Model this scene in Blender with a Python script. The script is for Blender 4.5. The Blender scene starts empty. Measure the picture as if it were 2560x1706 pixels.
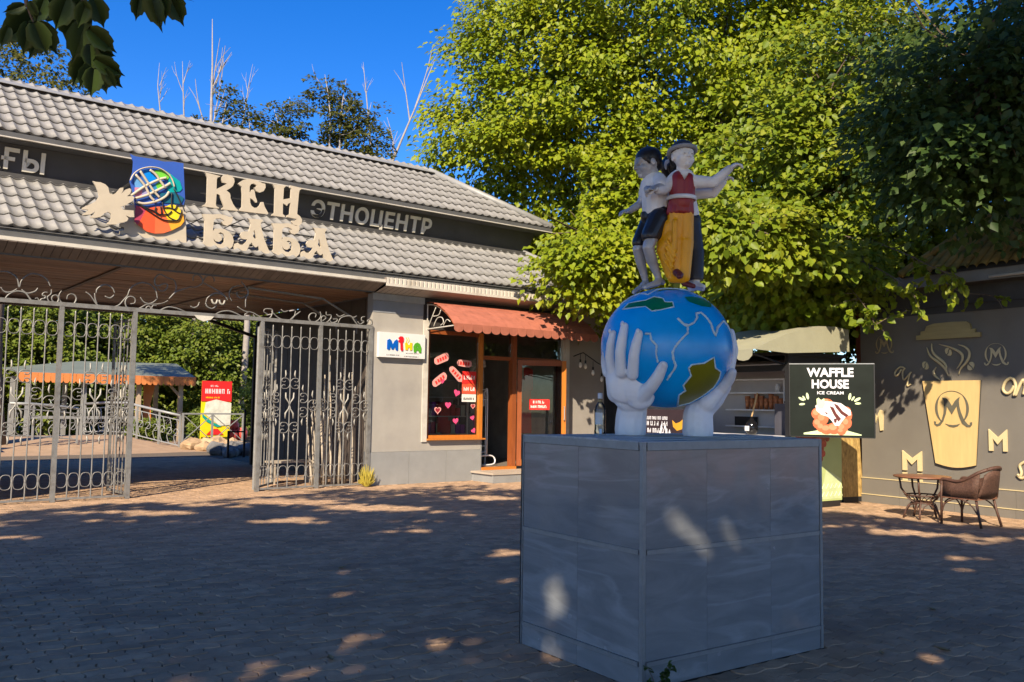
import bpy, bmesh, math, random
import numpy as np
from mathutils import Vector, Matrix
from mathutils.geometry import tessellate_polygon
S = bpy.context.scene
C = bpy.context.collection
R = math.radians
rnd = random.Random(7)

# ---------------------------------------------------------------- camera
PITCH, ROLL, EYE = 0.0719, 0.0147, 1.6
_f = Vector((0, math.cos(PITCH), math.sin(PITCH))); _u = Vector((0, -math.sin(PITCH), math.cos(PITCH))); _r = Vector((1, 0, 0))
_r2 = _r*math.cos(ROLL) + _u*math.sin(ROLL); _u2 = _u*math.cos(ROLL) - _r*math.sin(ROLL)
cam = bpy.data.cameras.new('camera'); cam.sensor_fit = 'HORIZONTAL'; cam.sensor_width = 36; cam.lens = 2200/2560*36
cam.clip_start = 0.05; cam.clip_end = 900
camo = bpy.data.objects.new('camera', cam); C.objects.link(camo)
mw = Matrix((( _r2.x, _u2.x, -_f.x, 0), (_r2.y, _u2.y, -_f.y, 0), (_r2.z, _u2.z, -_f.z, EYE), (0, 0, 0, 1)))
camo.matrix_world = mw
S.camera = camo

# ---------------------------------------------------------------- sky and sun
SUN = Vector((-0.235, -0.968, 0.72)).normalized()
el = math.asin(SUN.z); az = math.atan2(SUN.x, SUN.y)
W = bpy.data.worlds.new('World'); S.world = W; W.use_nodes = True
nt = W.node_tree
sky = nt.nodes.new('ShaderNodeTexSky'); sky.sky_type = 'NISHITA'; sky.sun_disc = False
sky.sun_elevation = el; sky.sun_rotation = az; sky.air_density = 1.0; sky.dust_density = 0.6; sky.ozone_density = 3.8; sky.altitude = 900
hsv = nt.nodes.new('ShaderNodeHueSaturation'); hsv.inputs['Saturation'].default_value = 1.36; hsv.inputs['Hue'].default_value = .514; nt.links.new(sky.outputs[0], hsv.inputs['Color'])
bgn = nt.nodes['Background']; nt.links.new(hsv.outputs[0], bgn.inputs[0]); bgn.inputs[1].default_value = 0.088
sl = bpy.data.lights.new('sun', 'SUN'); sl.energy = 3.7; sl.angle = R(0.53); sl.color = (1, .85, .64)
so = bpy.data.objects.new('sun', sl); C.objects.link(so); so.rotation_euler = SUN.to_track_quat('Z', 'Y').to_euler()
vs = S.view_settings; vs.view_transform = 'Standard'; vs.look = 'None'; vs.exposure = 1.33; vs.gamma = 1; vs.use_curve_mapping = False
S.cycles.max_bounces = 7; S.cycles.transparent_max_bounces = 8; S.cycles.diffuse_bounces = 4; S.cycles.glossy_bounces = 3

# ---------------------------------------------------------------- materials
MATS = {}
def M(name, col, rough=.6, metal=0., var=.12, vs=5., bump=0., bs=60., spec=.4, isl=0., stretch=None, wear=None, ws=3., wld=False):
    """plain surface: base colour with a little procedural variation and fine relief"""
    if name in MATS: return MATS[name]
    m = bpy.data.materials.new(name); m.use_nodes = True; t = m.node_tree; L = t.links.new; N = t.nodes.new
    b = t.nodes['Principled BSDF']; b.inputs['Roughness'].default_value = rough; b.inputs['Metallic'].default_value = metal
    b.inputs['Specular IOR Level'].default_value = spec
    tc = N('ShaderNodeTexCoord'); src = N('ShaderNodeNewGeometry').outputs['Position'] if wld else tc.outputs['Object']
    if stretch:
        mp = N('ShaderNodeMapping'); mp.inputs['Scale'].default_value = stretch; L(src, mp.inputs[0]); src = mp.outputs[0]
    no = N('ShaderNodeTexNoise'); no.inputs['Scale'].default_value = vs; no.inputs['Detail'].default_value = 5; no.inputs['Roughness'].default_value = .62; L(src, no.inputs['Vector'])
    rp = N('ShaderNodeValToRGB'); e = rp.color_ramp.elements
    lo = [c*(1-var) for c in col]; hi = [min(1, c*(1+var)) for c in col]
    e[0].position = .3; e[1].position = .7; e[0].color = (*lo, 1); e[1].color = (*hi, 1); L(no.outputs[0], rp.inputs[0]); out = rp.outputs[0]
    if wear:
        n2 = N('ShaderNodeTexNoise'); n2.inputs['Scale'].default_value = ws; n2.inputs['Detail'].default_value = 6; L(src, n2.inputs['Vector'])
        r2 = N('ShaderNodeValToRGB'); r2.color_ramp.elements[0].position = .52; r2.color_ramp.elements[1].position = .72; L(n2.outputs[0], r2.inputs[0])
        mx = N('ShaderNodeMix'); mx.data_type = 'RGBA'; L(r2.outputs[0], mx.inputs[0]); L(out, mx.inputs[6]); mx.inputs[7].default_value = (*wear, 1); out = mx.outputs[2]
    if isl:
        g = N('ShaderNodeNewGeometry'); mt = N('ShaderNodeMapRange'); mt.inputs[3].default_value = 1-isl; mt.inputs[4].default_value = 1+isl; L(g.outputs['Random Per Island'], mt.inputs[0])
        oi = N('ShaderNodeObjectInfo'); m2 = N('ShaderNodeMapRange'); m2.inputs[3].default_value = 1-isl; m2.inputs[4].default_value = 1+isl; L(oi.outputs['Random'], m2.inputs[0])
        ml = N('ShaderNodeMath'); ml.operation = 'MULTIPLY'; L(mt.outputs[0], ml.inputs[0]); L(m2.outputs[0], ml.inputs[1])
        vm = N('ShaderNodeVectorMath'); vm.operation = 'SCALE'; L(out, vm.inputs[0]); L(ml.outputs[0], vm.inputs['Scale']); out = vm.outputs[0]
    L(out, b.inputs['Base Color'])
    if bump:
        n3 = N('ShaderNodeTexNoise'); n3.inputs['Scale'].default_value = bs; n3.inputs['Detail'].default_value = 4; L(src, n3.inputs['Vector'])
        bp = N('ShaderNodeBump'); bp.inputs['Strength'].default_value = bump; bp.inputs['Distance'].default_value = .01; L(n3.outputs[0], bp.inputs['Height']); L(bp.outputs[0], b.inputs['Normal'])
    MATS[name] = m
    return m
def leafmat(name, c1, c2, c3, trans=.45, rough=.5):
    """leaf: per-leaf colour between three greens, light passes through"""
    m = bpy.data.materials.new(name); m.use_nodes = True; t = m.node_tree; L = t.links.new; N = t.nodes.new
    b = t.nodes['Principled BSDF']; b.inputs['Roughness'].default_value = rough; b.inputs['Specular IOR Level'].default_value = .35
    g = N('ShaderNodeNewGeometry'); rp = N('ShaderNodeValToRGB'); e = rp.color_ramp.elements; e[0].color = (*c1, 1); e[1].color = (*c3, 1); x = e.new(.5); x.color = (*c2, 1)
    tc = N('ShaderNodeTexCoord'); no = N('ShaderNodeTexNoise'); no.inputs['Scale'].default_value = .7; no.inputs['Detail'].default_value = 3; L(tc.outputs['Object'], no.inputs['Vector'])
    ad = N('ShaderNodeMath'); ad.operation = 'MULTIPLY_ADD'; L(g.outputs['Random Per Island'], ad.inputs[0]); ad.inputs[1].default_value = .6; mr = N('ShaderNodeMapRange'); mr.inputs[1].default_value = .3; mr.inputs[2].default_value = .7; mr.inputs[3].default_value = 0; mr.inputs[4].default_value = .4; L(no.outputs[0], mr.inputs[0]); L(mr.outputs[0], ad.inputs[2])
    L(ad.outputs[0], rp.inputs[0]); L(rp.outputs[0], b.inputs['Base Color'])
    tr = N('ShaderNodeBsdfTranslucent'); hs = N('ShaderNodeHueSaturation'); hs.inputs['Hue'].default_value = .485; hs.inputs['Value'].default_value = 1.5; L(rp.outputs[0], hs.inputs['Color']); L(hs.outputs[0], tr.inputs[0])
    mx = N('ShaderNodeMixShader'); mx.inputs[0].default_value = trans; L(b.outputs[0], mx.inputs[1]); L(tr.outputs[0], mx.inputs[2]); L(mx.outputs[0], t.nodes['Material Output'].inputs[0])
    return m
def glassmat(name, tint=(.85, .9, .9), ior=1.5):
    m = bpy.data.materials.new(name); m.use_nodes = True; t = m.node_tree; L = t.links.new; N = t.nodes.new
    fr = N('ShaderNodeFresnel'); fr.inputs[0].default_value = ior
    tr = N('ShaderNodeBsdfTransparent'); tr.inputs[0].default_value = (*tint, 1); gl = N('ShaderNodeBsdfGlossy'); gl.inputs['Roughness'].default_value = .02
    mx = N('ShaderNodeMixShader'); L(fr.outputs[0], mx.inputs[0]); L(tr.outputs[0], mx.inputs[1]); L(gl.outputs[0], mx.inputs[2]); L(mx.outputs[0], t.nodes['Material Output'].inputs[0])
    return m
GLASS = glassmat('window_glass', (.8, .86, .85))

# ---------------------------------------------------------------- mesh helpers
class MB:
    def __init__(s): s.v = []; s.f = []; s.m = []
    def add(s, vs, fs, m=0):
        o = len(s.v); s.v += [tuple(p) for p in vs]; s.f += [tuple(o+i for i in q) for q in fs]; s.m += [m]*len(fs); return s
    def box(s, a, b, m=0, tf=None):
        x0, y0, z0 = a; x1, y1, z1 = b
        p = [(x0,y0,z0),(x1,y0,z0),(x1,y1,z0),(x0,y1,z0),(x0,y0,z1),(x1,y0,z1),(x1,y1,z1),(x0,y1,z1)]
        if tf is not None: p = [tf @ Vector(q) for q in p]
        return s.add(p, [(0,3,2,1),(4,5,6,7),(0,1,5,4),(1,2,6,5),(2,3,7,6),(3,0,4,7)], m)
    def bar(s, p, q, w, h=None, m=0, up=(0,0,1)):
        """square bar from p to q"""
        p, q = Vector(p), Vector(q); d = (q-p).normalized(); u = Vector(up)
        if abs(d.dot(u)) > .98: u = Vector((0,1,0))
        x = d.cross(u).normalized()*(w/2); y = x.cross(d).normalized()*((h or w)/2)
        c = [p-x-y, p+x-y, p+x+y, p-x+y, q-x-y, q+x-y, q+x+y, q-x+y]
        return s.add(c, [(0,3,2,1),(4,5,6,7),(0,1,5,4),(1,2,6,5),(2,3,7,6),(3,0,4,7)], m)
    def tube(s, path, r, n=6, m=0, closed=False, flat=1.):
        P = [Vector(p) for p in path]; k = len(P); rs = r if isinstance(r, (list, tuple)) else [r]*k
        T = []
        for i in range(k):
            a = P[(i-1) % k] if (i or closed) else P[0]; b = P[(i+1) % k] if (i < k-1 or closed) else P[-1]
            d = b-a; T.append(d.normalized() if d.length > 1e-9 else Vector((0,0,1)))
        u = Vector((0,0,1)) if abs(T[0].z) < .9 else Vector((0,1,0))
        u = (u-T[0]*u.dot(T[0])).normalized(); vs = []; fs = []
        for i in range(k):
            u = u-T[i]*u.dot(T[i]); u = u.normalized() if u.length > 1e-6 else T[i].orthogonal().normalized(); w = T[i].cross(u)
            for j in range(n):
                t = 2*math.pi*j/n; vs.append(P[i]+u*(math.cos(t)*rs[i])+w*(math.sin(t)*rs[i]*flat))
        for i in range(k if closed else k-1):
            for j in range(n):
                a = i*n+j; b = i*n+(j+1) % n; i2 = (i+1) % k; fs.append((a, b, i2*n+(j+1) % n, i2*n+j))
        if not closed: fs += [tuple(range(n-1, -1, -1)), tuple((k-1)*n+j for j in range(n))]
        return s.add(vs, fs, m)
    def lathe(s, prof, n=16, m=0, c=(0,0,0), cap=True):
        vs = []; fs = []; k = len(prof)
        for r_, z in prof:
            for j in range(n):
                t = 2*math.pi*j/n; vs.append((c[0]+r_*math.cos(t), c[1]+r_*math.sin(t), c[2]+z))
        for i in range(k-1):
            for j in range(n): fs.append((i*n+j, i*n+(j+1) % n, (i+1)*n+(j+1) % n, (i+1)*n+j))
        if cap: fs += [tuple(range(n-1, -1, -1)), tuple((k-1)*n+j for j in range(n))]
        return s.add(vs, fs, m)
    def prism(s, poly, fn, d, m=0, holes=()):
        """flat plate: 2-D outline (with holes) given thickness; fn(x, y, depth) -> point"""
        loops = [list(poly)]+[list(h) for h in holes]
        tri = tessellate_polygon([[Vector((x, y, 0)) for x, y in l] for l in loops]); fl = [p for l in loops for p in l]; k = len(fl)
        vs = [fn(x, y, 0) for x, y in fl]+[fn(x, y, d) for x, y in fl]; fs = []
        for t in tri:
            a, b, c = [Vector(vs[i]) for i in t]
            fs.append(tuple(t)); fs.append(tuple(i+k for i in reversed(t)))
        o = 0
        for l in loops:
            for i in range(len(l)):
                a = o+i; b = o+(i+1) % len(l); fs.append((a, b, b+k, a+k))
            o += len(l)
        return s.add(vs, fs, m)
    def ell(s, c, r, n=12, k=8, m=0, rot=None):
        vs = []; fs = []
        for i in range(k+1):
            a = math.pi*i/k-math.pi/2
            for j in range(n):
                t = 2*math.pi*j/n; p = Vector((r[0]*math.cos(a)*math.cos(t), r[1]*math.cos(a)*math.sin(t), r[2]*math.sin(a)))
                if rot is not None: p = rot @ p
                vs.append(Vector(c)+p)
        for i in range(k):
            for j in range(n): fs.append((i*n+j, i*n+(j+1) % n, (i+1)*n+(j+1) % n, (i+1)*n+j))
        return s.add(vs, fs, m)
    def cap(s, p, r0, q, r1, n=12, m=0):
        """tapered capsule"""
        p, q = Vector(p), Vector(q); d = q-p; l = max(d.length, 1e-5); d = d/l; u = d.orthogonal().normalized(); w = d.cross(u); vs = []; fs = []; rings = []
        for i in range(5): a = -math.pi/2+math.pi/2*i/4*.999+.002; rings.append((p+d*(r0*math.sin(a)), r0*math.cos(a)))
        for i in range(5): a = math.pi/2*i/4*.998; rings.append((q+d*(r1*math.sin(a)), r1*math.cos(a)))
        for c, rr in rings:
            for j in range(n): t = 2*math.pi*j/n; vs.append(c+u*(rr*math.cos(t))+w*(rr*math.sin(t)))
        k = len(rings)
        for i in range(k-1):
            for j in range(n): fs.append((i*n+j, i*n+(j+1) % n, (i+1)*n+(j+1) % n, (i+1)*n+j))
        fs += [tuple(range(n-1, -1, -1)), tuple((k-1)*n+j for j in range(n))]
        return s.add(vs, fs, m)
    def mesh(s, name, mats, smooth=False, org=(0,0,0), fix=True):
        me = bpy.data.meshes.new(name); me.from_pydata([(x-org[0], y-org[1], z-org[2]) for x, y, z in s.v], [], s.f)
        for mt in (mats if isinstance(mats, (list, tuple)) else [mats]): me.materials.append(mt)
        if len(me.materials) > 1: me.polygons.foreach_set('material_index', s.m)
        if fix:
            b = bmesh.new(); b.from_mesh(me); bmesh.ops.recalc_face_normals(b, faces=b.faces); b.to_mesh(me); b.free()
        if smooth: me.polygons.foreach_set('use_smooth', [True]*len(me.polygons))
        me.update(); return me

ORG = {}
def link(name, me, parent=None, loc=(0,0,0), rotz=0):
    o = bpy.data.objects.new(name, me); C.objects.link(o); o.parent = parent; o.location = loc
    if rotz: o.rotation_euler = (0, 0, rotz)
    return o
def tag(o, label=None, cat=None, group=None, kind=None):
    if label: o['label'] = label
    if cat: o['category'] = cat
    if group: o['group'] = group
    if kind: o['kind'] = kind
    return o
def thing(name, label, cat, loc=(0,0,0), rotz=0, group=None, org=(0,0,0)):
    """an Empty at the thing's base; parts are given in the frame of org"""
    o = link(name, None, None, loc, rotz); o.empty_display_size = .1; ORG[o.name] = org; return tag(o, label, cat, group)
def part(name, mb, mats, parent, smooth=False, fix=True, label=None, kind=None):
    org = (0,0,0); p = parent
    while p is not None:
        if p.name in ORG: org = ORG[p.name]; break
        p = p.parent
    o = link(name, mb.mesh(name, mats, smooth, org, fix), parent)
    return tag(o, label, None, None, kind)
def copy_tree(o, parent=None):
    c = o.copy(); C.objects.link(c); c.parent = parent
    if o.name in ORG: ORG[c.name] = ORG[o.name]
    for ch in o.children: copy_tree(ch, c)
    return c
def blob(mb, name, mat, parent, voxel=.008, smooth=4, label=None, post=None):
    """several overlapping closed lumps fused into one continuous smooth surface"""
    org = (0,0,0); p = parent
    while p is not None:
        if p.name in ORG: org = ORG[p.name]; break
        p = p.parent
    t = bpy.data.objects.new('tmp', mb.mesh('tmp', mat, True, org, False)); C.objects.link(t)
    a = t.modifiers.new('r', 'REMESH'); a.mode = 'VOXEL'; a.voxel_size = voxel; a.use_smooth_shade = True
    b = t.modifiers.new('s', 'SMOOTH'); b.iterations = smooth; b.factor = .5
    dg = bpy.context.evaluated_depsgraph_get(); me = bpy.data.meshes.new_from_object(t.evaluated_get(dg)); me.name = name
    bpy.data.objects.remove(t)
    if not me.materials: me.materials.append(mat)
    me.polygons.foreach_set('use_smooth', [True]*len(me.polygons))
    if post: post(me)
    return tag(link(name, me, parent), label)
def text_mesh(txt, size, ext, bold=0., spacing=1., align='LEFT'):
    cu = bpy.data.curves.new('t', 'FONT'); cu.body = txt; cu.size = size; cu.extrude = ext; cu.offset = bold; cu.space_character = spacing; cu.align_x = align; cu.resolution_u = 3
    o = bpy.data.objects.new('t', cu); C.objects.link(o); dg = bpy.context.evaluated_depsgraph_get(); me = bpy.data.meshes.new_from_object(o.evaluated_get(dg)); bpy.data.objects.remove(o); return me
def text_mb(mb, txt, size, fn, d=.01, bold=0., spacing=1., align='LEFT', m=0, sx=1.):
    """letters as raised shapes added to mb; fn(x, y, depth)"""
    me = text_mesh(txt, size, .5, bold, spacing, align)
    mb.add([fn(v.co.x*sx, v.co.y, (v.co.z+.5)*d) for v in me.vertices], [tuple(p.vertices) for p in me.polygons], m)
    bpy.data.meshes.remove(me)
def spline(pts, n=5):
    """smooth curve through the points"""
    P = [Vector(p) for p in pts]; out = []
    for i in range(len(P)-1):
        a = P[max(i-1, 0)]; b = P[i]; c = P[i+1]; d = P[min(i+2, len(P)-1)]
        for j in range(n):
            t = j/n; out.append(.5*((2*b)+(c-a)*t+(2*a-5*b+4*c-d)*t*t+(3*b-a-3*c+d)*t**3))
    return out+[P[-1]]
# the frame of the gate building: u along the front, y into the building, z up
FA = R(38.5); FAV = Vector((math.cos(FA), math.sin(FA), 0)); FNV = Vector((math.sin(FA), -math.cos(FA), 0)); FO = FAV*8.5-FNV*15.05
def fw(u, y, z=0): return FO+FAV*u-FNV*y+Vector((0, 0, z))
def fthing(name, label, cat, u, y, z=0, group=None): return thing(name, label, cat, fw(u, y, z), FA, group, (u, y, z))
# the frame of the cafe wall: v along the wall, negative y towards the plaza
WA = R(-56.5); WAV = Vector((math.cos(WA), math.sin(WA), 0)); WNV = Vector((math.sin(WA), -math.cos(WA), 0)); WO = Vector((6.2, 15.5, 0))
def ww(v, y, z=0): return WO+WAV*v-WNV*y+Vector((0, 0, z))
def wthing(name, label, cat, v, y, z=0, group=None): return thing(name, label, cat, ww(v, y, z), WA, group, (v, y, z))

def scribble(mb, x, z, w, h, fn, d=.001, m=0, r=None):
    """a line of print too small in the photograph to read: uneven strokes in word-like groups"""
    q = random.Random(int(x*1000+z*777)); e = x+w
    while x < e-h*.3:
        lw = min(q.uniform(.45, .75)*h, e-x); t = h*.2
        mb.prism([(x, z), (x+t, z), (x+t, z+h), (x, z+h)], fn, d, m)
        k = q.randrange(4)
        if k != 0: mb.prism([(x+lw-t, z), (x+lw, z), (x+lw, z+h*(1 if k > 1 else .6)), (x+lw-t, z+h*(1 if k > 1 else .6))], fn, d, m)
        y = z+h*q.choice((.0, .4, .8)); mb.prism([(x+t*1.02, y), (x+lw-t*1.02, y), (x+lw-t*1.02, y+t), (x+t*1.02, y+t)], fn, d, m)
        x += lw+h*q.choice((.18, .18, .2, .6))
# ---------------------------------------------------------------- outlines of cut-out shapes in metres
G_K=[(-3.469,5.454),(-3.194,5.433),(-3.205,5.42),(-3.245,5.401),(-3.255,5.365),(-3.254,5.198),(-3.153,5.267),(-3.079,5.32),(-3.091,5.329),(-3.15,5.331),(-3.171,5.374),(-3.172,5.414),(-3.137,5.461),(-3.08,5.482),(-3.009,5.472),(-2.955,5.434),(-2.945,5.378),(-2.968,5.304),(-3.013,5.255),(-3.081,5.203),(-3.021,5.166),(-3.008,5.128),(-3.006,5.082),(-2.956,4.985),(-2.906,4.922),(-2.864,4.894),(-2.869,4.876),(-3.149,4.862),(-3.144,4.886),(-3.11,4.915),(-3.123,4.947),(-3.192,5.098),(-3.225,5.116),(-3.25,5.112),(-3.255,4.927),(-3.242,4.9),(-3.196,4.884),(-3.206,4.868),(-3.473,4.865),(-3.477,4.881),(-3.425,4.918),(-3.409,4.949),(-3.414,5.372),(-3.439,5.425)]
G_E=[(-2.881,5.353),(-2.841,5.395),(-2.784,5.44),(-2.701,5.472),(-2.605,5.477),(-2.531,5.46),(-2.482,5.451),(-2.445,5.439),(-2.39,5.437),(-2.381,5.372),(-2.415,5.301),(-2.487,5.262),(-2.549,5.279),(-2.593,5.337),(-2.552,5.356),(-2.547,5.386),(-2.602,5.407),(-2.65,5.387),(-2.672,5.341),(-2.672,5.241),(-2.651,5.25),(-2.634,5.289),(-2.598,5.3),(-2.579,5.268),(-2.564,5.188),(-2.53,5.11),(-2.529,5.08),(-2.553,5.071),(-2.591,5.1),(-2.616,5.12),(-2.658,5.137),(-2.652,5.055),(-2.623,5.001),(-2.574,4.976),(-2.514,4.994),(-2.479,5.035),(-2.451,5.099),(-2.414,5.104),(-2.387,5.025),(-2.315,4.917),(-2.327,4.897),(-2.834,4.881),(-2.844,4.897),(-2.795,4.963),(-2.798,5.185),(-2.814,5.312)]
G_H=[(-2.26,5.453),(-1.997,5.467),(-2.039,5.417),(-2.045,5.21),(-1.9,5.258),(-1.896,5.429),(-1.926,5.448),(-1.921,5.488),(-1.695,5.475),(-1.701,5.455),(-1.739,5.424),(-1.749,5.355),(-1.769,4.985),(-1.709,4.951),(-1.668,4.89),(-1.679,4.815),(-1.742,4.77),(-1.832,4.781),(-1.875,4.824),(-1.86,4.85),(-1.809,4.858),(-1.772,4.893),(-1.964,4.902),(-1.959,4.933),(-1.909,4.965),(-1.904,5.172),(-1.947,5.147),(-1.971,5.101),(-1.997,5.121),(-2.048,5.137),(-2.044,4.945),(-1.996,4.91),(-2.008,4.89),(-2.246,4.889),(-2.243,4.909),(-2.198,4.946),(-2.201,5.378),(-2.228,5.422)]
G_B=[(-3.479,4.733),(-3.418,4.742),(-3.282,4.756),(-3.18,4.777),(-3.087,4.768),(-3.017,4.749),(-2.959,4.763),(-2.951,4.706),(-2.977,4.633),(-3.045,4.589),(-3.11,4.603),(-3.152,4.649),(-3.112,4.66),(-3.095,4.68),(-3.166,4.704),(-3.234,4.694),(-3.278,4.659),(-3.288,4.463),(-3.25,4.514),(-3.182,4.524),(-3.089,4.525),(-3.007,4.49),(-2.946,4.428),(-2.919,4.339),(-2.939,4.244),(-2.995,4.185),(-3.098,4.15),(-3.213,4.147),(-3.35,4.176),(-3.442,4.21),(-3.465,4.235),(-3.427,4.274),(-3.43,4.626)]
G_Bh=[(-3.272,4.345),(-3.236,4.299),(-3.173,4.295),(-3.128,4.335),(-3.133,4.392),(-3.167,4.434),(-3.196,4.441),(-3.156,4.464),(-3.103,4.442),(-3.078,4.376),(-3.087,4.306),(-3.137,4.254),(-3.205,4.257),(-3.258,4.296)]
G_A=[(-2.687,4.773),(-2.409,4.79),(-2.411,4.772),(-2.443,4.732),(-2.448,4.683),(-2.372,4.445),(-2.292,4.277),(-2.24,4.206),(-2.245,4.185),(-2.478,4.172),(-2.472,4.196),(-2.45,4.234),(-2.477,4.313),(-2.512,4.285),(-2.536,4.282),(-2.574,4.313),(-2.599,4.357),(-2.634,4.329),(-2.656,4.267),(-2.689,4.193),(-2.747,4.145),(-2.829,4.13),(-2.889,4.169),(-2.918,4.235),(-2.906,4.294),(-2.848,4.325),(-2.812,4.295),(-2.752,4.296),(-2.695,4.356),(-2.685,4.404),(-2.732,4.398),(-2.78,4.404),(-2.806,4.459),(-2.784,4.514),(-2.738,4.538),(-2.678,4.54),(-2.654,4.549),(-2.623,4.683),(-2.65,4.738)]
G_Ah=[(-2.56,4.585),(-2.512,4.45),(-2.535,4.424),(-2.579,4.465),(-2.576,4.548)]
B2off=(1.238,0.015)
A2off=(1.238,0.007)
bird=[(-5.238,4.972),(-5.194,4.964),(-5.127,4.97),(-5.058,4.95),(-5.012,4.91),(-4.989,4.819),(-4.934,4.806),(-4.886,4.846),(-4.831,4.93),(-4.786,4.943),(-4.789,4.894),(-4.816,4.836),(-4.75,4.916),(-4.691,4.948),(-4.665,4.925),(-4.682,4.858),(-4.735,4.806),(-4.646,4.831),(-4.612,4.81),(-4.633,4.758),(-4.739,4.666),(-4.817,4.628),(-4.776,4.586),(-4.696,4.593),(-4.616,4.599),(-4.603,4.494),(-4.671,4.484),(-4.732,4.502),(-4.69,4.46),(-4.708,4.414),(-4.767,4.384),(-4.816,4.372),(-4.864,4.339),(-5.0,4.32),(-5.006,4.335),(-4.964,4.378),(-4.942,4.434),(-4.955,4.501),(-5.0,4.52),(-5.047,4.492),(-5.102,4.426),(-5.169,4.401),(-5.245,4.39),(-5.246,4.405),(-5.2,4.459),(-5.188,4.498),(-5.247,4.442),(-5.351,4.416),(-5.356,4.436),(-5.306,4.475),(-5.279,4.51),(-5.364,4.508),(-5.37,4.528),(-5.292,4.581),(-5.218,4.629),(-5.171,4.673),(-5.136,4.742),(-5.148,4.803),(-5.186,4.892)]
L_cream=[(-4.706,4.693),(-4.555,4.738),(-3.758,4.935),(-3.704,4.153),(-3.825,4.158),(-4.071,4.133),(-4.124,4.153),(-4.197,4.133),(-4.241,4.177),(-4.456,4.106),(-4.589,4.111),(-4.593,4.191),(-4.64,4.12),(-4.69,4.103),(-4.695,4.226),(-4.761,4.223),(-4.768,4.276),(-4.693,4.296),(-4.701,4.344),(-4.771,4.339),(-4.773,4.393),(-4.684,4.427),(-4.702,4.597)]
L_blue=[(-4.667,5.542),(-4.589,5.518),(-4.309,5.527),(-4.139,5.514),(-3.99,5.542),(-3.821,5.545),(-3.769,4.939),(-3.787,4.846),(-4.552,4.674),(-4.593,4.896),(-4.658,5.102),(-4.619,5.261),(-4.616,5.426)]
L_p_sky=[(-4.591,5.217),(-4.435,5.064),(-4.495,5.015),(-4.567,5.009),(-4.597,5.113)]
L_p_blue=[(-4.477,5.303),(-4.395,5.337),(-4.243,5.207),(-4.355,5.121)]
L_p_mid=[(-4.528,5.289),(-4.477,5.303),(-4.355,5.121),(-4.395,5.081),(-4.45,5.16)]
L_p_green=[(-4.29,5.331),(-4.197,5.372),(-4.09,5.356),(-4.018,5.313),(-4.073,5.214),(-4.201,5.225)]
L_p_teal=[(-4.018,5.318),(-3.868,5.227),(-3.826,5.11),(-3.862,5.059),(-3.947,5.034),(-4.074,4.991),(-4.062,5.193)]
L_p_pink=[(-4.577,5.007),(-4.495,5.015),(-4.454,5.006),(-4.469,4.888),(-4.57,4.834)]
L_p_dark=[(-4.191,4.983),(-4.074,4.991),(-3.947,5.034),(-3.792,4.958),(-3.831,4.851),(-4.132,4.826)]
L_p_green2=[(-4.26,5.115),(-4.199,5.17),(-4.132,5.092),(-4.225,5.033)]
L_p_blue2=[(-4.353,5.077),(-4.26,5.115),(-4.202,4.981),(-4.261,4.894),(-4.327,4.961)]
L_p_lil=[(-4.454,5.006),(-4.402,5.02),(-4.336,4.926),(-4.469,4.888)]
L_p_mag=[(-4.549,4.718),(-4.378,4.689),(-4.435,4.561),(-4.505,4.403),(-4.561,4.444)]
L_p_red=[(-4.378,4.689),(-4.244,4.742),(-4.236,4.298),(-4.362,4.314),(-4.505,4.403),(-4.435,4.561)]
L_p_org=[(-4.244,4.742),(-4.086,4.767),(-4.057,4.582),(-3.974,4.383),(-4.1,4.322),(-4.236,4.298)]
L_p_amb=[(-4.087,4.778),(-3.805,4.731),(-3.771,4.568),(-3.827,4.481),(-3.974,4.383),(-4.057,4.582)]
LW=[[(-4.658,5.102),(-4.607,5.22),(-4.508,5.314),(-4.355,5.375),(-4.197,5.376),(-4.066,5.304),(-3.998,5.216),(-3.961,5.11)],[(-4.586,5.218),(-4.435,5.064),(-4.335,4.893),(-4.269,4.832)],[(-4.518,5.29),(-4.386,5.116),(-4.286,4.989),(-4.187,4.895)],[(-4.364,5.329),(-4.267,5.269),(-4.189,5.172),(-4.099,5.065)],[(-4.632,4.857),(-4.494,4.988),(-4.354,5.099),(-4.19,5.205),(-4.096,5.243)],[(-4.569,4.823),(-4.387,4.907),(-4.234,5.009),(-4.111,5.096),(-4.028,5.166)],[(-4.557,4.771),(-4.422,4.759),(-4.227,4.833),(-4.093,4.932),(-4.044,5.018)]]
LB=[[(-4.558,4.792),(-4.42,4.705),(-4.241,4.655),(-4.164,4.6)],[(-4.535,4.752),(-4.377,4.667),(-4.184,4.564),(-4.066,4.537),(-3.895,4.561),(-3.845,4.658),(-3.822,4.751)],[(-4.244,4.742),(-4.24,4.633),(-4.06,4.637),(-3.988,4.704)],[(-4.142,4.825),(-4.116,4.718),(-4.026,4.598),(-3.917,4.558)],[(-4.0,5.014),(-3.991,4.781),(-3.923,4.713),(-3.846,4.68)],[(-3.971,5.086),(-3.878,4.922),(-3.829,4.806)],[(-4.107,4.741),(-4.032,4.753),(-3.935,4.745),(-3.906,4.828)],[(-4.171,4.765),(-4.145,4.636)]]
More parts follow.
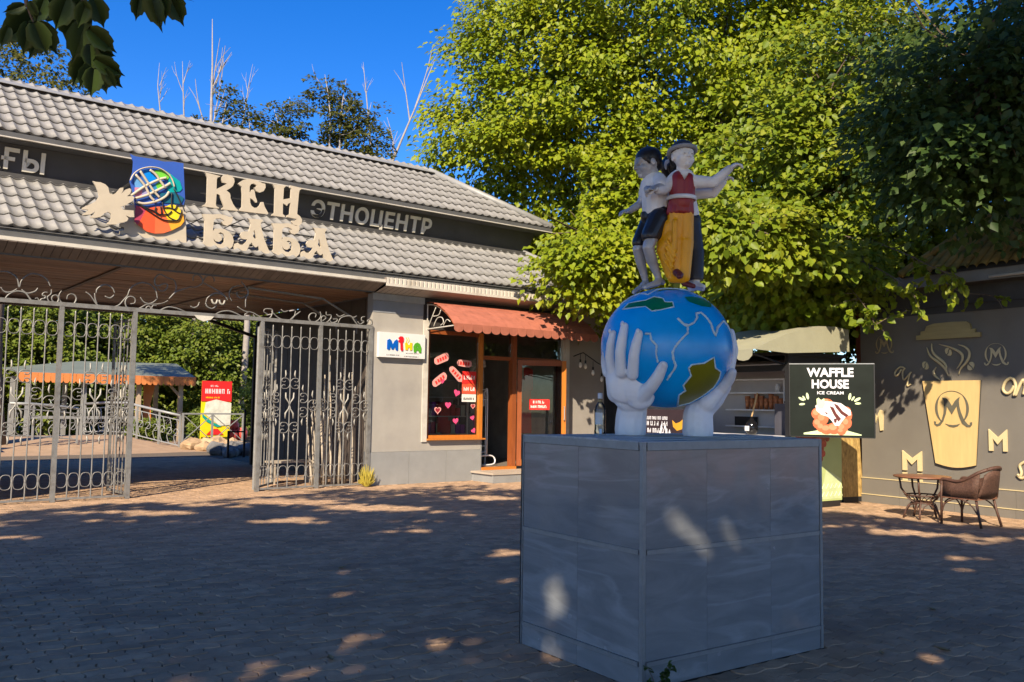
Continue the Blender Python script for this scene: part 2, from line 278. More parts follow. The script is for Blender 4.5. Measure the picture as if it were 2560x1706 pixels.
CREST=[[(-6.345,3.052),(-6.292,3.057),(-6.242,3.135),(-6.158,3.193),(-6.071,3.201),(-6.003,3.176),(-5.944,3.099),(-5.897,3.041),(-5.852,3.044),(-5.826,3.084),(-5.845,3.121),(-5.878,3.111)],[(-6.344,3.243),(-6.309,3.191),(-6.254,3.171),(-6.19,3.19),(-6.127,3.239)],[(-6.067,3.232),(-5.992,3.183),(-5.916,3.202),(-5.872,3.231),(-5.847,3.278)],[(-5.746,3.053),(-5.785,3.05),(-5.809,3.079),(-5.788,3.113),(-5.749,3.123),(-5.734,3.156),(-5.768,3.165),(-5.78,3.189),(-5.753,3.217),(-5.708,3.221)],[(-5.659,3.27),(-5.662,3.2),(-5.71,3.145),(-5.673,3.072),(-5.614,3.039),(-5.564,3.081),(-5.55,3.146),(-5.587,3.188),(-5.638,3.17),(-5.646,3.112),(-5.61,3.077)],[(-5.515,3.264),(-5.547,3.198),(-5.538,3.122),(-5.477,3.056),(-5.406,3.043),(-5.332,3.075),(-5.3,3.155),(-5.326,3.211),(-5.38,3.225),(-5.425,3.196),(-5.434,3.137)],[(-5.169,3.277),(-5.095,3.225),(-5.005,3.102),(-4.943,3.068),(-4.808,3.052),(-4.674,3.103),(-4.603,3.189),(-4.543,3.274)],[(-5.037,3.269),(-5.02,3.166),(-4.993,3.103)],[(-4.883,3.237),(-4.803,3.211),(-4.743,3.269)],[(-4.487,3.145),(-4.425,3.164),(-4.421,3.231),(-4.48,3.266),(-4.542,3.241),(-4.57,3.165),(-4.535,3.074),(-4.432,3.042),(-4.332,3.09),(-4.232,3.153),(-4.076,3.172),(-3.972,3.201),(-3.894,3.249)],[(-4.34,3.265),(-4.285,3.195),(-4.206,3.168),(-4.13,3.202),(-4.08,3.254)],[(-4.228,3.072),(-4.242,3.098),(-4.205,3.128),(-4.165,3.104),(-4.176,3.062),(-4.214,3.053)],[(-4.075,3.145),(-4.127,3.148),(-4.151,3.098),(-4.097,3.055),(-4.019,3.075),(-3.89,3.14),(-3.728,3.125),(-3.563,3.069),(-3.489,3.06)],[(-6.366,3.476),(-6.281,3.485),(-6.192,3.451),(-6.129,3.382),(-6.106,3.26)],[(-6.095,3.261),(-6.078,3.362),(-6.016,3.444),(-5.929,3.49),(-5.817,3.477),(-5.723,3.41),(-5.673,3.313)],[(-5.013,3.272),(-5.004,3.338),(-4.934,3.404),(-4.849,3.418),(-4.773,3.373),(-4.738,3.296)],[(-4.543,3.261),(-4.498,3.399),(-4.4,3.482),(-4.299,3.512),(-4.181,3.483),(-4.099,3.395),(-4.067,3.262)],[(-4.075,3.452),(-4.033,3.401),(-3.967,3.407),(-3.917,3.467),(-3.919,3.515),(-3.972,3.524),(-4.063,3.481),(-4.116,3.503),(-4.12,3.598),(-4.045,3.674),(-3.923,3.631),(-3.815,3.601),(-3.77,3.495),(-3.793,3.396),(-3.882,3.278)],[(-3.882,3.278),(-3.78,3.397),(-3.647,3.465),(-3.508,3.52)],[(-3.508,3.508),(-3.412,3.532),(-3.331,3.61),(-3.363,3.705),(-3.434,3.733),(-3.494,3.692),(-3.492,3.622)],[(-3.331,3.61),(-3.279,3.714),(-3.196,3.744),(-3.137,3.7),(-3.135,3.636)],[(-3.261,3.264),(-3.237,3.35),(-3.141,3.43),(-3.041,3.446),(-2.939,3.405),(-2.879,3.339)],[(-3.331,3.61),(-3.116,3.517),(-2.999,3.457),(-2.88,3.367)],[(-2.806,3.33),(-2.86,3.426),(-2.842,3.528),(-2.772,3.593),(-2.655,3.618)],[(-2.658,3.698),(-2.581,3.611),(-2.517,3.515),(-2.558,3.395),(-2.559,3.235)],[(-2.725,3.51),(-2.707,3.425),(-2.632,3.403),(-2.545,3.454)],[(-3.373,3.268),(-3.398,3.196),(-3.466,3.163),(-3.522,3.186)],[(-3.268,3.263),(-3.23,3.196),(-3.145,3.174),(-3.069,3.237)],[(-3.112,3.063),(-3.0,3.129),(-2.857,3.154),(-2.725,3.121),(-2.605,3.072),(-2.53,3.063)],[(-2.504,3.152),(-2.562,3.119),(-2.545,3.07),(-2.456,3.062),(-2.389,3.081),(-2.413,3.123)],[(-2.707,3.245),(-2.579,3.176),(-2.429,3.158),(-2.291,3.096),(-2.183,3.059),(-2.092,3.096),(-2.057,3.187),(-2.074,3.245),(-2.19,3.243),(-2.218,3.189),(-2.14,3.151)],[(-2.073,3.215),(-1.969,3.119),(-1.842,3.069),(-1.716,3.078),(-1.639,3.144),(-1.611,3.251)],[(-1.716,3.078),(-1.608,3.176),(-1.514,3.251)],[(-1.896,3.259),(-1.832,3.219),(-1.746,3.248)],[(-1.217,3.159),(-1.203,3.222),(-1.269,3.239),(-1.333,3.197),(-1.339,3.12),(-1.263,3.065),(-1.15,3.119),(-1.103,3.199),(-1.122,3.274)],[(-1.066,3.109),(-1.001,3.16),(-1.036,3.203),(-1.093,3.169),(-1.082,3.077),(-0.982,3.084),(-0.9,3.167),(-0.902,3.229),(-0.986,3.223),(-0.997,3.283)],[(-0.916,3.12),(-0.864,3.085),(-0.78,3.114),(-0.764,3.162),(-0.849,3.155)],[(-0.745,3.085),(-0.696,3.182),(-0.595,3.228),(-0.473,3.237),(-0.401,3.156),(-0.328,3.083),(-0.275,3.086)],[(-0.784,3.253),(-0.715,3.212),(-0.613,3.266)],[(-0.5,3.243),(-0.42,3.218),(-0.351,3.254)],[(-0.133,3.096),(-0.044,3.102),(-0.019,3.167),(-0.065,3.212),(-0.118,3.176),(-0.099,3.138)],[(-0.174,3.252),(-0.244,3.231),(-0.242,3.168),(-0.189,3.155),(-0.276,3.102),(-0.33,3.146)]]
SHIELD=[(-3.468,3.037),(-3.125,3.034),(-3.179,2.974),(-3.304,2.937),(-3.403,2.972)]
AFR=[(0.076,0.205),(0.084,0.274),(0.125,0.303),(0.11,0.335),(0.159,0.398),(0.142,0.444),(0.162,0.467),(0.24,0.479),(0.304,0.519),(0.315,0.453),(0.353,0.43),(0.344,0.386),(0.309,0.329),(0.234,0.271),(0.154,0.225)]
COAST=[[(0.073,0.764),(0.108,0.727),(0.136,0.709),(0.136,0.669),(0.108,0.64),(0.073,0.6),(0.053,0.571),(0.041,0.542),(0.047,0.496),(0.061,0.461),(0.053,0.438),(0.021,0.392),(0.007,0.369)],[(0.108,0.729),(0.142,0.718),(0.177,0.738),(0.197,0.773),(0.191,0.801),(0.223,0.81),(0.257,0.778),(0.286,0.738),(0.298,0.692),(0.315,0.66),(0.329,0.715),(0.373,0.77),(0.402,0.744),(0.43,0.698),(0.448,0.646)],[(-0.132,0.663),(-0.1,0.663),(-0.094,0.623),(-0.06,0.588),(-0.063,0.531),(-0.051,0.479)]]
ISL=[[(-0.287,0.843),(-0.245,0.885),(-0.133,0.895),(-0.077,0.92),(-0.021,0.906),(-0.007,0.878),(0.042,0.878),(0.049,0.843),(-0.035,0.822),(-0.091,0.815),(-0.133,0.85)],[(0.118,0.92),(0.174,0.927),(0.244,0.92),(0.3,0.892),(0.293,0.857),(0.23,0.857),(0.188,0.871),(0.146,0.885)],[(-0.063,0.962),(-0.035,0.99),(0.104,0.997),(0.09,0.983),(-0.007,0.976)]]
COAST2=[(-0.315,0.892),(-0.245,0.941),(-0.175,0.962),(-0.119,0.941),(-0.063,0.983),(0.049,0.99),(0.16,0.985)]
STEAM=[[(1.2,2.64),(1.24,2.53),(1.3,2.46),(1.4,2.39),(1.5,2.29),(1.54,2.21),(1.56,2.16)],[(1.29,2.7),(1.29,2.6),(1.33,2.52),(1.42,2.44),(1.49,2.38),(1.53,2.31),(1.51,2.26)],[(1.41,2.68),(1.58,2.63),(1.71,2.57),(1.79,2.5),(1.8,2.43),(1.76,2.35),(1.7,2.27)],[(1.73,2.66),(1.84,2.62),(1.91,2.54),(1.9,2.44),(1.85,2.36),(1.77,2.28),(1.73,2.18)],[(1.36,2.31),(1.31,2.23),(1.34,2.16),(1.42,2.1)]]
SCRIPTM=[[(0.91,2.04),(0.84,2.01),(0.88,2.18),(0.91,2.24),(0.78,2.11),(0.76,2.25),(0.8,2.3),(0.72,2.33),(0.63,2.26),(0.62,2.19),(0.67,2.19),(0.74,2.29)]]
SCRIPTR=[[(2.58,1.84),(2.61,1.97),(2.59,2.07),(2.54,2.11),(2.46,2.05),(2.42,1.94),(2.47,1.88),(2.53,1.9),(2.59,1.99)],[(2.6,1.84),(2.68,2.02),(2.73,2.08),(2.75,1.99),(2.72,1.86)]]
# ================================================================ ground
m_pave = M('paver_stone', (.43, .285, .18), .85, 0, .20, 7, .5, 90, .25, .16, None, (.29, .20, .135), 1.1, True)
m_sand = M('joint_sand', (.15, .12, .09), .95, 0, .2, 20, .3, 80, .1)
g = MB(); g.add([(-160,-120,-.013),(160,-120,-.013),(160,240,-.013),(-160,240,-.013)], [(0,1,2,3)])
ground = part('ground', g, m_sand, None, kind='structure')
# interlocking pavers, rows along the plinth's long side
PYAW = R(35.15); pa = Vector((math.cos(PYAW), math.sin(PYAW))); pb = Vector((-math.sin(PYAW), math.cos(PYAW)))
BW, BH = .212, .120
tri = lambda t: 2*abs(2*(t-math.floor(t+.5)))-1
def warp(x, y): return (x+0.016*tri(y/(2*BH)+.25), y+.017*tri(x/BW*1.0+.1))
pav = tag(link('pavement', None), kind='structure')
PF0 = Vector((.76, 5.08))
def paver_poly(i, j):
    x0 = i*BW+(j % 2)*BW*.5; y0 = j*BH; g_ = .0028; P = []
    n = 4
    for k in range(n+1): P.append(warp(x0+g_+(BW-2*g_)*k/n, y0+g_))
    P.append(warp(x0+BW-g_, y0+BH*.5))
    for k in range(n+1): P.append(warp(x0+BW-g_-(BW-2*g_)*k/n, y0+BH-g_))
    P.append(warp(x0+g_, y0+BH*.5))
    return [PF0+pa*x+pb*y for x, y in P]
cells = []
def in_footprint(p):
    d = Vector((p.x, p.y))-PF0; x, y = d.dot(pa), d.dot(pb)
    return -.02 < x < 1.69 and -.02 < y < 1.21
for j in range(-115, 180):
    for i in range(-80, 102):
        c = PF0+pa*((i+.5)*BW)+pb*((j+.5)*BH)
        if c.y < 3.4: continue
        d = c.length; 
        if d > 31: continue
        if abs(c.x) > .64*c.y+.9: continue
        q = Vector((c.x, c.y, 0))-FO; u, y = q.dot(FAV), -q.dot(FNV)
        if y > 12.6 or (u > .38 and y > .1): continue
        qw = Vector((c.x, c.y, 0))-WO
        if -qw.dot(WNV) > .1 and qw.dot(WAV) > -3.8: continue
        if in_footprint(c): continue
        cells.append((d, i, j))
cells.sort()
def paver_mb(mb, i, j, org=None):
    P = paver_poly(i, j); h = rnd.uniform(-.004, .003); tx, ty = rnd.gauss(0, .009), rnd.gauss(0, .009); c = sum(P, Vector((0,0)))/len(P); n = len(P)
    z = lambda p: h+(p.x-c.x)*tx+(p.y-c.y)*ty
    top = [c+(p-c)*.955 for p in P]
    o = org or Vector((0,0))
    vs = [(p.x-o.x, p.y-o.y, z(p)) for p in top]+[(p.x-o.x, p.y-o.y, z(p)-.006) for p in P]+[(p.x-o.x, p.y-o.y, -.028) for p in P]
    fs = [tuple(range(n))]+[(n+k, n+(k+1) % n, (k+1) % n, k) for k in range(n)]+[(2*n+k, 2*n+(k+1) % n, n+(k+1) % n, n+k) for k in range(n)]
    mb.add(vs, fs)
rest = MB(); cnt = 0
for d, i, j in cells:
    P = paver_poly(i, j); c = sum(P, Vector((0,0)))/len(P)
    x = c.y*1e-9
    cz = c.y*math.cos(PITCH)-EYE*math.sin(PITCH)
    seen = abs(c.x/cz) < .585 and (EYE*math.cos(PITCH)+c.y*math.sin(PITCH))/cz < .392
    if seen and cnt < 300:
        b = MB(); paver_mb(b, i, j, c); o = link('paver', b.mesh('paver', m_pave, False, (0,0,0), False), pav, (c.x, c.y, 0)); cnt += 1
    else: paver_mb(rest, i, j)
part('paver_field', rest, m_pave, pav, fix=False, kind='stuff')
# paving goes on outside the picture, behind and to the right of the viewpoint
g2 = MB()
for x0, y0, x1, y1 in ((-60, -60, 60, 3.2), (12.5, 3.2, 60, 14)): g2.add([(x0,y0,-.006),(x1,y0,-.006),(x1,y1,-.006),(x0,y1,-.006)], [(0,1,2,3)])
part('outer_paving', g2, m_pave, None, fix=False, kind='structure')
# a few dry leaves and bits of litter lying about
m_dry = M('dry_leaf', (.30, .20, .09), .8, 0, .3, 30)
for k, (x, y, s) in enumerate([(-1.6, 8.6, .05), (-2.3, 6.7, .04), (.15, 7.4, .05), (2.9, 6.0, .06), (2.45, 5.9, .04), (-1.1, 5.6, .05), (.2, 9.4, .05), (3.4, 7.2, .05)]):
    a = rnd.uniform(0, 6.28); ca, sa = math.cos(a), math.sin(a); b = MB()
    b.add([(x+s*(px*ca-py*sa), y+s*(px*sa+py*ca), .006+s*pz) for px, py, pz in ((-1,0,.1),(-.2,.5,.25),(1,0,.3),(-.2,-.5,.2),(0,0,0))], [(0,4,1),(1,4,2),(2,4,3),(3,4,0)])
    b.add([(vx, vy, vz+.002) for vx, vy, vz in b.v], [(1,4,0),(2,4,1),(3,4,2),(0,4,3)])
    tag(part('fallen_leaf', b, m_dry, None, fix=False), 'dry curled brown leaf lying on the paving stones', 'leaf', 'dry leaves scattered on the paving')

# ================================================================ the plinth
m_marb = bpy.data.materials.new('grey_marble'); m_marb.use_nodes = True
t = m_marb.node_tree; L = t.links.new; N = t.nodes.new; b = t.nodes['Principled BSDF']; b.inputs['Roughness'].default_value = .13; b.inputs['Specular IOR Level'].default_value = .7
tc = N('ShaderNodeTexCoord'); oi = N('ShaderNodeObjectInfo'); vm = N('ShaderNodeVectorMath'); vm.operation = 'MULTIPLY_ADD'; vm.inputs[1].default_value = (1,1,1)
sc = N('ShaderNodeVectorMath'); sc.operation = 'SCALE'; sc.inputs[0].default_value = (9,7,5); L(oi.outputs['Random'], sc.inputs['Scale']); L(tc.outputs['Object'], vm.inputs[0]); L(sc.outputs[0], vm.inputs[2])
mp = N('ShaderNodeMapping'); mp.inputs['Rotation'].default_value = (.2, -.55, .2); mp.inputs['Scale'].default_value = (.7, .7, 3.2); L(vm.outputs[0], mp.inputs[0])
n1 = N('ShaderNodeTexNoise'); n1.inputs['Scale'].default_value = 2.2; n1.inputs['Detail'].default_value = 9; n1.inputs['Roughness'].default_value = .6; n1.inputs['Distortion'].default_value = 1.4; L(mp.outputs[0], n1.inputs['Vector'])
r1 = N('ShaderNodeValToRGB'); e = r1.color_ramp.elements; e[0].position = .35; e[0].color = (.17, .18, .19, 1); e[1].position = .68; e[1].color = (.235, .245, .255, 1); L(n1.outputs[0], r1.inputs[0])
n2 = N('ShaderNodeTexNoise'); n2.inputs['Scale'].default_value = .8; n2.inputs['Detail'].default_value = 7; n2.inputs['Distortion'].default_value = 1.0; L(mp.outputs[0], n2.inputs['Vector'])
r2 = N('ShaderNodeValToRGB'); e = r2.color_ramp.elements; e[0].position = .465; e[0].color = (0,0,0,1); e[1].position = .535; e[1].color = (0,0,0,1); x = e.new(.5); x.color = (.22,.22,.22,1); L(n2.outputs[0], r2.inputs[0])
mx = N('ShaderNodeMix'); mx.data_type = 'RGBA'; L(r2.outputs[0], mx.inputs[0]); L(r1.outputs[0], mx.inputs[6]); mx.inputs[7].default_value = (.45, .48, .5, 1); L(mx.outputs[2], b.inputs['Base Color'])
n4 = N('ShaderNodeTexNoise'); n4.inputs['Scale'].default_value = 5; n4.inputs['Detail'].default_value = 5; L(tc.outputs['Object'], n4.inputs['Vector']); mr = N('ShaderNodeMapRange'); mr.inputs[1].default_value = .35; mr.inputs[2].default_value = .75; mr.inputs[3].default_value = .07; mr.inputs[4].default_value = .3; L(n4.outputs[0], mr.inputs[0]); L(mr.outputs[0], b.inputs['Roughness'])
m_alu = M('aluminium_trim', (.26, .27, .28), .45, .5, .12, 14, .1, 80, .5)
m_grout = M('plinth_core', (.09, .10, .11), .8)
PW, PD, PH = 1.668, 1.189, 1.393
PZ1, PZ2 = .766, .14
pl_ = thing('plinth', 'waist high grey marble plinth framed in aluminium under the globe sculpture', 'plinth', (.76, 5.08, 0), PYAW)
b = MB().box((.012, .012, 0), (PW-.012, PD-.012, PH-.02)); part('core', b, m_grout, pl_)
zs = [(0, PZ2-.012), (PZ2+.012, PZ1-.012), (PZ1+.012, PH-.048)]
def panel_row(n, fixed, axis, z0, z1, ln):
    e0, e1 = .03, ln-.03; xs = [e0+(e1-e0)*q for q in n]
    for x0, x1 in zip(xs[:-1], xs[1:]):
        bb = MB(); x0 += .001; x1 -= .001
        if axis == 0: bb.box((x0, min(fixed, fixed), z0+.002), (x1, fixed+.010, z1-.002)) if fixed < .5 else bb.box((x0, fixed-.010, z0+.002), (x1, fixed, z1-.002))
        else: bb.box((fixed, x0, z0+.002), (fixed+.010, x1, z1-.002)) if fixed < .5 else bb.box((fixed-.010, x0, z0+.002), (fixed, x1, z1-.002))
        part('panel', bb, m_marb, pl_)
for z0, z1 in zs:
    panel_row((0, .315, .685, 1), .004, 0, z0, z1, PW); panel_row((0, .315, .685, 1), PD-.004, 0, z0, z1, PW)
    panel_row((0, .49, 1), .004, 1, z0, z1, PD); panel_row((0, .49, 1), PW-.004, 1, z0, z1, PD)
for x in (0, PW):
    for y in (0, PD):
        sx = 1 if x == 0 else -1; sy = 1 if y == 0 else -1
        bb = MB().box((min(x, x+sx*.026), min(y, y+sy*.0), 0), (max(x, x+sx*.026), max(y, y+sy*.016), PH)); bb.box((min(x, x+sx*.016), min(y+sy*.016, y+sy*.026), 0), (max(x, x+sx*.016), max(y+sy*.016, y+sy*.026), PH)); part('corner_trim', bb, m_alu, pl_)
for z, h in ((PZ2, .024), (PZ1, .026), (PH-.024, .046)):
    a0, a1 = z-h/2, z+h/2
    for bb in (MB().box((.034, -.003, a0), (PW-.034, .018, a1)), MB().box((.034, PD-.018, a0), (PW-.034, PD+.003, a1)), MB().box((-.003, .034, a0), (.018, PD-.034, a1)), MB().box((PW-.018, .034, a0), (PW+.003, PD-.034, a1))): part('rail', bb, m_alu, pl_)
m_board = M('grey_top_board', (.40, .41, .42), .6, .2, .14, 6, .25, 40, .4, .1, (1, 6, 1), (.3, .3, .29), 2)
nb = 6
for k in range(nb):
    y0 = .006+(PD-.012)*k/nb; y1 = .006+(PD-.012)*(k+1)/nb-.006; zc = PH+.011-.010*abs((k+.5)/nb-.5)*2
    part('top_board', MB().box((.004, y0, zc-.022), (PW-.004, y1, zc)), m_board, pl_)
# bottle left on the plinth
bo = thing('bottle', 'clear glass bottle with white cap and silver label standing on the plinth edge', 'bottle', Vector((.76, 5.08, PH+.005))+Vector((pa.x, pa.y, 0))*.42+Vector((pb.x, pb.y, 0))*.86)
m_bgl = glassmat('bottle_glass', (.86, .92, .92), 1.5)
part('body', MB().lathe([(.030,.004),(.039,.008),(.040,.03),(.037,.05),(.0385,.12),(.040,.17),(.034,.20),(.018,.222),(.0135,.232),(.0135,.262)], 20), m_bgl, bo, True)
part('base', MB().lathe([(.042,0),(.043,.006),(.040,.012)], 20), M('bottle_base', (.22,.25,.27), .2), bo, True)
part('neck_ring', MB().lathe([(.0145,.226),(.0155,.235),(.0145,.246)], 14), M('bottle_neck', (.28,.22,.1), .3), bo, True)
part('cap', MB().lathe([(.0165,.25),(.017,.255),(.017,.285),(.0155,.288)], 14), M('bottle_cap', (.62,.64,.66), .35), bo, True)
lb = MB(); aa = [R(-60+20*k) for k in range(5)]
lb.add([(.0392*math.sin(q)*1.02, -.0392*math.cos(q)*1.02, z) for z in (.075, .155) for q in aa], [(k, k+1, k+6, k+5) for k in range(4)]); part('label', lb, M('bottle_label', (.5,.54,.56), .35), bo, fix=False)
lb = MB(); lb.add([(.0402*math.sin(q), -.0402*math.cos(q), z) for z in (.012, .045) for q in (R(-12), R(0), R(12))], [(0,1,4,3),(1,2,5,4)]); part('label', lb, M('bottle_label_blue', (.4,.56,.75), .35), bo, fix=False)
# ================================================================ the gatehouse with its two tiers of metal tiles
UL = -10.5; SL = .66; TW = .203; TR = .43
m_tile = M('roof_tile_grey', (.235, .228, .215), .55, 0, .10, 3, .08, 50, .4, .07)
m_cap = M('ridge_metal', (.28, .28, .27), .5, .1, .1)
m_frieze = M('dark_frieze_board', (.060, .058, .056), .6, 0, .15, 3, .05, 30)
m_gutter = M('grey_gutter', (.10, .10, .10), .5, .1, .1)
m_white = M('cream_white_trim', (.54, .505, .44), .55, 0, .08, 6, .04, 30, .4, 0, None, (.4,.36,.3), 2.5)
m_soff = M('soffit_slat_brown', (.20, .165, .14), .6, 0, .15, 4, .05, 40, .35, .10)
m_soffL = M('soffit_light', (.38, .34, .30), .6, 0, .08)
m_ceil = M('ceiling_plank', (.36, .225, .145), .55, 0, .25, 5, .06, 40, .4, .22, (.4, 4, 4))
m_wall = M('warm_grey_wall', (.345, .32, .285), .8, 0, .07, 2.2, .12, 120, .3, 0, None, (.29,.27,.245), 1.4)
m_wallSh = M('bluish_grey_band', (.23, .24, .255), .7, 0, .06)  # tone of the eave's shadow, laid on as wall colour
m_plth = M('plinth_grey', (.255, .255, .25), .55, 0, .08, 3, .05, 60)
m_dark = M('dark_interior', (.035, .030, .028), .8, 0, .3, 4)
m_let = M('sign_letter_beige', (.50, .435, .335), .6, 0, .06, 5, .03, 60)
m_letS = M('frieze_letter_grey', (.70, .66, .55), .6, 0, .06)
gh = fthing('gatehouse', 'long grey gatehouse with two tiers of wavy metal roof tiles', 'building', 0, 0)
def make_tile(c):
    """one pressed tile; c trims the top row"""
    nx = 8; A = .018; b = MB(); vs = []
    prof = lambda t: A*(math.cos(2*math.pi*t)+.25*math.cos(4*math.pi*t))
    for s, h in ((.034, -.044), (.004, .004), (.0, .012), (c+.02, -.012)):
        vs += [((k/nx-.5)*TW*1.0, s, prof(k/nx)+h) for k in range(nx+1)]
    m = nx+1; fs = [(r*m+k, r*m+k+1, (r+1)*m+k+1, (r+1)*m+k) for r in (0, 1, 2) for k in range(nx)]
    b.add(vs, fs); me = b.mesh('roof_tile', m_tile, True, (0,0,0), False); return me
def roof_matrix(u, y, z, SL=SL):
    """x along the front, y up the slope, z out of the roof"""
    d = Vector((0, 1, SL)).normalized(); n = Vector((0, -SL, 1)).normalized()
    return Matrix(((1, d.x, n.x, u), (0, d.y, n.y, y), (0, d.z, n.z, z), (0, 0, 0, 1)))
def tiled_slope(parent, name, u0, u1, y0, z0, run, hip, n_own, SL=SL):
    roof = link(name, None, parent)
    ln = run*math.sqrt(1+SL*SL); rows = int(math.ceil(ln/TR)); me = make_tile(TR); cand = []
    k0 = int(u0/TW)-1; k1 = int(u1/TW)+2
    for r in range(rows):
        s = r*TR; y = y0+s/ln*run
        for k in range(k0, k1):
            u = (k+.5)*TW
            if u > u1-hip*(y-y0)+.06 or u < u0: continue
            p = fw(u, y, 2); far = (p.x**2+p.y**2)
            q = camo.matrix_world.inverted() @ p
            inside = q.x/-q.z > -.60
            cand.append((far if inside else 1e6+far, u, y, r))
    cand.sort(); rest = MB()
    mv = [tuple(v.co) for v in me.vertices]; mf = [tuple(p.vertices) for p in me.polygons]
    for i, (d, u, y, r) in enumerate(cand):
        mt = roof_matrix(u+rnd.uniform(-.002,.002), y, z0+(y-y0)*SL+.03+rnd.uniform(-.002,.002), SL)
        if i < n_own:
            o = link('roof_tile', me, roof); o.matrix_local = mt
        else: rest.add([mt @ Vector(v) for v in mv], mf)
    if rest.v: part('tile_field', rest, m_tile, roof, True, False, kind='stuff')
    b = MB(); zr = z0+run*SL
    b.add([(u0, y0, z0-.02), (u1, y0, z0-.02), (u1-hip*run, y0+run, zr-.02), (u0, y0+run, zr-.02)], [(0,1,2,3)]); part('roof_deck', b, m_gutter, roof, fix=False)
    return roof
# lower tier
YE, ZE, YF = -.40, 4.10, 1.55
HU = 6.95
low = tiled_slope(gh, 'lower_roof', UL, HU, YE, ZE, YF-YE, 1., 170, .60)
b = MB()   # the hipped end of the lower tier and its back
b.add([(HU, YE, ZE-.02), (HU, 7.2, ZE-.02), (HU-1.95, 5.2, ZE+1.15), (HU-1.95, YF, ZE+1.15)], [(0,1,2,3)]); part('hip_slope', b, m_tile, low, fix=False)
part('hip_cap', MB().tube([(HU-.0, YE, ZE+.04), (HU-1.95, YF, ZE+1.22)], .07, 8), m_cap, low, True)
part('flashing', MB().box((UL, YF-.10, ZE+1.15), (5.12, YF-.02, ZE+1.225)), m_frieze, low)
# frieze, leaning outwards towards the top
b = MB(); u1 = 5.10
b.add([(UL, YF, 5.25), (u1, YF, 5.25), (u1+.16, YF-.14, 5.80), (UL, YF-.14, 5.80), (UL, YF+.1, 5.25), (u1, YF+.1, 5.25), (u1+.16, YF+.1, 5.80), (UL, YF+.1, 5.80)], [(0,1,2,3),(1,5,6,2),(5,4,7,6),(4,0,3,7),(3,2,6,7),(0,4,5,1)]); part('frieze', b, m_frieze, gh)
b = MB(); b.add([(u1, YF, 5.25), (u1, 5.2, 5.25), (u1+.16, 5.2, 5.8), (u1+.16, YF-.14, 5.8)], [(0,1,2,3)]); part('end_frieze', b, m_frieze, gh, fix=False)
# upper tier
YU, ZU, YR = 1.15, 5.93, 3.35; UE = 5.58
up = tiled_slope(gh, 'upper_roof', UL, UE, YU, ZU, YR-YU, 1., 130)
ZR = ZU+(YR-YU)*SL
b = MB(); b.add([(UE, YU, ZU-.02), (UE, 5.55, ZU-.02), (UE-2.2, YR, ZR-.02)], [(0,1,2)]); b.add([(UL, YR, ZR-.02), (UE-2.2, YR, ZR-.02), (UE, 5.55, ZU-.02), (UL, 5.55, ZU-.02)], [(0,1,2,3)]); part('back_slope', b, m_tile, up, fix=False)
d = MB(); d.add([(UL, YR-.20, ZR-.03), (UE-2.15, YR-.20, ZR-.03), (UE-2.2, YR, ZR+.085), (UL, YR, ZR+.085), (UL, YR+.2, ZR-.03), (UE-2.15, YR+.2, ZR-.03), (UL, YR-.20, ZR-.015), (UE-2.15, YR-.20, ZR-.015)], [(6,7,2,3),(3,2,5,4),(0,1,7,6)]); part('ridge_cap', d, m_cap, up)
part('hip_cap', MB().tube([(UE, YU, ZU+.05), (UE-2.2, YR, ZR+.06)], .085, 8), m_cap, up, True)
part('gutter_board', MB().box((UL, YU-.02, ZU-.085), (UE, YU+.06, ZU-.004)), m_gutter, gh)
part('gutter_board', MB().box((UE-.06, YU+.062, ZU-.085), (UE, 5.5, ZU-.004)), m_gutter, gh)
part('gutter_lip', MB().box((UL, YU-.035, ZU-.105), (UE+.015, YU+.02, ZU-.087)), m_white, gh)
b = MB().box((UL, YU+.022, ZU-.125), (UE-.002, YF+.1, ZU-.107)); b.box((u1, YF+.1, ZU-.125), (UE-.002, 5.4, ZU-.107)); part('upper_soffit', b, m_gutter, gh)
# lower eave: gutter board, cream fascia, sloping soffit of narrow slats on the gate side
part('eave_board', MB().box((UL, YE+.03, 3.957), (HU, YE+.12, 4.085)), m_gutter, gh)
part('gate_fascia', MB().box((UL, YE-.035, 3.90), (.02, YE+.05, 3.955)), m_white, gh)
k = 0; u = UL
while u < -.02:
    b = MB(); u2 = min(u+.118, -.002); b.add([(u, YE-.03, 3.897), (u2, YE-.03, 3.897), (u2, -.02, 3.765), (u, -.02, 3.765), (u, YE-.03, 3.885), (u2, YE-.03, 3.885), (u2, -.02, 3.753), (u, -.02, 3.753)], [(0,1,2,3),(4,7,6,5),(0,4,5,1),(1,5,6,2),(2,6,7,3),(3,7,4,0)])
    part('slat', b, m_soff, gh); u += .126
part('soffit_backing', MB().add([(UL, YE-.02, 3.905), (0, YE-.02, 3.905), (0, -.0, 3.775), (UL, -.0, 3.775)], [(0,1,2,3)]), m_dark, gh, fix=False)
part('soffit_edge', MB().box((UL, -.035, 3.735), (-.002, .01, 3.765)), m_gutter, gh)
part('soffit_end', MB().add([(.022, YE-.045, 3.89), (.022, YE-.045, 4.0), (.022, .02, 4.0), (.022, .02, 3.75)], [(0,1,2,3)]), m_soff, gh, fix=False)
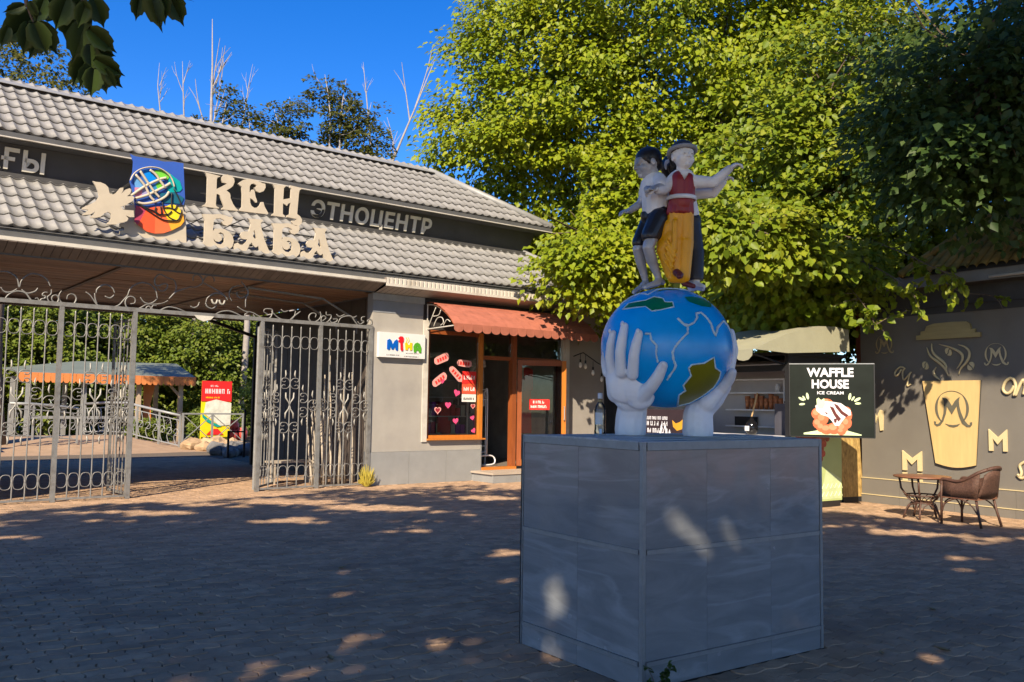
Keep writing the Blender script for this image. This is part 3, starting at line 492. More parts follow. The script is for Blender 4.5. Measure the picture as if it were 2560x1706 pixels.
# over the shop: ribbed strip, plain soffit
part('shop_fascia', MB().box((.025, YE-.06, 3.835), (HU, YE-.03, 3.885)), m_white, gh)
b = MB(); n = int((HU-.05)/.095)
for i in range(n):
    x = .03+(HU-.05)*i/n; b.box((x, YE-.055, 3.887), (x+.052, YE-.02, 4.0))
b.box((.03, YE-.03, 3.886), (HU, YE-.012, 3.998)); part('ribbed_strip', b, m_white, gh)
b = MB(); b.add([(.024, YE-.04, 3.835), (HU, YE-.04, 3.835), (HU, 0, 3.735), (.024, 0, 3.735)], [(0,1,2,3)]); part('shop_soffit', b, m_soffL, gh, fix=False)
b = MB()
for i in range(7): b.add([(.1+i*.125, YE-.03, 3.8305), (.112+i*.125, YE-.03, 3.8305), (.112+i*.125, -.02, 3.737), (.1+i*.125, -.02, 3.737)], [(0,1,2,3)])
part('soffit_groove', b, m_gutter, gh, fix=False)
# passage ceiling of brown planks
y = .015; i = 0
while y < 6.5:
    for (ua, ub) in ((UL, -7.2), (-7.19, -4.6), (-4.59, -2.1), (-2.09, -.01 if y < .24 else .40)):
        zc = 3.772+rnd.uniform(-.006, .006)
        part('ceiling_plank', MB().box((ua+rnd.uniform(0,.01), y, zc), (ub, y+.205, zc+.02)), m_ceil, gh)
    y += .222
part('ceiling_back', MB().box((UL, 0.23, 3.80), (.41, 6.6, 3.83)), m_dark, gh)
for ux in (-7.19, -4.59, -2.09): part('ceiling_batten', MB().box((ux-.035, .02, 3.745), (ux+.035, 6.5, 3.765)), m_soff, gh)
part('back_fascia', MB().box((UL, 6.55, 3.60), (0, 6.68, 4.1)), m_soff, gh)
# solid parts: shop block, inner walls, body under the upper roof
part('upper_body', MB().box((UL, 1.66, 4.0), (u1-.02, 5.2, 5.80)), m_frieze, gh)
b = MB(); b.add([(UL, 5.2, ZE+1.1), (HU-1.95, 5.2, ZE+1.1), (HU, 7.2, ZE), (UL, 7.2, ZE)], [(0,1,2,3)]); part('rear_slope', b, m_tile, gh, fix=False)
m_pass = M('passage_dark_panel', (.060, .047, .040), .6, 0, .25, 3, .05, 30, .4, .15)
x = 0.02
for i, yy in enumerate(np.arange(0.35, 6.4, .62)): part('passage_panel', MB().box((.36, yy, .0), (.415, yy+.6, 3.74)), m_pass, gh)
part('rear_post', MB().box((.30, 6.42, 0), (.40, 6.50, 3.6)), M('black_iron', (.02,.02,.02), .5, .3), gh)
part('rear_post', MB().box((-6.9, 6.25, 0), (-6.6, 6.6, 3.75)), m_pass, gh)
part('passage_pier', MB().box((-9.4, -.0, 0), (-7.0, 6.2, 3.73)), m_pass, gh)
# shop front wall
b = MB().box((0, 0, .64), (1.16, .22, 3.36)); b.box((1.161, 0, .64), (2.66, .10, .85)); part('wall', b, m_wall, gh)
part('wall_band', MB().box((0, -.006, 3.362), (1.16, .22, 3.735)), m_wallSh, gh)  # eave shadow painted as a strip along the wall top
part('band_moulding', MB().box((-.02, -.035, 3.60), (1.17, -.008, 3.733)), M('mould_grey', (.30,.30,.30), .6), gh)
part('side_wall', MB().box((.42, .222, 0), (.50, 6.3, 3.735)), m_pass, gh)
for ua, ub in ((0, .885), (.89, 1.775), (1.78, 2.66)): part('plinth_slab', MB().box((ua-.012 if ua == 0 else ua, -.018, 0), (ub, .2, .636)), m_plth, gh)
part('plinth_return', MB().box((2.664, .0, 0), (2.69, .5, .85)), m_plth, gh)
part('lintel', MB().box((1.17, .03, 3.10), (5.0, .25, 3.73)), m_dark, gh)
b = MB().box((5.14, .06, 0), (6.35, .22, 3.735)); part('wall', b, M('taupe_wall', (.30,.275,.25), .8, 0, .06, 2, .1, 90), gh)
b = MB().box((4.96, -.03, 0.0), (5.0, .2, 3.2)); b.box((5.003, -.045, 0.0), (5.137, .2, 3.2)); part('column', b, m_white, gh)
part('rear_wall', MB().box((2.0, 3.6, 0), (6.35, 3.7, 3.74)), m_dark, gh)
part('end_wall', MB().box((6.25, .222, 0), (6.35, 3.6, 3.74)), m_wall, gh)
b = MB(); b.box((.55, 3.0, 0), (5.0, 3.1, 3.6)); b.box((.55, .3, 3.55), (5.0, 3.0, 3.6)); b.box((.52, .3, 0), (.55, 3.0, 3.6)); b.box((4.97, .3, 0), (5.0, 3.0, 3.6)); part('shop_room', b, M('shop_room_wall', (.34,.31,.28), .8, 0, .2, 3), gh)
part('shop_floor', MB().box((.56, .101, .2), (4.97, 3.0, .262)), M('shop_floor', (.2,.17,.14), .5), gh)
# dark recess between shop and kiosk
# frieze lettering
m_e = MB(); text_mb(m_e, 'ЭТНОЦЕНТР', .445, lambda x, y, dd: (-.68+x, YF-.03-.255*(y+.02)-dd-.004, 5.395+y), .035, .012, 1.09, sx=1.0)
xs = [p[0] for p in m_e.v]; w = max(xs)-min(xs); s_ = 2.93/w
m_e.v = [(-.68+(x-min(xs))*s_, y, z) for x, y, z in m_e.v]
fl = fthing('frieze_lettering', 'small grey capital letters on the dark frieze right of the big letters', 'lettering', .8, YF, 5.3)
def split_letters(mb, parent, mat, name='letter'):
    """each connected shape becomes a letter of its own"""
    par = list(range(len(mb.v)))
    def fd(a):
        while par[a] != a: par[a] = par[par[a]]; a = par[a]
        return a
    for q in mb.f:
        for a in q[1:]: par[fd(a)] = fd(q[0])
    gr = {}
    for q in mb.f: gr.setdefault(fd(q[0]), []).append(q)
    # shapes overlapping in x belong to one letter
    it = []
    for k, fs in gr.items():
        ids = sorted({i for q in fs for i in q}); it.append((min(mb.v[i][0] for i in ids), max(mb.v[i][0] for i in ids), fs))
    it.sort(key=lambda r: r[0]); out = []
    for a, c, fs in it:
        if out and a < out[-1][1]-.01 and False: out[-1][1] = max(c, out[-1][1]); out[-1][2] += fs
        else: out.append([a, c, list(fs)])
    for a, c, fs in out:
        ids = sorted({i for q in fs for i in q}); mp_ = {i: k for k, i in enumerate(ids)}; b = MB(); b.add([mb.v[i] for i in ids], [tuple(mp_[i] for i in q) for q in fs]); part(name, b, mat, parent)
split_letters(m_e, fl, m_letS)
m_e = MB(); text_mb(m_e, 'ТЫНДАҒЫ', .445, lambda x, y, dd: (x, YF-.03-.255*(y+.02)-dd-.004, 5.395+y), .035, .012, 1.09, 'RIGHT')
xs = [p[0] for p in m_e.v]; m_e.v = [(x-max(xs)-5.585, y, z) for x, y, z in m_e.v]
fl2 = fthing('frieze_lettering', 'two grey capital letters on the dark frieze at the far end above the bird', 'lettering', -6.2, YF, 5.3)
keep = MB(); ok = [q for q in m_e.f if all(m_e.v[i][0] > -6.56 for i in q)]; ids = sorted({i for q in ok for i in q}); mp_ = {i: k for k, i in enumerate(ids)}; keep.add([m_e.v[i] for i in ids], [tuple(mp_[i] for i in q) for q in ok]); split_letters(keep, fl2, m_letS)

# ================================================================ big sign of cut-out letters, bird and emblem in front of the lower roof
sg = fthing('name_sign', 'large cream cut-out letters with curls standing before the lower roof', 'sign', -2.3, -.25, 4.2)
fnL = lambda y0: (lambda x, z, dd: (x, y0+dd, z))
def letter(pl, holes=(), off=(0,0), y0=-.28): part('letter', MB().prism([(x+off[0], z+off[1]) for x, z in pl], fnL(y0), .045, 0, [[(x+off[0], z+off[1]) for x, z in h] for h in holes]), m_let, sg)
letter(G_K); letter(G_E); letter(G_H); letter(G_B, [G_Bh]); letter(G_A, [G_Ah]); letter(G_B, [G_Bh], B2off); letter(G_A, [G_Ah], A2off)
m_iron = M('dark_iron', (.035,.035,.035), .5, .4)
for uu in (-3.35, -2.75, -2.2, -1.6, -1.15):
    part('stay', MB().tube([(uu, -.23, 4.45), (uu+.02, .25, 4.50)], .012, 6), m_iron, sg); part('stay', MB().tube([(uu, -.23, 4.75), (uu-.02, .62, 4.72)], .010, 6), m_iron, sg)
part('sign_rail', MB().bar((-3.5, -.225, 4.62), (-1.0, -.225, 4.62), .02), m_iron, sg); part('sign_rail', MB().bar((-3.5, -.225, 4.32), (-1.0, -.225, 4.32), .02), m_iron, sg); part('sign_rail', MB().bar((-3.5, -.225, 5.10), (-1.7, -.225, 5.10), .02), m_iron, sg)
bd = fthing('bird_cutout', 'cream cut-out dove with spread feathers beside the coloured emblem', 'sign', -5.0, -.38, 4.3)
part('body', MB().prism(bird, fnL(-.42), .045), m_let, bd); part('eye', MB().lathe([(.013,0),(.013,.006)], 10, 0, (0,0,0)), m_iron, bd).matrix_local = Matrix.Translation((bird[1][0]+.045+5.0, -.425+.38, bird[1][1]-.045-4.3)) @ Matrix.Rotation(R(90), 4, 'X')
part('bracket', MB().bar((-5.0, -.38, 4.6), (-5.0, .35, 4.58), .025), m_iron, bd); part('bracket', MB().bar((-5.2, -.38, 4.72), (-5.2, .5, 4.7), .025), m_iron, bd)
em = fthing('emblem_panel', 'square emblem panel with a rainbow globe on blue and cream', 'sign', -4.2, -.2, 4.1)
part('cream_board', MB().prism(L_cream, fnL(-.24), .03), m_let, em)
m_print = lambda n, c: M('print_'+n, c, .45, 0, .05, 4)
part('blue_board', MB().prism(L_blue, fnL(-.262), .02), m_print('ultramarine', (.035,.10,.42)), em)
cols = dict(p_sky=(.12,.32,.62), p_blue=(.0,.22,.72), p_mid=(.06,.22,.5), p_green=(.16,.55,.05), p_teal=(0,.33,.34), p_pink=(.62,.22,.30), p_dark=(.01,.11,.18), p_green2=(.14,.5,.04), p_blue2=(.03,.22,.45), p_lil=(.3,.28,.5), p_mag=(.42,.05,.10), p_red=(.72,.09,.03), p_org=(.85,.15,.05), p_amb=(.88,.38,.03))
for i, (k, c) in enumerate(cols.items()): part('colour_field', MB().prism(globals()['L_'+k], fnL(-.272-.0004*i), .006), m_print(k, c), em)
yc = L_p_amb[0]; b = MB(); cx = (L_p_amb[0][0]+L_p_amb[1][0])/2-.02; cz = (L_p_amb[0][1]+L_p_amb[1][1])/2-.07; b.prism([(cx+.135*math.cos(t_), cz+.135*math.sin(t_)) for t_ in np.linspace(0, 6.283, 20)[:-1]], fnL(-.286), .006); part('colour_field', b, m_print('yellow', (.82,.62,.02)), em)
for l in LW: part('lattice_strip', MB().tube([(x, -.30, z) for x, z in spline([(x, z, 0) for x, z in l], 4) and [(p[0], p[1]) for p in spline([(x, z, 0) for x, z in l], 4)]], .021, 6, flat=.5), m_let, em, True)
for l in LB: part('lattice_wire', MB().tube([(p[0], -.295, p[1]) for p in spline([(x, z, 0) for x, z in l], 4)], .011, 5), m_iron, em, True)
for uu in (-4.5, -3.9): part('bracket', MB().bar((uu, -.22, 4.5), (uu, .25, 4.5), .03), m_iron, em); part('bracket', MB().bar((uu, -.22, 5.2), (uu, 1.4, 5.2), .03), m_iron, em)
# ================================================================ shop front
m_or = M('orange_wood', (.50, .165, .022), .42, 0, .16, 5, .05, 50, .5, 0, (6, 6, .6))
m_orD = M('red_brown_wood', (.26, .07, .018), .45, 0, .16, 5, .05, 50, .5, 0, (6, 6, .6))  # darker copy of the orange wood
m_blk = M('matt_black', (.012,.012,.013), .6)
win = fthing('shop_window', 'shop window with orange wooden frame and pink hearts stuck inside the glass', 'window', 1.9, .02, .85)
part('frame', MB().box((1.30, .03, .885), (1.36, .12, 3.10)), m_orD, win)
b = MB().box((2.60, -.01, .885), (2.69, .13, 3.10)); part('frame', b, m_or, win)
part('frame', MB().box((1.362, .03, .885), (2.598, .11, .95)), m_or, win); part('frame', MB().box((1.362, .03, 3.02), (2.598, .11, 3.10)), m_orD, win)
part('sill', MB().box((1.28, -.10, .853), (2.72, .14, .883)), m_or, win)
part('pane', MB().box((1.362, .066, .952), (2.598, .072, 3.018)), GLASS, win)
wt = MB().box((1.165, -.03, .82), (1.285, .11, 3.28)); part('white_jamb', wt, m_white, win)
# stickers on the glass
m_pk = M('sticker_pink', (.80, .08, .22), .4, 0, .05); m_pl = M('sticker_rose', (.72, .33, .30), .4, 0, .12, 30); m_rd = M('sticker_red', (.72, .03, .025), .4, 0, .05); m_sw = M('sticker_white', (.78,.75,.70), .4)
def heart(cx, cz, s, a=0):
    P = []
    for t_ in np.linspace(0, 2*math.pi, 26)[:-1]:
        x = 16*math.sin(t_)**3/17; z = (13*math.cos(t_)-5*math.cos(2*t_)-2*math.cos(3*t_)-math.cos(4*t_))/17
        P.append((cx+s*(x*math.cos(a)-z*math.sin(a)), cz+s*(x*math.sin(a)+z*math.cos(a))))
    return P
fnS = lambda y0: (lambda x, z, dd: (x, y0-dd, z))
k_ = lambda px, py: (1.36+(px-413)/(1045-413)*1.24, .95+(715-py)/(715-0)*1.30)   # window grid
for px, py, s, a in ((585,105,.062,.1), (775,235,.085,-.3), (665,375,.08,0), (765,555,.075,.1), (985,520,.058,.3), (1003,668,.06,.6)):
    x, z = k_(px, py); part('heart_sticker', MB().prism(heart(x, z, s, a), fnS(.064), .002), m_pk, win)
for px, py, s in ((535,435,.09), (990,385,.065)):
    x, z = k_(px, py); part('heart_sticker', MB().prism(heart(x, z, s), fnS(.064), .002, 0, [heart(x, z, s*.68)]), m_pl, win); part('heart_sticker', MB().prism(heart(x, z, s*.62), fnS(.064), .002), M('sticker_wine', (.3,.02,.04), .4), win)
q_ = lambda px, py: (1.36+(px-160)/(1120-160)*1.24, 3.02-(py-110)/8.71/1304*18.0*1.0*.001-(py-110)*.000936)
def lozenge(px, py, l, h, a):
    x, z = q_(px, py); P = []
    for sx, sz in ((-1,.2),(-.85,.8),(-.5,1),(.4,1),(.85,.9),(1,.4),(1,-.4),(.7,-1),(-.3,-.9),(-.8,-.8),(-1,-.3)): P.append((x+l*sx*math.cos(a)-h*sz*math.sin(a), z+l*sx*math.sin(a)+h*sz*math.cos(a)))
    o = part('word_sticker', MB().prism(P, fnS(.064), .002), m_pl, win)
    bb = MB()
    for kx in (-.5, -.15, .2, .55): cx, cz = x+l*kx*math.cos(a), z+l*kx*math.sin(a); bb.prism([(cx+dx*math.cos(a)-dz*math.sin(a), cz+dx*math.sin(a)+dz*math.cos(a)) for dx, dz in ((-.022,-.04),(.02,-.035),(.026,.03),(-.018,.04))], fnS(.061), .002)
    part('print', bb, m_rd, o)
lozenge(400, 650, .19, .085, .42); lozenge(850, 725, .19, .075, -.06); lozenge(690, 970, .21, .08, -.70); lozenge(370, 1110, .20, .085, .62)
x, z = q_(985, 1075); part('round_sticker', MB().prism([(x+.125*math.cos(t_), z+.125*math.sin(t_)) for t_ in np.linspace(.9, .9+math.pi, 14)], fnS(.064), .002), M('sticker_brown', (.40,.10,.02), .4), win)
part('round_sticker', MB().prism([(x+.125*math.cos(t_), z+.125*math.sin(t_)) for t_ in np.linspace(.9+math.pi, .9+2*math.pi, 14)], fnS(.064), .002), M('sticker_amber', (.82,.40,.03), .4), win)
for z0, z1, mt, tx in ((2.02, 2.28, m_rd, '%'), (1.81, 2.012, M('sticker_coral', (.75,.10,.05), .4), 'Для вас'), (1.64, 1.80, m_sw, 'мы открыты')):
    o = part('notice', MB().box((2.20, .058, z0), (2.56, .064, z1)), mt, win); bb = MB(); scribble(bb, 2.24, (z0+z1)/2-.04, .28, .08 if mt is not m_sw else .05, lambda x, z, dd: (x, .0575-dd, z)); part('print', bb, m_sw if mt is not m_sw else m_blk, o)
# things behind the glass
m_inn = [M('cloth_wine', (.38,.03,.06), .8), M('cloth_purple', (.30,.05,.30), .8), M('cloth_grey', (.25,.25,.27), .8), M('cloth_red', (.60,.04,.04), .8), M('cloth_black', (.05,.05,.06), .8), M('cloth_cream', (.5,.45,.36), .8)]
sh = fthing('display_shelving', 'metal display shelves with merchandise behind the shop window', 'shelves', 2.0, .45, .26)
m_met = M('bright_metal', (.55,.55,.56), .3, .8)
for uu in (1.45, 2.5):
    for yy in (.3, .62): part('upright', MB().bar((uu, yy, .26), (uu, yy, 2.3), .022), m_met, sh)
for zz in (.95, 1.32, 1.72, 2.08): part('shelf', MB().box((1.44, .28, zz), (2.51, .64, zz+.018)), m_met, sh)
for i in range(16):
    uu = 1.5+(i % 8)*.125; zz = (.97, 1.34)[i//8]; mt = m_inn[rnd.randrange(6)]; h = rnd.uniform(.14, .30)
    o = tag(part('folded_garment', MB().box((uu, .33, zz), (uu+.1, .58, zz+h)), mt, None), 'folded garment standing on the shelves behind the shop window', 'garment', 'garments on the display shelves')
    o.matrix_world = Matrix.Translation(FO) @ Matrix.Rotation(FA, 4, 'Z')
def garment(u, y, z, w, l, mt, lab, grp=None):
    t_ = fthing('hanging_garment', lab, 'garment', u, y, z-l, grp); b = MB()
    P = [(-.06,0),(.06,0),(w*.5,-.05),(w*.62,-.34*l),(w*.40,-.36*l),(w*.46,-l),(-w*.46,-l),(-w*.40,-.36*l),(-w*.62,-.34*l),(-w*.5,-.05)]
    b.prism([(u+a, z+c) for a, c in P], lambda a, c, dd: (a, y+dd+.02*math.sin(a*40), c), .06); part('cloth', b, mt, t_); part('hanger', MB().tube([(u-w*.3, y+.03, z-.02), (u, y+.03, z+.05), (u, y+.03, z+.12)], .006, 5), m_met, t_)
garment(1.9, .30, 1.62, .28, .62, m_inn[3], 'red garment hanging behind the shop window among pink hearts')
for i, (u, z, w, l) in enumerate(((2.95,1.72,.4,.95), (3.2,1.72,.38,1.0), (3.36,1.7,.36,.85))): garment(u, 1.1+i*.12, z, w, l, m_inn[(4,2,1)[i]], ('black','grey','purple')[i]+' garment on the rack inside the open shop doorway')
garment(3.2, .9, 2.62, .42, .55, M('cloth_print', (.5,.46,.42), .8, 0, .7, 14), 'patterned t-shirt hanging high inside the shop doorway')
garment(4.35, .55, 2.45, .34, 1.5, m_inn[3], 'long red garment hanging behind the open glass door')
garment(4.05, .5, 2.5, .30, .85, m_inn[5], 'pale garment with dark print behind the open glass door')
# doorway: orange frame, transom, rack
df = fthing('shop_doorway', 'orange wooden door frame with transom and threshold beside the shop window', 'doorway', 3.2, .1, .2)
part('threshold', MB().box((2.692, -.05, .2), (3.60, .12, .262)), m_or, df); part('post', MB().box((3.49, -.02, .262), (3.60, .13, 3.10)), m_orD, df)
part('transom', MB().box((2.692, .02, 2.55), (3.489, .11, 2.63)), m_orD, df); part('transom', MB().box((3.602, .05, 2.60), (4.955, .11, 2.64)), m_orD, df)
part('fanlight_pane', MB().box((2.692, .06, 2.632), (3.489, .066, 3.098)), GLASS, df); part('fanlight_pane', MB().box((3.602, .06, 2.642), (4.955, .066, 3.098)), GLASS, df)
part('inner_post', MB().box((4.86, .03, .262), (4.955, .12, 2.598)), M('dark_wine_wood', (.06,.02,.018), .5), df)
dl = thing('open_door', 'glazed orange door standing open with red notice on its glass', 'door', fw(3.62, -.03, .27), FA-R(24), None, (0,0,0))
DW, DH = 1.12, 2.31
for nm, a, c, mt in (('stile', (0,0,0), (.10,.045,DH), m_orD), ('stile', (DW-.10,0,0), (DW,.045,DH), m_or), ('rail', (.102,0,0), (DW-.102,.045,.14), m_or), ('rail', (.102,0,DH-.12), (DW-.102,.045,DH), m_orD)): part(nm, MB().box(a, c), mt, dl)
part('pane', MB().box((.102,.018,.142), (DW-.102,.024,DH-.122)), GLASS, dl)
o = part('notice', MB().box((.28,.008,1.22), (.74,.016,1.45)), m_rd, dl); bb = MB(); scribble(bb, .36, 1.36, .30, .06, lambda x, z, dd: (x, .0075-dd, z)); scribble(bb, .31, 1.26, .40, .06, lambda x, z, dd: (x, .0075-dd, z)); part('print', bb, m_sw, o)
part('heart_sticker', MB().prism(heart(.28, .55, .16), fnS(.016), .002, 0, [heart(.28, .55, .145)]), m_pk, dl)
part('handle', MB().tube([(DW-.05,-.01,1.0), (DW-.05,-.05,1.0), (DW-.05,-.05,1.3), (DW-.05,-.01,1.3)], .011, 6), m_met, dl)
m_wm = M('white_metal_tube', (.74,.74,.74), .35, .1)
rk = fthing('clothes_rack', 'white tubular clothes rack in the shop doorway with a curved foot', 'clothes rack', 3.05, .45, .26)
for uu in (2.86, 3.04):
    part('hoop', MB().tube(spline([(uu-.05,.35,1.55),(uu-.05,.35,1.82),(uu,.35,1.88),(uu+.05,.35,1.82),(uu+.05,.35,.46)], 4), .013, 7), m_wm, rk, True)
part('foot', MB().tube(spline([(2.82,.25,.30),(2.84,.3,.46),(3.2,.35,.48),(3.3,.33,.40),(3.22,.28,.30),(2.9,.25,.285)], 5), .016, 7), m_wm, rk, True)
part('cross_bar', MB().tube([(2.75,.9,1.92),(3.45,.9,1.92)], .012, 6), m_wm, rk); part('cross_bar', MB().tube([(3.05,.9,1.70),(3.48,.9,1.70)], .012, 6), m_wm, rk); part('cross_bar', MB().tube([(2.95,.9,.66),(3.46,.9,.66)], .012, 6), m_wm, rk); part('cross_bar', MB().tube([(2.95,.9,.52),(3.46,.9,.52)], .012, 6), m_wm, rk)
for uu in (2.96, 3.46): part('upright', MB().tube([(uu,.9,.26),(uu,.9,1.95)], .013, 6), m_wm, rk)
# step
st_ = fthing('entrance_step', 'low stone step in front of the shop doorway', 'step', 3.3, -.5)
for a, c in ((2.42, 3.02), (3.025, 3.75), (3.755, 5.0)): part('riser_slab', MB().box((a, -.78, 0), (c, -.74, .165)), m_plth, st_)
part('tread', MB().box((2.40, -.80, .166), (5.0, -.02, .205)), M('step_tread', (.40,.33,.26), .7, 0, .12, 4, .1, 60), st_); part('fill', MB().box((2.44, -.739, 0), (4.99, -.02, .165)), m_plth, st_)
# awning covered with shingles, scalloped edge
m_shg = M('terracotta_shingle', (.37, .125, .08), .8, 0, .12, 6, .25, 90, .25, .07)
aw = fthing('shop_awning', 'terracotta shingled awning with scalloped edge over the shop front', 'awning', 3.2, -.5, 3.0)
A0, A1 = 1.22, 5.10
pf = [(0, 3.635), (-.18, 3.625), (-.36, 3.58), (-.54, 3.50), (-.72, 3.395), (-.88, 3.275), (-1.0, 3.15)]
def prof(t_):
    t_ *= len(pf)-1; i = min(int(t_), len(pf)-2); f_ = t_-i; return (pf[i][0]*(1-f_)+pf[i+1][0]*f_, pf[i][1]*(1-f_)+pf[i+1][1]*f_)
b = MB(); vs = []
for y, z in pf: vs += [(A0, y, z-.02), (A1, y, z-.02)]
b.add(vs, [(2*i, 2*i+1, 2*i+3, 2*i+2) for i in range(len(pf)-1)]); part('awning_sheet', b, m_orD, aw, fix=False)
rows = 8
for r in range(rows):
    t0 = r/rows; t1 = (r+1)/rows+.015; y0, z0 = prof(t0); y1, z1 = prof(min(t1, 1)); u = A0-(.0 if r % 2 else .22)
    nrm = Vector((0, (z0-z1), -(y1-y0))); nrm = nrm.normalized() if nrm.z > 0 else -nrm.normalized()
    while u < A1:
        ua, ub = max(u, A0)+.004, min(u+.45, A1)-.004
        if ub-ua > .03:
            o0 = nrm*.004; o1 = nrm*(.020+rnd.uniform(0,.004)); b = MB(); b.add([(ua, y0+o0.y, z0+o0.z), (ub, y0+o0.y, z0+o0.z), (ub, y1+o1.y, z1+o1.z), (ua, y1+o1.y, z1+o1.z), (ub, y1, z1), (ua, y1, z1)], [(0,1,2,3),(3,2,4,5)]); part('shingle', b, m_shg, aw, fix=False)
        u += .45
ns = 17; sw = (A1-A0)/ns
for i in range(ns):
    ua = A0+i*sw+.004; ub = A0+(i+1)*sw-.004; c = (ua+ub)/2; hw = (ub-ua)/2; zt, zb = 3.165, 3.06
    P = [(ua, zt), (ub, zt), (ub, zb)]+[(c+hw*math.cos(t_), zb-.065*math.sin(t_)) for t_ in np.linspace(0, math.pi, 9)[1:-1]]+[(ua, zb)]
    part('scallop', MB().prism(P, lambda x, z, dd: (x, -1.012-dd*.5+rnd.uniform(-.001,.001), z), .012), m_shg, aw)
m_frm = M('cream_iron', (.55,.52,.46), .5, .2)
for uu in (A0+.03, A1-.03):
    part('bracket', MB().tube([(uu, -.02, 3.62), (uu, -.02, 3.10), (uu, -.97, 3.12)], .014, 6), m_frm, aw); part('bracket_curve', MB().tube([(uu, y, z-.035) for y, z in pf], .012, 6), m_frm, aw)
    for P in ([(uu,-.05,3.13),(uu,-.2,3.35),(uu,-.32,3.52)], [(uu,-.2,3.35),(uu,-.42,3.36),(uu,-.5,3.46)], [(uu,-.25,3.14),(uu,-.38,3.30),(uu,-.55,3.30),(uu,-.6,3.2),(uu,-.5,3.15)], [(uu,-.6,3.14),(uu,-.72,3.25),(uu,-.84,3.2)]): part('scroll', MB().tube(spline(P, 4), .010, 5), m_frm, aw, True)
# sign box
sb = fthing('shop_sign', 'white box sign with colourful children lettering on the grey wall', 'sign', .63, -.08, 2.48)
part('box', MB().box((.10, -.10, 2.485), (1.155, -.004, 2.975)), M('sign_white', (.66,.65,.63), .4, 0, .03), sb)
m_bl = M('letter_blue', (.0,.09,.42), .4); m_gr = M('letter_green', (.08,.33,.02), .4); m_ye = M('letter_yellow', (.80,.50,.01), .4); m_re = M('letter_red', (.62,.01,.02), .4)
fnB = lambda x, z, dd: (x, -.101-dd, z)
mp2 = lambda px, py: (.10+(px-245)/(885-245)*1.055, 2.975-(py-845)/(1205-845)*.49)
def blk(pts, mt, holes=()): part('letter', MB().prism([mp2(*p) for p in pts], fnB, .012, 0, [[mp2(*p) for p in h] for h in holes]), mt, sb)
blk([(350,960),(380,940),(405,960),(425,1020),(450,965),(480,940),(498,965),(498,1100),(478,1105),(465,1090),(460,1040),(435,1090),(412,1090),(392,1040),(388,1090),(365,1100),(348,1085)], m_bl)
blk([(500,920),(530,892),(560,895),(575,915),(575,960),(562,985),(570,1100),(548,1108),(535,1080),(530,975),(515,985),(498,960),(518,945)], m_re)
blk([(595,985),(625,975),(640,1010),(660,1010),(668,975),(698,980),(695,1085),(668,1090),(662,1050),(640,1050),(632,1090),(602,1085)], m_ye)
blk([(720,1090),(715,1030),(735,985),(770,968),(805,985),(828,1040),(828,1115),(800,1120),(785,1085),(760,1085),(750,1118),(725,1115)], m_gr, [[(762,1045),(772,1020),(782,1045)]])
part('antenna', MB().tube([(mp2(610,975)[0], -.108, mp2(610,975)[1]), (mp2(622,930)[0], -.108, mp2(622,930)[1]), (mp2(605,905)[0], -.108, mp2(605,905)[1])], .006, 5), m_ye, sb); part('antenna', MB().tube([(mp2(640,975)[0], -.108, mp2(640,975)[1]), (mp2(650,935)[0], -.108, mp2(650,935)[1]), (mp2(635,900)[0], -.108, mp2(635,900)[1])], .006, 5), m_ye, sb)
bb = MB(); x, z = mp2(345,1178); scribble(bb, x, z, .29, .022, fnB); x, z = mp2(590,1190); scribble(bb, x, z, .33, .022, fnB); x, z = mp2(615,1140); scribble(bb, x, z, .30, .014, fnB); part('print', bb, m_blk, sb)
# string of bulbs on the taupe wall
sl_ = fthing('bulb_string', 'black cable with four hanging glass bulbs on the taupe wall', 'string lights', 5.4, -.25, 2.3)
part('cable', MB().tube(spline([(5.16,-.15,2.72),(5.30,-.3,2.80),(5.36,-.32,2.78),(5.62,-.32,2.66),(5.85,-.32,2.56),(6.2,-.32,2.52)], 5), .012, 6), m_blk, sl_, True)
for uu, zz in ((5.22,2.58),(5.38,2.56),(5.62,2.42),(5.90,2.28)):
    o = part('bulb', MB().lathe([(.010,.0),(.035,.03),(.04,.06),(.03,.10),(.016,.13)], 12, 0, (uu,-.32,zz-.13)), M('bulb_glass', (.72,.70,.64), .15), sl_, True); part('socket', MB().lathe([(.02,0),(.02,.07)], 10, 0, (uu,-.32,zz)), m_blk, o); part('lead', MB().tube([(uu,-.32,zz+.07),(uu,-.32,zz+.2)], .006, 5), m_blk, o)
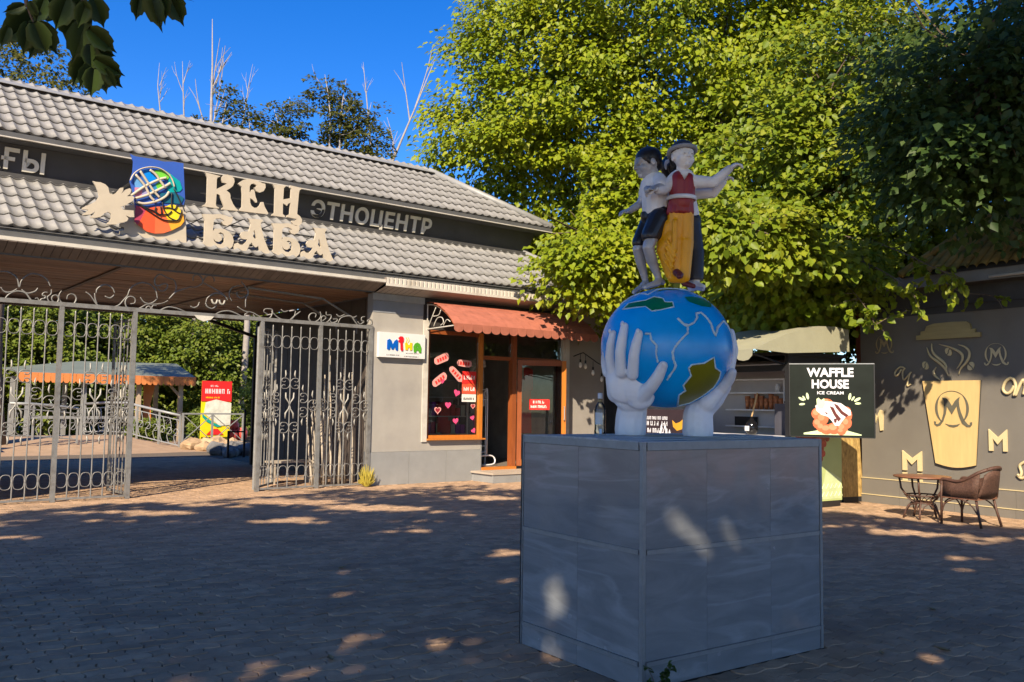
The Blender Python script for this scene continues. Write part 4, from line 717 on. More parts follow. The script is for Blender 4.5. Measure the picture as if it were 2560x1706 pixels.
# ================================================================ wrought iron gate: beam with crest, fixed screens, two open leaves
m_gate = M('silver_grey_iron', (.215, .21, .20), .5, .25, .14, 12, .15, 90, .4, 0, None, (.14,.13,.12), 8)
m_tip = M('pale_iron_tip', (.34, .325, .29), .5, .1)
def oval(uc, zc, w, h, n=16):
    P = []
    for t_ in np.linspace(0, 2*math.pi, n+1)[:-1]:
        c, s = math.cos(t_), math.sin(t_); P.append((uc+w*math.copysign(abs(c)**.75, c), zc+h*math.copysign(abs(s)**.75, s)))
    return P
def spiral(c, r0, r1, a0, a1, n=12): return [(c[0]+(r0+(r1-r0)*k/n)*math.cos(a0+(a1-a0)*k/n), c[1]+(r0+(r1-r0)*k/n)*math.sin(a0+(a1-a0)*k/n)) for k in range(n+1)]
def cscroll(u, z, s, r=.095):
    """C scroll standing against a bar at u, opening to side s"""
    P = spiral((u+s*r*1.55, z+r*.52), r*.20, r*.46, R(200), R(-20)+R(0), 8) if False else []
    top = [(u+s*r*(1.25+.42*math.cos(a)), z+r*.62+.36*r*math.sin(a)) for a in np.linspace(R(-150), R(90), 8)]
    arc = [(u+s*r*(1.0-.98*math.cos(a)), z+r*1.0*math.sin(a)) for a in np.linspace(R(75), R(-75), 9)]
    bot = [(u+s*r*(1.25+.42*math.cos(a)), z-r*.62-.36*r*math.sin(a)) for a in np.linspace(R(90), R(-150), 8)]
    return top+arc+bot
def panel_parts(par, u0, y, w, z0, z1, tf, frame=True, full=True):
    """one bay of railing, lower left at u0; tf maps (u, z) to a point"""
    T = lambda u, z: tf(u, z)
    nb = 5; st = w/(nb+1); bars = [u0+st*(k+1) for k in range(nb)]
    for ub in bars:
        part('bar', MB().tube([T(ub, z0+.05), T(ub, z1-.16), T(ub, z1-.06), T(ub, z1-.03)], [.011, .011, .013, .003], 6), m_gate, par)
    for zc in (2.672, .325):
        for k in range(nb+1):
            uc = u0+st*(k+.5); part('oval', MB().tube([T(a, c) for a, c in oval(uc, zc, st*.44, .112)], .0075, 5, closed=True), m_gate, par, True)
        b = MB()
        for ub in bars: p = T(ub, zc); q = T(ub, zc+.03); b.tube([p, q], .019, 6)
        part('collar', b, m_gate, par)
    uc = bars[2]
    for zc in (1.92, 1.12):
        for s in (-1, 1): part('scroll', MB().tube([T(a, c) for a, c in cscroll(uc, zc, s, .098)], .009, 5), m_gate, par, True)
    for s in (-1, 1):
        for q in (-1, 1):
            part('leaf_tip', MB().tube([T(uc+s*.005, 1.52), T(uc+s*.02, 1.52+q*.06), T(uc+s*.075, 1.52+q*.14), T(uc+s*.078, 1.52+q*.235)], [.008, .009, .017, .012], 6), m_tip, par, True)
            part('leaf_tip', MB().tube([T(uc+s*.10, 1.52+q*.505), T(uc+s*.085, 1.52+q*.56), T(uc+s*.095, 1.52+q*.64)], [.006, .016, .009], 6), m_tip, par, True)
        ub = bars[2+2*s]; ui = bars[2+s]
        for zc in (1.66, 1.40): part('scroll', MB().tube([T(a, c) for a, c in cscroll(ub-s*.0, zc, -s, .09)], .009, 5), m_gate, par, True)
        part('scroll', MB().tube([T(a, c) for a, c in cscroll(ub, 1.53, s, .10)], .009, 5), m_gate, par, True)
        for q in (-1, 1):
            part('leaf_tip', MB().tube([T(ub-s*.10, 1.53+q*.245), T(ub-s*.115, 1.53+q*.30), T(ub-s*.105, 1.53+q*.37)], [.006, .015, .008], 6), m_tip, par, True)
            part('leaf_tip', MB().tube([T(ub+s*.095, 1.53+q*.13), T(ub+s*.08, 1.53+q*.19), T(ub+s*.09, 1.53+q*.27)], [.006, .015, .008], 6), m_tip, par, True)
    if frame:
        part('rail', MB().bar(T(u0, z0+.045), T(u0+w, z0+.045), .035, .03), m_gate, par)
plain = lambda y0: (lambda u, z: (u, y0, z))
def screen(lab, us, grp):
    g_ = fthing('gate_screen', lab, 'railing', (us[0]+us[-1])/2, 0, 0, grp)
    for a, c in zip(us[:-1], us[1:]): panel_parts(g_, a+.03, 0, c-a-.06, .0, 3.0, plain(0))
    for uu in us: part('post', MB().box((uu-.034, -.034, 0), (uu+.034, .034, 3.018)), m_gate, g_)
    return g_
screen('fixed silver grey scrolled iron screen on the far side of the open gateway', (-7.72, -6.61, -5.50, -4.41), 'fixed iron gate screens')
screen('fixed silver grey scrolled iron screen between the gateway and the shop wall', (-2.24, -1.10, -.035), 'fixed iron gate screens')
def leaf(lab, hinge, ang, w):
    g_ = thing('gate_leaf', lab, 'gate', fw(hinge, .05, 0), FA+ang, 'open iron gate leaves')
    panel_parts(g_, .04, 0, w-.08, .03, 2.93, lambda u, z: (u, 0, z), False)
    for x in (0, w-.04): part('stile', MB().box((x, -.02, .03), (x+.04, .02, 2.93)), m_gate, g_)
    part('rail', MB().box((.041, -.018, .04), (w-.041, .018, .075)), m_gate, g_); part('rail', MB().box((.041, -.018, 2.89), (w-.041, .018, 2.925)), m_gate, g_)
    part('rail', MB().box((.041, -.012, 1.20), (w-.041, .012, 1.225)), m_gate, g_)
leaf('scrolled iron gate leaf swung inwards against the screen beside the shop', -2.28, R(49), 1.08)
leaf('scrolled iron gate leaf swung inwards at the far side of the gateway', -4.37, R(93), 1.08)
cr = fthing('gate_crest', 'iron beam over the gateway crowned with scrollwork and a pale shield', 'gate crest', -3.3, 0, 3.02)
part('beam', MB().box((-7.8, -.036, 3.02), (0.0, .036, 3.085)), m_gate, cr)
for i, l in enumerate(CREST):
    P = spline([(u, z, 0) for u, z in l], 4); P = [(p[0], 0 if p[1] < 3.45 else .0, p[1]) for p in P]; n = len(P)
    part('scroll', MB().tube(P, [.015-.006*abs(2*k/(n-1)-1) for k in range(n)], 5), m_gate, cr, True)
    if i in (0, 2, 4, 13, 14):   # the left half repeats farther on, out of the frame
        part('scroll', MB().tube([(p[0]-1.9, p[1], p[2]) for p in P], .011, 5), m_gate, cr, True)
part('shield', MB().prism(SHIELD, lambda x, z, dd: (x, -.045+dd, z), .02), M('shield_cream', (.55,.52,.45), .6), cr)
for uu in (-3.12, -2.99): part('ornament', MB().tube(spline([(uu-.05,-.02,3.33),(uu-.03,-.03,3.27),(uu+.02,-.03,3.26),(uu+.05,-.02,3.33)], 3), .018, 6), m_tip, cr, True)
# tubular canopy frame seen under the passage ceiling
fr = fthing('canopy_frame', 'bent grey tube frame under the passage ceiling by the shop wall', 'frame', -1.3, .8, 3.2)
for y0, dz in ((.45, 0), (1.3, -.02)): part('tube', MB().tube([(-2.35, y0, 3.66+dz), (-.85, y0, 3.58+dz), (-.12, y0, 3.22+dz), (-.1, y0, 2.95+dz)], .022, 6), m_gate, fr)
for uu, zz in ((-2.3, 3.65), (-.85, 3.57), (-.3, 3.31)): part('tube', MB().tube([(uu, .45, zz), (uu, 1.3, zz-.02)], .016, 6), m_gate, fr)
# dry sticks and a bundle leaning behind the screen
m_stick = M('bleached_stick', (.36, .31, .25), .85, 0, .25, 8, .5, 40, .2, .2)
for k in range(18):
    u = -.95+k*.047+rnd.uniform(-.02,.02); h = rnd.uniform(1.2, 2.7)*(1 if k > 4 else .8); y = .35+rnd.uniform(0,.25); lean = rnd.uniform(-.16,.10)
    P = [(u+lean*t_*1+rnd.uniform(-.012,.012), y+.12*t_, h*t_+.02) for t_ in np.linspace(0, 1, 6)]
    s_ = tag(part('stick', MB().tube(P, [.026-.014*t_ for t_ in np.linspace(0, 1, 6)], 6), m_stick, None, True), 'pale dry stick leaning upright behind the iron screen beside the shop', 'stick', 'dry sticks behind the gate screen')
    s_.matrix_world = Matrix.Translation(FO) @ Matrix.Rotation(FA, 4, 'Z')
bn = fthing('bench', 'small weathered bench behind the iron screen', 'bench', -1.0, 1.2, 0)
part('seat', MB().box((-1.5, 1.1, .40), (-.6, 1.42, .44)), m_stick, bn)
for uu in (-1.45, -.68): part('leg', MB().box((uu, 1.12, 0), (uu+.05, 1.40, .398)), m_stick, bn)
# yellow broom plant at the foot of the wall
m_brm = leafmat('dry_broom', (.45,.38,.05), (.55,.46,.08), (.35,.30,.04), .3)
br = fthing('broom_plant', 'tuft of yellow broom at the wall corner by the gate', 'plant', -.13, -.18, 0)
b = MB()
for k in range(130):
    a = rnd.uniform(0, 6.283); r_ = rnd.uniform(.0, .16)*(1); h = rnd.uniform(.15, .46)*(1-r_*2); x, y = -.13+.04*math.cos(a), -.16+.04*math.sin(a)
    b.tube([(x, y, .01), (x+r_*.6*math.cos(a), y+r_*.4*math.sin(a), h*.6), (x+r_*1.0*math.cos(a), y+r_*.7*math.sin(a), h if k % 3 else h*.5)], [.006,.008,.003], 4)
part('stems', b, m_brm, br)
# iron stop lying at the gate
# ================================================================ cafe wall with the coffee cup
m_caf = M('cafe_wall_taupe', (.165, .15, .128), .82, 0, .06, 1.8, .12, 110, .25, 0, None, (.145,.13,.112), 1.2)
m_cafD = M('cafe_band_dark', (.05,.047,.045), .7, 0, .15)
m_gold = M('gold_ply', (.58, .41, .175), .5, 0, .08, 4, .04, 60, .4, 0, (3, 3, .4))
m_goldP = M('pale_gold', (.60, .49, .27), .5, 0, .06)
m_olive = M('olive_print', (.115, .105, .075), .6, 0, .05)
cb = wthing('cafe_building', 'low taupe cafe building with mossy wavy roof and skirting bands', 'building', 1.5, 0)
part('wall', MB().box((-.05, 0, 0), (6.0, .25, 3.30)), m_caf, cb)
part('side_wall', MB().box((-.05, .252, 0), (.2, 5, 3.7)), m_cafD, cb)
for k, (z0, z1, y) in enumerate(((0, .135, -.045), (.145, .415, -.030))):
    v = -.04
    for w_ in (.72, .95, .95, .95, .95, .95):
        part('skirting_slab', MB().box((v, y, z0), (v+w_-.004, -.002, z1)), m_caf, cb); v += w_
    part('skirting_trim', MB().box((-.045, y-.010, z1), (5.5, -.002, z1+.012)), m_goldP, cb)
part('upper_band', MB().box((-.05, -.012, 3.18), (6.0, -.001, 3.30)), m_cafD, cb)
part('eave_wall', MB().box((-.05, -.03, 3.302), (6.0, .25, 3.66)), m_cafD, cb)
part('fascia', MB().box((.3, -.36, 3.60), (6.2, -.30, 3.80)), M('cafe_fascia', (.16,.155,.145), .6), cb); part('soffit', MB().box((.3, -.298, 3.60), (6.2, -.032, 3.63)), m_cafD, cb)
part('pipe', MB().tube([(2.45, -.40, 3.64), (6.2, -.40, 3.66)], .022, 8), m_white, cb, True)
m_fleck = M('mossy_tile', (.30, .20, .06), .9, 0, .3, 5, .4, 50, .2, .12, None, (.13,.12,.04), 3)  # tile colour brightened to olive yellow for the sun flecks on it
ro = link('roof', None, cb)
for k in range(40):
    v = 1.0+k*.15; b = MB(); n = 7; vs = []
    for s in range(7):
        t_ = s/6
        for j in range(n): a = math.pi*j/(n-1); vs.append((v+(.075*-math.cos(a)), -.42+2.3*t_, 3.80+1.75*t_+.055*math.sin(a)+.012*((s % 2))))
    b.add(vs, [(s*n+j, s*n+j+1, (s+1)*n+j+1, (s+1)*n+j) for s in range(6) for j in range(n-1)])
    b.v = [(x-.0 if True else x, y, z) for x, y, z in b.v]
    if v < 2.35:   # clipped by the hip on the near side
        lim = (v-1.0)/1.35*2.3-.42; b.f = [q for q in b.f if max(b.v[i][1] for i in q) < lim+.25]
    used = sorted({i for q in b.f for i in q}); ren = {i: k2 for k2, i in enumerate(used)}; b.v = [b.v[i] for i in used]; b.f = [tuple(ren[i] for i in q) for q in b.f]; b.m = [0]*len(b.f)
    if b.f: part('roof_tile', b, m_fleck, ro, True, False)
part('hip_cap', MB().tube([(1.0, -.42, 3.83), (2.35, 1.88, 5.60)], .07, 7), m_fleck, ro, True)
part('roof_deck', MB().add([(1.0, -.40, 3.77), (7, -.40, 3.77), (7, 1.88, 5.5), (2.35, 1.88, 5.5)], [(0,1,2,3)]), m_cafD, ro, fix=False)
fnC = lambda y0: (lambda x, z, dd: (x, y0-dd, z))
# cup relief
cu = wthing('coffee_cup_relief', 'large gold paper cup relief with dark M emblem on the taupe wall', 'wall relief', 1.64, -.04, .7)
bt = [(1.33+(1.98-1.33)*t_, .755-.055*math.sin(math.pi*t_)) for t_ in np.linspace(0, 1, 10)]
part('cup', MB().prism([(1.13, 2.085)]+bt+[(2.08, 2.085)], fnC(-.02), .03), m_gold, cu); part('backing', MB().prism([(1.12, 2.09)]+[(x, z-.008) for x, z in bt]+[(2.09, 2.09)], fnC(-.002), .017), m_cafD, cu)
MG = [(1010,890),(1060,900),(1095,935),(1125,985),(1160,930),(1185,905),(1215,885),(1205,930),(1210,990),(1225,1050),(1262,1140),(1305,1190),(1330,1190),(1325,1165),(1350,1160),(1350,1190),(1330,1215),(1290,1215),(1240,1180),(1205,1100),(1190,1040),(1180,985),(1122,1078),(1065,985),(1060,1030),(1050,1080),(1020,1160),(985,1205),(945,1218),(915,1195),(910,1160),(935,1165),(930,1190),(960,1190),(1000,1150),(1025,1070),(1035,950),(1028,915)]
MN = [((x-1122)/200, (1040-y)/200) for x, y in MG]
def arcband(a0, a1, r, wmax, n=14):
    o, i = [], []
    for k in range(n+1):
        a = a0+(a1-a0)*k/n; w_ = .012+wmax*math.sin(math.pi*k/n); o.append((r*math.cos(a), r*math.sin(a))); i.append(((r-w_)*math.cos(a), (r-w_)*math.sin(a)))
    return o+i[::-1]
def emblem(par, v, z, s, mt, y0, name='emblem'):
    off = (0, .14)
    sh_ = [MN, [(x, y+.15) for x, y in arcband(R(130), R(235), .98, .13)], [(x, y+.15) for x, y in arcband(R(50), R(-55), .98, .13)], [(x, y+.15) for x, y in arcband(R(45), R(135), .98, .012)], [(-.40,-.72),(-.2,-.77),(.05,-.79),(.28,-.76),(.47,-.70),(.34,-.84),(.1,-.92),(-.15,-.88)]]
    for p in sh_: part(name, MB().prism([(v+s*x, z+s*y) for x, y in p], fnC(y0), .008), mt, par)
emblem(cu, 1.625, 1.60, .285, m_olive, -.0505)
lid = wthing('cup_lid_relief', 'olive gold stepped lid relief hovering above the cup on the taupe wall', 'wall relief', 1.57, -.04, 2.76)
part('lid', MB().prism([(1.04,2.765),(2.11,2.765),(2.11,2.835),(2.03,2.835),(2.03,2.895),(1.965,2.895),(1.95,2.98),(1.90,3.02),(1.65,3.03),(1.35,3.02),(1.22,2.985),(1.195,2.905),(1.12,2.905),(1.12,2.84),(1.04,2.84)], fnC(-.02), .04), M('olive_gold', (.34,.27,.115), .5, 0, .12, 4, 0, 60, .4, 0, (.5,.5,5)), lid)
stm = wthing('steam_relief', 'gold steam ribbons with three coffee beans above the cup on the wall', 'wall relief', 1.55, -.03, 2.1)
for l in STEAM:
    P = spline([(x, z, 0) for x, z in l], 4); n = len(P); part('ribbon', MB().tube([(p[0], -.02, p[1]) for p in P], [.005+.018*math.sin(math.pi*k/(n-1)) for k in range(n)], 6), m_goldP, stm, True)
for v, z, a in ((1.17,2.34,.4),(1.93,2.31,-.5),(1.57,2.55,.6)):
    q = [(v+.05*math.cos(t_)*math.cos(a)-.07*math.sin(t_)*math.sin(a), z+.05*math.cos(t_)*math.sin(a)+.07*math.sin(t_)*math.cos(a)) for t_ in np.linspace(0, 6.283, 18)[:-1]]
    o = part('bean', MB().prism(q, fnC(-.004), .02), m_goldP, stm); part('crease', MB().tube([(v+.055*math.sin(a)*k-.012*math.sin(k*3), -.027, z-.055*math.cos(a)*-k) for k in np.linspace(-1, 1, 7)], .007, 5), m_olive, o)
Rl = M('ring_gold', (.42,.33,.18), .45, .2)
e1 = wthing('m_emblem', 'round gold M emblem right of the lid on the taupe wall', 'emblem', 2.32, -.03, 2.3); emblem(e1, 2.32, 2.46, .17, m_goldP, -.012)
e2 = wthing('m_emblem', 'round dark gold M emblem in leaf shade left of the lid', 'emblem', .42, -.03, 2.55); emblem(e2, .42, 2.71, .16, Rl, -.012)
BM = [(0,0),(.22,0),(.22,.58),(.5,.30),(.78,.58),(.78,0),(1,0),(1,1),(.5,.62),(0,1)]
for v, z, w_, h, lab in ((.735,.60,.345,.33,'gold block capital M on the taupe wall above the wicker table'), (2.19,.995,.275,.335,'gold block capital M on the taupe wall right of the cup above the chair')):
    o = wthing('letter_relief', lab, 'letter', v+w_/2, -.03, z); part('letter', MB().prism([(v+w_*x, z+h*y) for x, y in BM], fnC(-.004), .03), m_goldP, o)
    if v < 1:
        for x in (.0, .78): part('foot', MB().box((v+w_*x, -.034, z-.17), (v+w_*(x+.22), -.004, z-.035)), m_goldP, o)
o = wthing('letter_relief', 'slanted gold brush stroke M in leaf shade near the kiosk board', 'letter', .27, -.03, 1.25)
part('letter', MB().prism([(.13,1.27),(.18,1.25),(.22,1.52),(.24,1.37),(.30,1.50),(.33,1.24),(.38,1.25),(.395,1.58),(.33,1.60),(.265,1.47),(.20,1.59),(.13,1.56)], fnC(-.004), .03), m_goldP, o)
for i, (grp_, lab, v) in enumerate(((SCRIPTM, 'small looping gold script letter in leaf shade between board and cup', .75), (SCRIPTR, 'looping gold script letter at the right end of the wall', 2.6))):
    o = wthing('letter_relief', lab, 'letter', v, -.03, 1.9)
    for l in grp_: part('stroke', MB().tube([(p[0], -.018, p[1]) for p in spline([(x, z, 0) for x, z in l], 5)], .014 if i == 0 else .024, 6), m_goldP, o, True)
o = wthing('letter_relief', 'pale gold script flourish low at the right end of the wall', 'letter', 2.68, -.03, .62); part('stroke', MB().tube([(p[0], -.018, p[1]) for p in spline([(2.72,.86,0),(2.64,.80,0),(2.66,.70,0),(2.64,.64,0),(2.60,.66,0),(2.66,.61,0),(2.76,.66,0)], 5)], .022, 6), m_goldP, o, True)
# ================================================================ kiosk with serving hatch
KA = R(33); ka = Vector((math.cos(KA), math.sin(KA), 0)); kb = Vector((-math.sin(KA), math.cos(KA), 0)); KO = Vector((4.42, 14.07, 0))
def kthing(name, label, cat, x, y, z=0, group=None): return thing(name, label, cat, KO+ka*x+kb*y+Vector((0,0,z)), KA, group, (x, y, z))
m_kdark = M('kiosk_black', (.018,.018,.02), .45); m_kin = M('kiosk_inside', (.52,.48,.47), .7, 0, .05); m_lime = M('lime_print', (.40,.47,.19), .5, 0, .10, 1.5); m_cnt = M('counter_white', (.74,.74,.76), .3)
kw, kd, kh = 1.30, 3.4, 2.45    # x = along the green side, y = along the serving side
ki = kthing('waffle_kiosk', 'waffle kiosk with open serving hatch and pale green printed side', 'kiosk', .65, 1.5)
part('green_side', MB().box((.03, -.02, .10), (kw, .02, 1.16)), m_lime, ki); part('plinth', MB().box((.03, -.015, 0), (kw-.04, .03, .098)), m_kdark, ki); part('side_upper', MB().box((.03, -.012, 1.162), (kw, .03, kh)), m_kdark, ki)
part('corner_post', MB().box((-.035, -.035, 0), (.028, .035, kh)), m_kdark, ki)
part('rear_wall', MB().box((kw-.04, .032, .0), (kw, kd, kh)), m_kin, ki); part('far_wall', MB().box((-.03, kd, 0), (kw, kd+.04, kh)), m_kin, ki); part('kiosk_ceiling', MB().box((-.03, .036, 2.28), (kw-.042, kd, 2.32)), m_kin, ki); part('near_lining', MB().box((.02, .032, 1.0), (kw-.042, .045, 2.27)), m_kin, ki)
part('front_panel', MB().box((-.03, .037, .10), (.0, kd, 1.10)), m_lime, ki); part('hatch_head', MB().box((-.035, .037, 2.20), (.01, kd, 2.30)), m_kdark, ki); part('hatch_post', MB().box((-.033, 2.2, 1.17), (.01, 2.26, 2.198)), m_kdark, ki); part('counter', MB().box((-.16, .05, 1.115), (.25, kd, 1.155)), m_cnt, ki); part('kiosk_floor', MB().box((0, .04, .1), (kw-.05, kd, .13)), m_kdark, ki)
part('roof', MB().box((-.06, -.06, kh+.002), (kw+.1, kd+.1, kh+.06)), m_kdark, ki); part('lamp', MB().box((.3, .3, 2.25), (.8, .4, 2.278)), m_cnt, ki)
# print on the green side
m_bub = M('print_bubble_dark', (.30,.055,.035), .45, 0, .35, 12); m_bubO = M('print_bubble_orange', (.62,.13,.05), .45, 0, .2, 8); m_crm = M('print_cream', (.78,.70,.68), .45, 0, .08); m_cho = M('print_choc', (.10,.015,.012), .45); m_lf = M('print_pale_green', (.60,.70,.40), .45); m_bubL = M('print_bubble_light', (.74,.24,.12), .45, 0, .1)
fnK = lambda y0: (lambda x, z, dd: (x, y0-dd, z))
circ = lambda cx, cz, rx, rz, n=14: [(cx+rx*math.cos(t_), cz+rz*math.sin(t_)) for t_ in np.linspace(0, 2*math.pi, n+1)[:-1]]
k = 0
for z in np.arange(1.12, .32, -.085):
    hw = .36*(z-.25)/.9+.02
    for x in np.arange(-hw, hw+.01, .105):
        k += 1; part('printed_bubble', MB().prism(circ(.56+x+rnd.uniform(-.01,.01), z+rnd.uniform(-.012,.012), .062, .058, 10), fnK(-.0205-.0003*(k % 7)), .001), m_bub if k % 3 else M('print_bubble_wine', (.42,.07,.05), .45, 0, .3, 12), ki)
bb = MB()
for zz in (.30, .17):
    for i in range(6): x = .68+i*.105; bb.tube([(x, -.023, zz), (x+.052, -.023, zz+.075), (x+.105, -.023, zz)], .005, 4)
part('zigzag_print', bb, M('print_line', (.68,.75,.5), .5), ki)
part('pale_sheet_print', MB().prism([(.9,.62),(1.28,.45),(1.28,.13),(.75,.13)], fnK(-.0205), .001), M('print_lime_light', (.48,.56,.30), .5), ki)  # paler lime patch with a slanted upper edge
# shutter board swung out, carrying the advert
BA = R(-20); bo_ = thing('advert_board', 'black advert board reading WAFFLE HOUSE with a bubble waffle picture', 'sign', KO+Vector((.02, -.04, 1.17)), BA)
BWd, BHt = 1.235, 1.13
part('board', MB().box((0, -.02, 0), (BWd, .02, BHt)), M('advert_black', (.010,.014,.011), .5, 0, .3, 2, 0, 60, .15), bo_)
for a, c in (((-.012,-.03,-.012),(BWd+.012,.03,-.001)), ((-.012,-.03,BHt+.001),(BWd+.012,.03,BHt+.016)), ((-.016,-.03,0),(-.001,.03,BHt)), ((BWd+.001,-.03,0),(BWd+.016,.03,BHt))): part('frame', MB().box(a, c), m_alu if c[2] > BHt else m_kdark, bo_)
fb = fnK(-.0205); bx = lambda px: (px-490)/400*BWd; bz = lambda py: BHt-(py-590)/372*BHt
m_wp = M('print_white', (.72,.72,.76), .5, 0, .15, 20)
for tx, y0, y1, x0, x1 in (('WAFFLE', 655, 608, 572, 796), ('HOUSE', 715, 668, 596, 773), ('ICE CREAM', 745, 729, 622, 748)):
    m_ = MB(); text_mb(m_, tx, 1, lambda x, y, dd: (x, -.0212-dd*.002, y), 1, .035 if tx != 'ICE CREAM' else .02, 1.02)
    xs_ = [p[0] for p in m_.v]; zs_ = [p[2] for p in m_.v]; a, c, e_, f_ = min(xs_), max(xs_), min(zs_), max(zs_)
    m_.v = [(bx(x0)+(x-a)/(c-a)*(bx(x1)-bx(x0)), y, bz(y0)+(z-e_)/(f_-e_)*(bz(y1)-bz(y0))) for x, y, z in m_.v]; split_letters(m_, bo_, m_wp, 'printed_letter')
for x, y, a, s in ((545,770,2.6,.05),(558,765,2.1,.04),(575,755,1.75,.055),(548,797,3.25,.045),(777,755,1.4,.055),(792,765,1.0,.04),(812,770,.55,.055),(815,790,.05,.045)):
    c_, s_ = math.cos(a), math.sin(a); part('leaf_print', MB().prism([(bx(x)+s*(p*c_-q*s_), bz(y)+s*(p*s_+q*c_)) for p, q in circ(0, 0, 1, .38, 12)], fb, .001), m_lf, bo_)
part('table_print', MB().prism([(bx(555),bz(945)),(bx(650),bz(925)),(bx(700),bz(922)),(bx(760),bz(928)),(bx(830),bz(948)),(bx(830),bz(953)),(bx(555),bz(953))], fb, .0008), m_lf, bo_)
for i, (x, y, rx, rz) in enumerate(((620,845,27,30),(625,895,26,28),(760,890,25,30),(765,850,22,34),(640,915,25,25),(740,915,27,28),(700,920,35,30),(665,925,32,26),(645,870,30,34),(735,935,22,18),(665,785,30,18),(760,825,20,18))):
    o = part('waffle_print', MB().prism(circ(bx(x), bz(y), rx*.00309, rz*.00304, 14), fnK(-.0214-.0003*i), .0005), m_bubO, bo_); part('highlight_print', MB().prism(circ(bx(x-5), bz(y-7), rx*.0017, rz*.0016, 10), fnK(-.0252-.0001*i), .0004), m_bubL, o)
part('cream_print', MB().prism([(bx(x), bz(y)) for x, y in ((612,805),(640,780),(690,782),(735,790),(780,825),(782,850),(760,855),(745,875),(725,905),(705,905),(690,880),(672,860),(640,850),(618,830))], fnK(-.0262), .0006), m_crm, bo_)
for pts in ([(700,790),(720,800),(742,830),(770,850),(760,862),(735,845),(712,815)], [(680,805),(700,812),(712,840),(735,870),(722,885),(700,850)], [(655,835),(672,840),(668,850)], [(700,870),(716,868),(712,890),(702,890)]): part('sauce_print', MB().prism([(bx(x), bz(y)) for x, y in pts], fnK(-.027), .0005), m_cho, bo_)
part('lettuce_print', MB().prism([(bx(x), bz(y)) for x, y in ((618,770),(628,762),(640,775),(655,765),(660,795),(650,815),(632,820),(620,800))], fnK(-.0266), .0005), m_lf, bo_)
# inside the kiosk
shf = kthing('wall_shelf', 'white wall shelf unit with cups inside the kiosk', 'shelves', 1.1, 1.6, 1.2)
for zz in (1.25, 1.55, 1.86, 2.1): part('shelf', MB().box((1.02, .95, zz), (1.255, 2.3, zz+.025)), m_cnt, shf)
part('side', MB().box((1.02, .92, 1.25), (1.255, .948, 2.125)), m_cnt, shf)
for i in range(8):
    o = kthing('paper_cup', 'orange and brown paper cup stacked on the kiosk wall shelf', 'cup', 1.12, 1.08+i*.11, 1.575, 'paper cups on the kiosk shelf'); part('cup', MB().lathe([(.035,0),(.05,.2+.04*(i % 3)),(.048,.2+.04*(i % 3))], 12, 0, (1.12, 1.08+i*.11, 1.576)), M('cup_orange', (.42,.16,.07), .6, 0, .5, 20), o, True)
o = kthing('small_jar', 'small pale jar on the upper shelf inside the kiosk', 'jar', 1.12, 1.15, 1.886); part('jar', MB().lathe([(.05,0),(.05,.10),(.035,.12),(.035,.15)], 12, 0, (1.12,1.15,1.886)), m_cnt, o, True)
o = kthing('black_box', 'black box standing on the lowest shelf inside the kiosk', 'box', 1.12, 1.9, 1.276); part('box', MB().box((1.05,1.7,1.277),(1.22,2.1,1.44)), m_kdark, o)
o = kthing('appliance', 'dark grey appliance with trays on top at the back of the kiosk', 'appliance', .95, .4, .13); part('body', MB().box((.62,.05,.13),(1.2,.80,1.68)), M('appliance_grey', (.10,.10,.13), .4, .3), o); part('tray', MB().box((.62,.08,1.683),(1.15,.60,1.72)), m_kdark, o); part('tray', MB().box((.66,.12,1.722),(1.1,.55,1.755)), m_kdark, o)
o = kthing('syrup_bottle', 'round black bottle with wooden stick standing on the kiosk counter', 'bottle', .05, .80, 1.156); part('body', MB().lathe([(.06,0),(.10,.05),(.105,.13),(.08,.20),(.03,.26),(.025,.30)], 16, 0, (.05,.80,1.157)), M('gloss_black', (.008,.008,.01), .1), o, True); part('stick', MB().tube([(.05,.80,1.45),(.08,.70,1.85)], .014, 6), M('pale_wood', (.55,.36,.17), .6), o); part('label', MB().box((-.062,.76,1.22),(-.055,.85,1.30)), m_cnt, o)
mn = kthing('menu_board', 'dark menu board with white print and yellow bird at the kiosk counter', 'sign', -.19, 2.9, .75); part('board', MB().box((-.215,1.95,.80),(-.18,3.4,1.55)), M('menu_dark', (.035,.022,.028), .5), mn)
fnM = lambda x, z, dd: (-.2155-dd, x, z)
bb = MB()
for zz, h in ((1.36,.06),(1.25,.08),(1.12,.08),(1.0,.05)): scribble(bb, -3.35 if False else 2.55, zz, .75, h, fnM)
part('print', bb, m_wp, mn); bb = MB(); bb.prism([(2.15,1.38),(2.22,1.33),(2.33,1.30),(2.42,1.36),(2.40,1.24),(2.30,1.17),(2.18,1.20),(2.1,1.28)], fnM, .002); part('picture_print', bb, M('print_gold', (.65,.33,.03), .5), mn)
bb = MB()
for i in range(9): y_ = 2.35+rnd.uniform(0,.35); z_ = rnd.uniform(.9,1.35); bb.prism([(y_,z_),(y_+.03,z_+.09),(y_+.06,z_+.02),(y_+.03,z_-.05)], fnM, .002)
part('splash_print', bb, m_wp, mn)
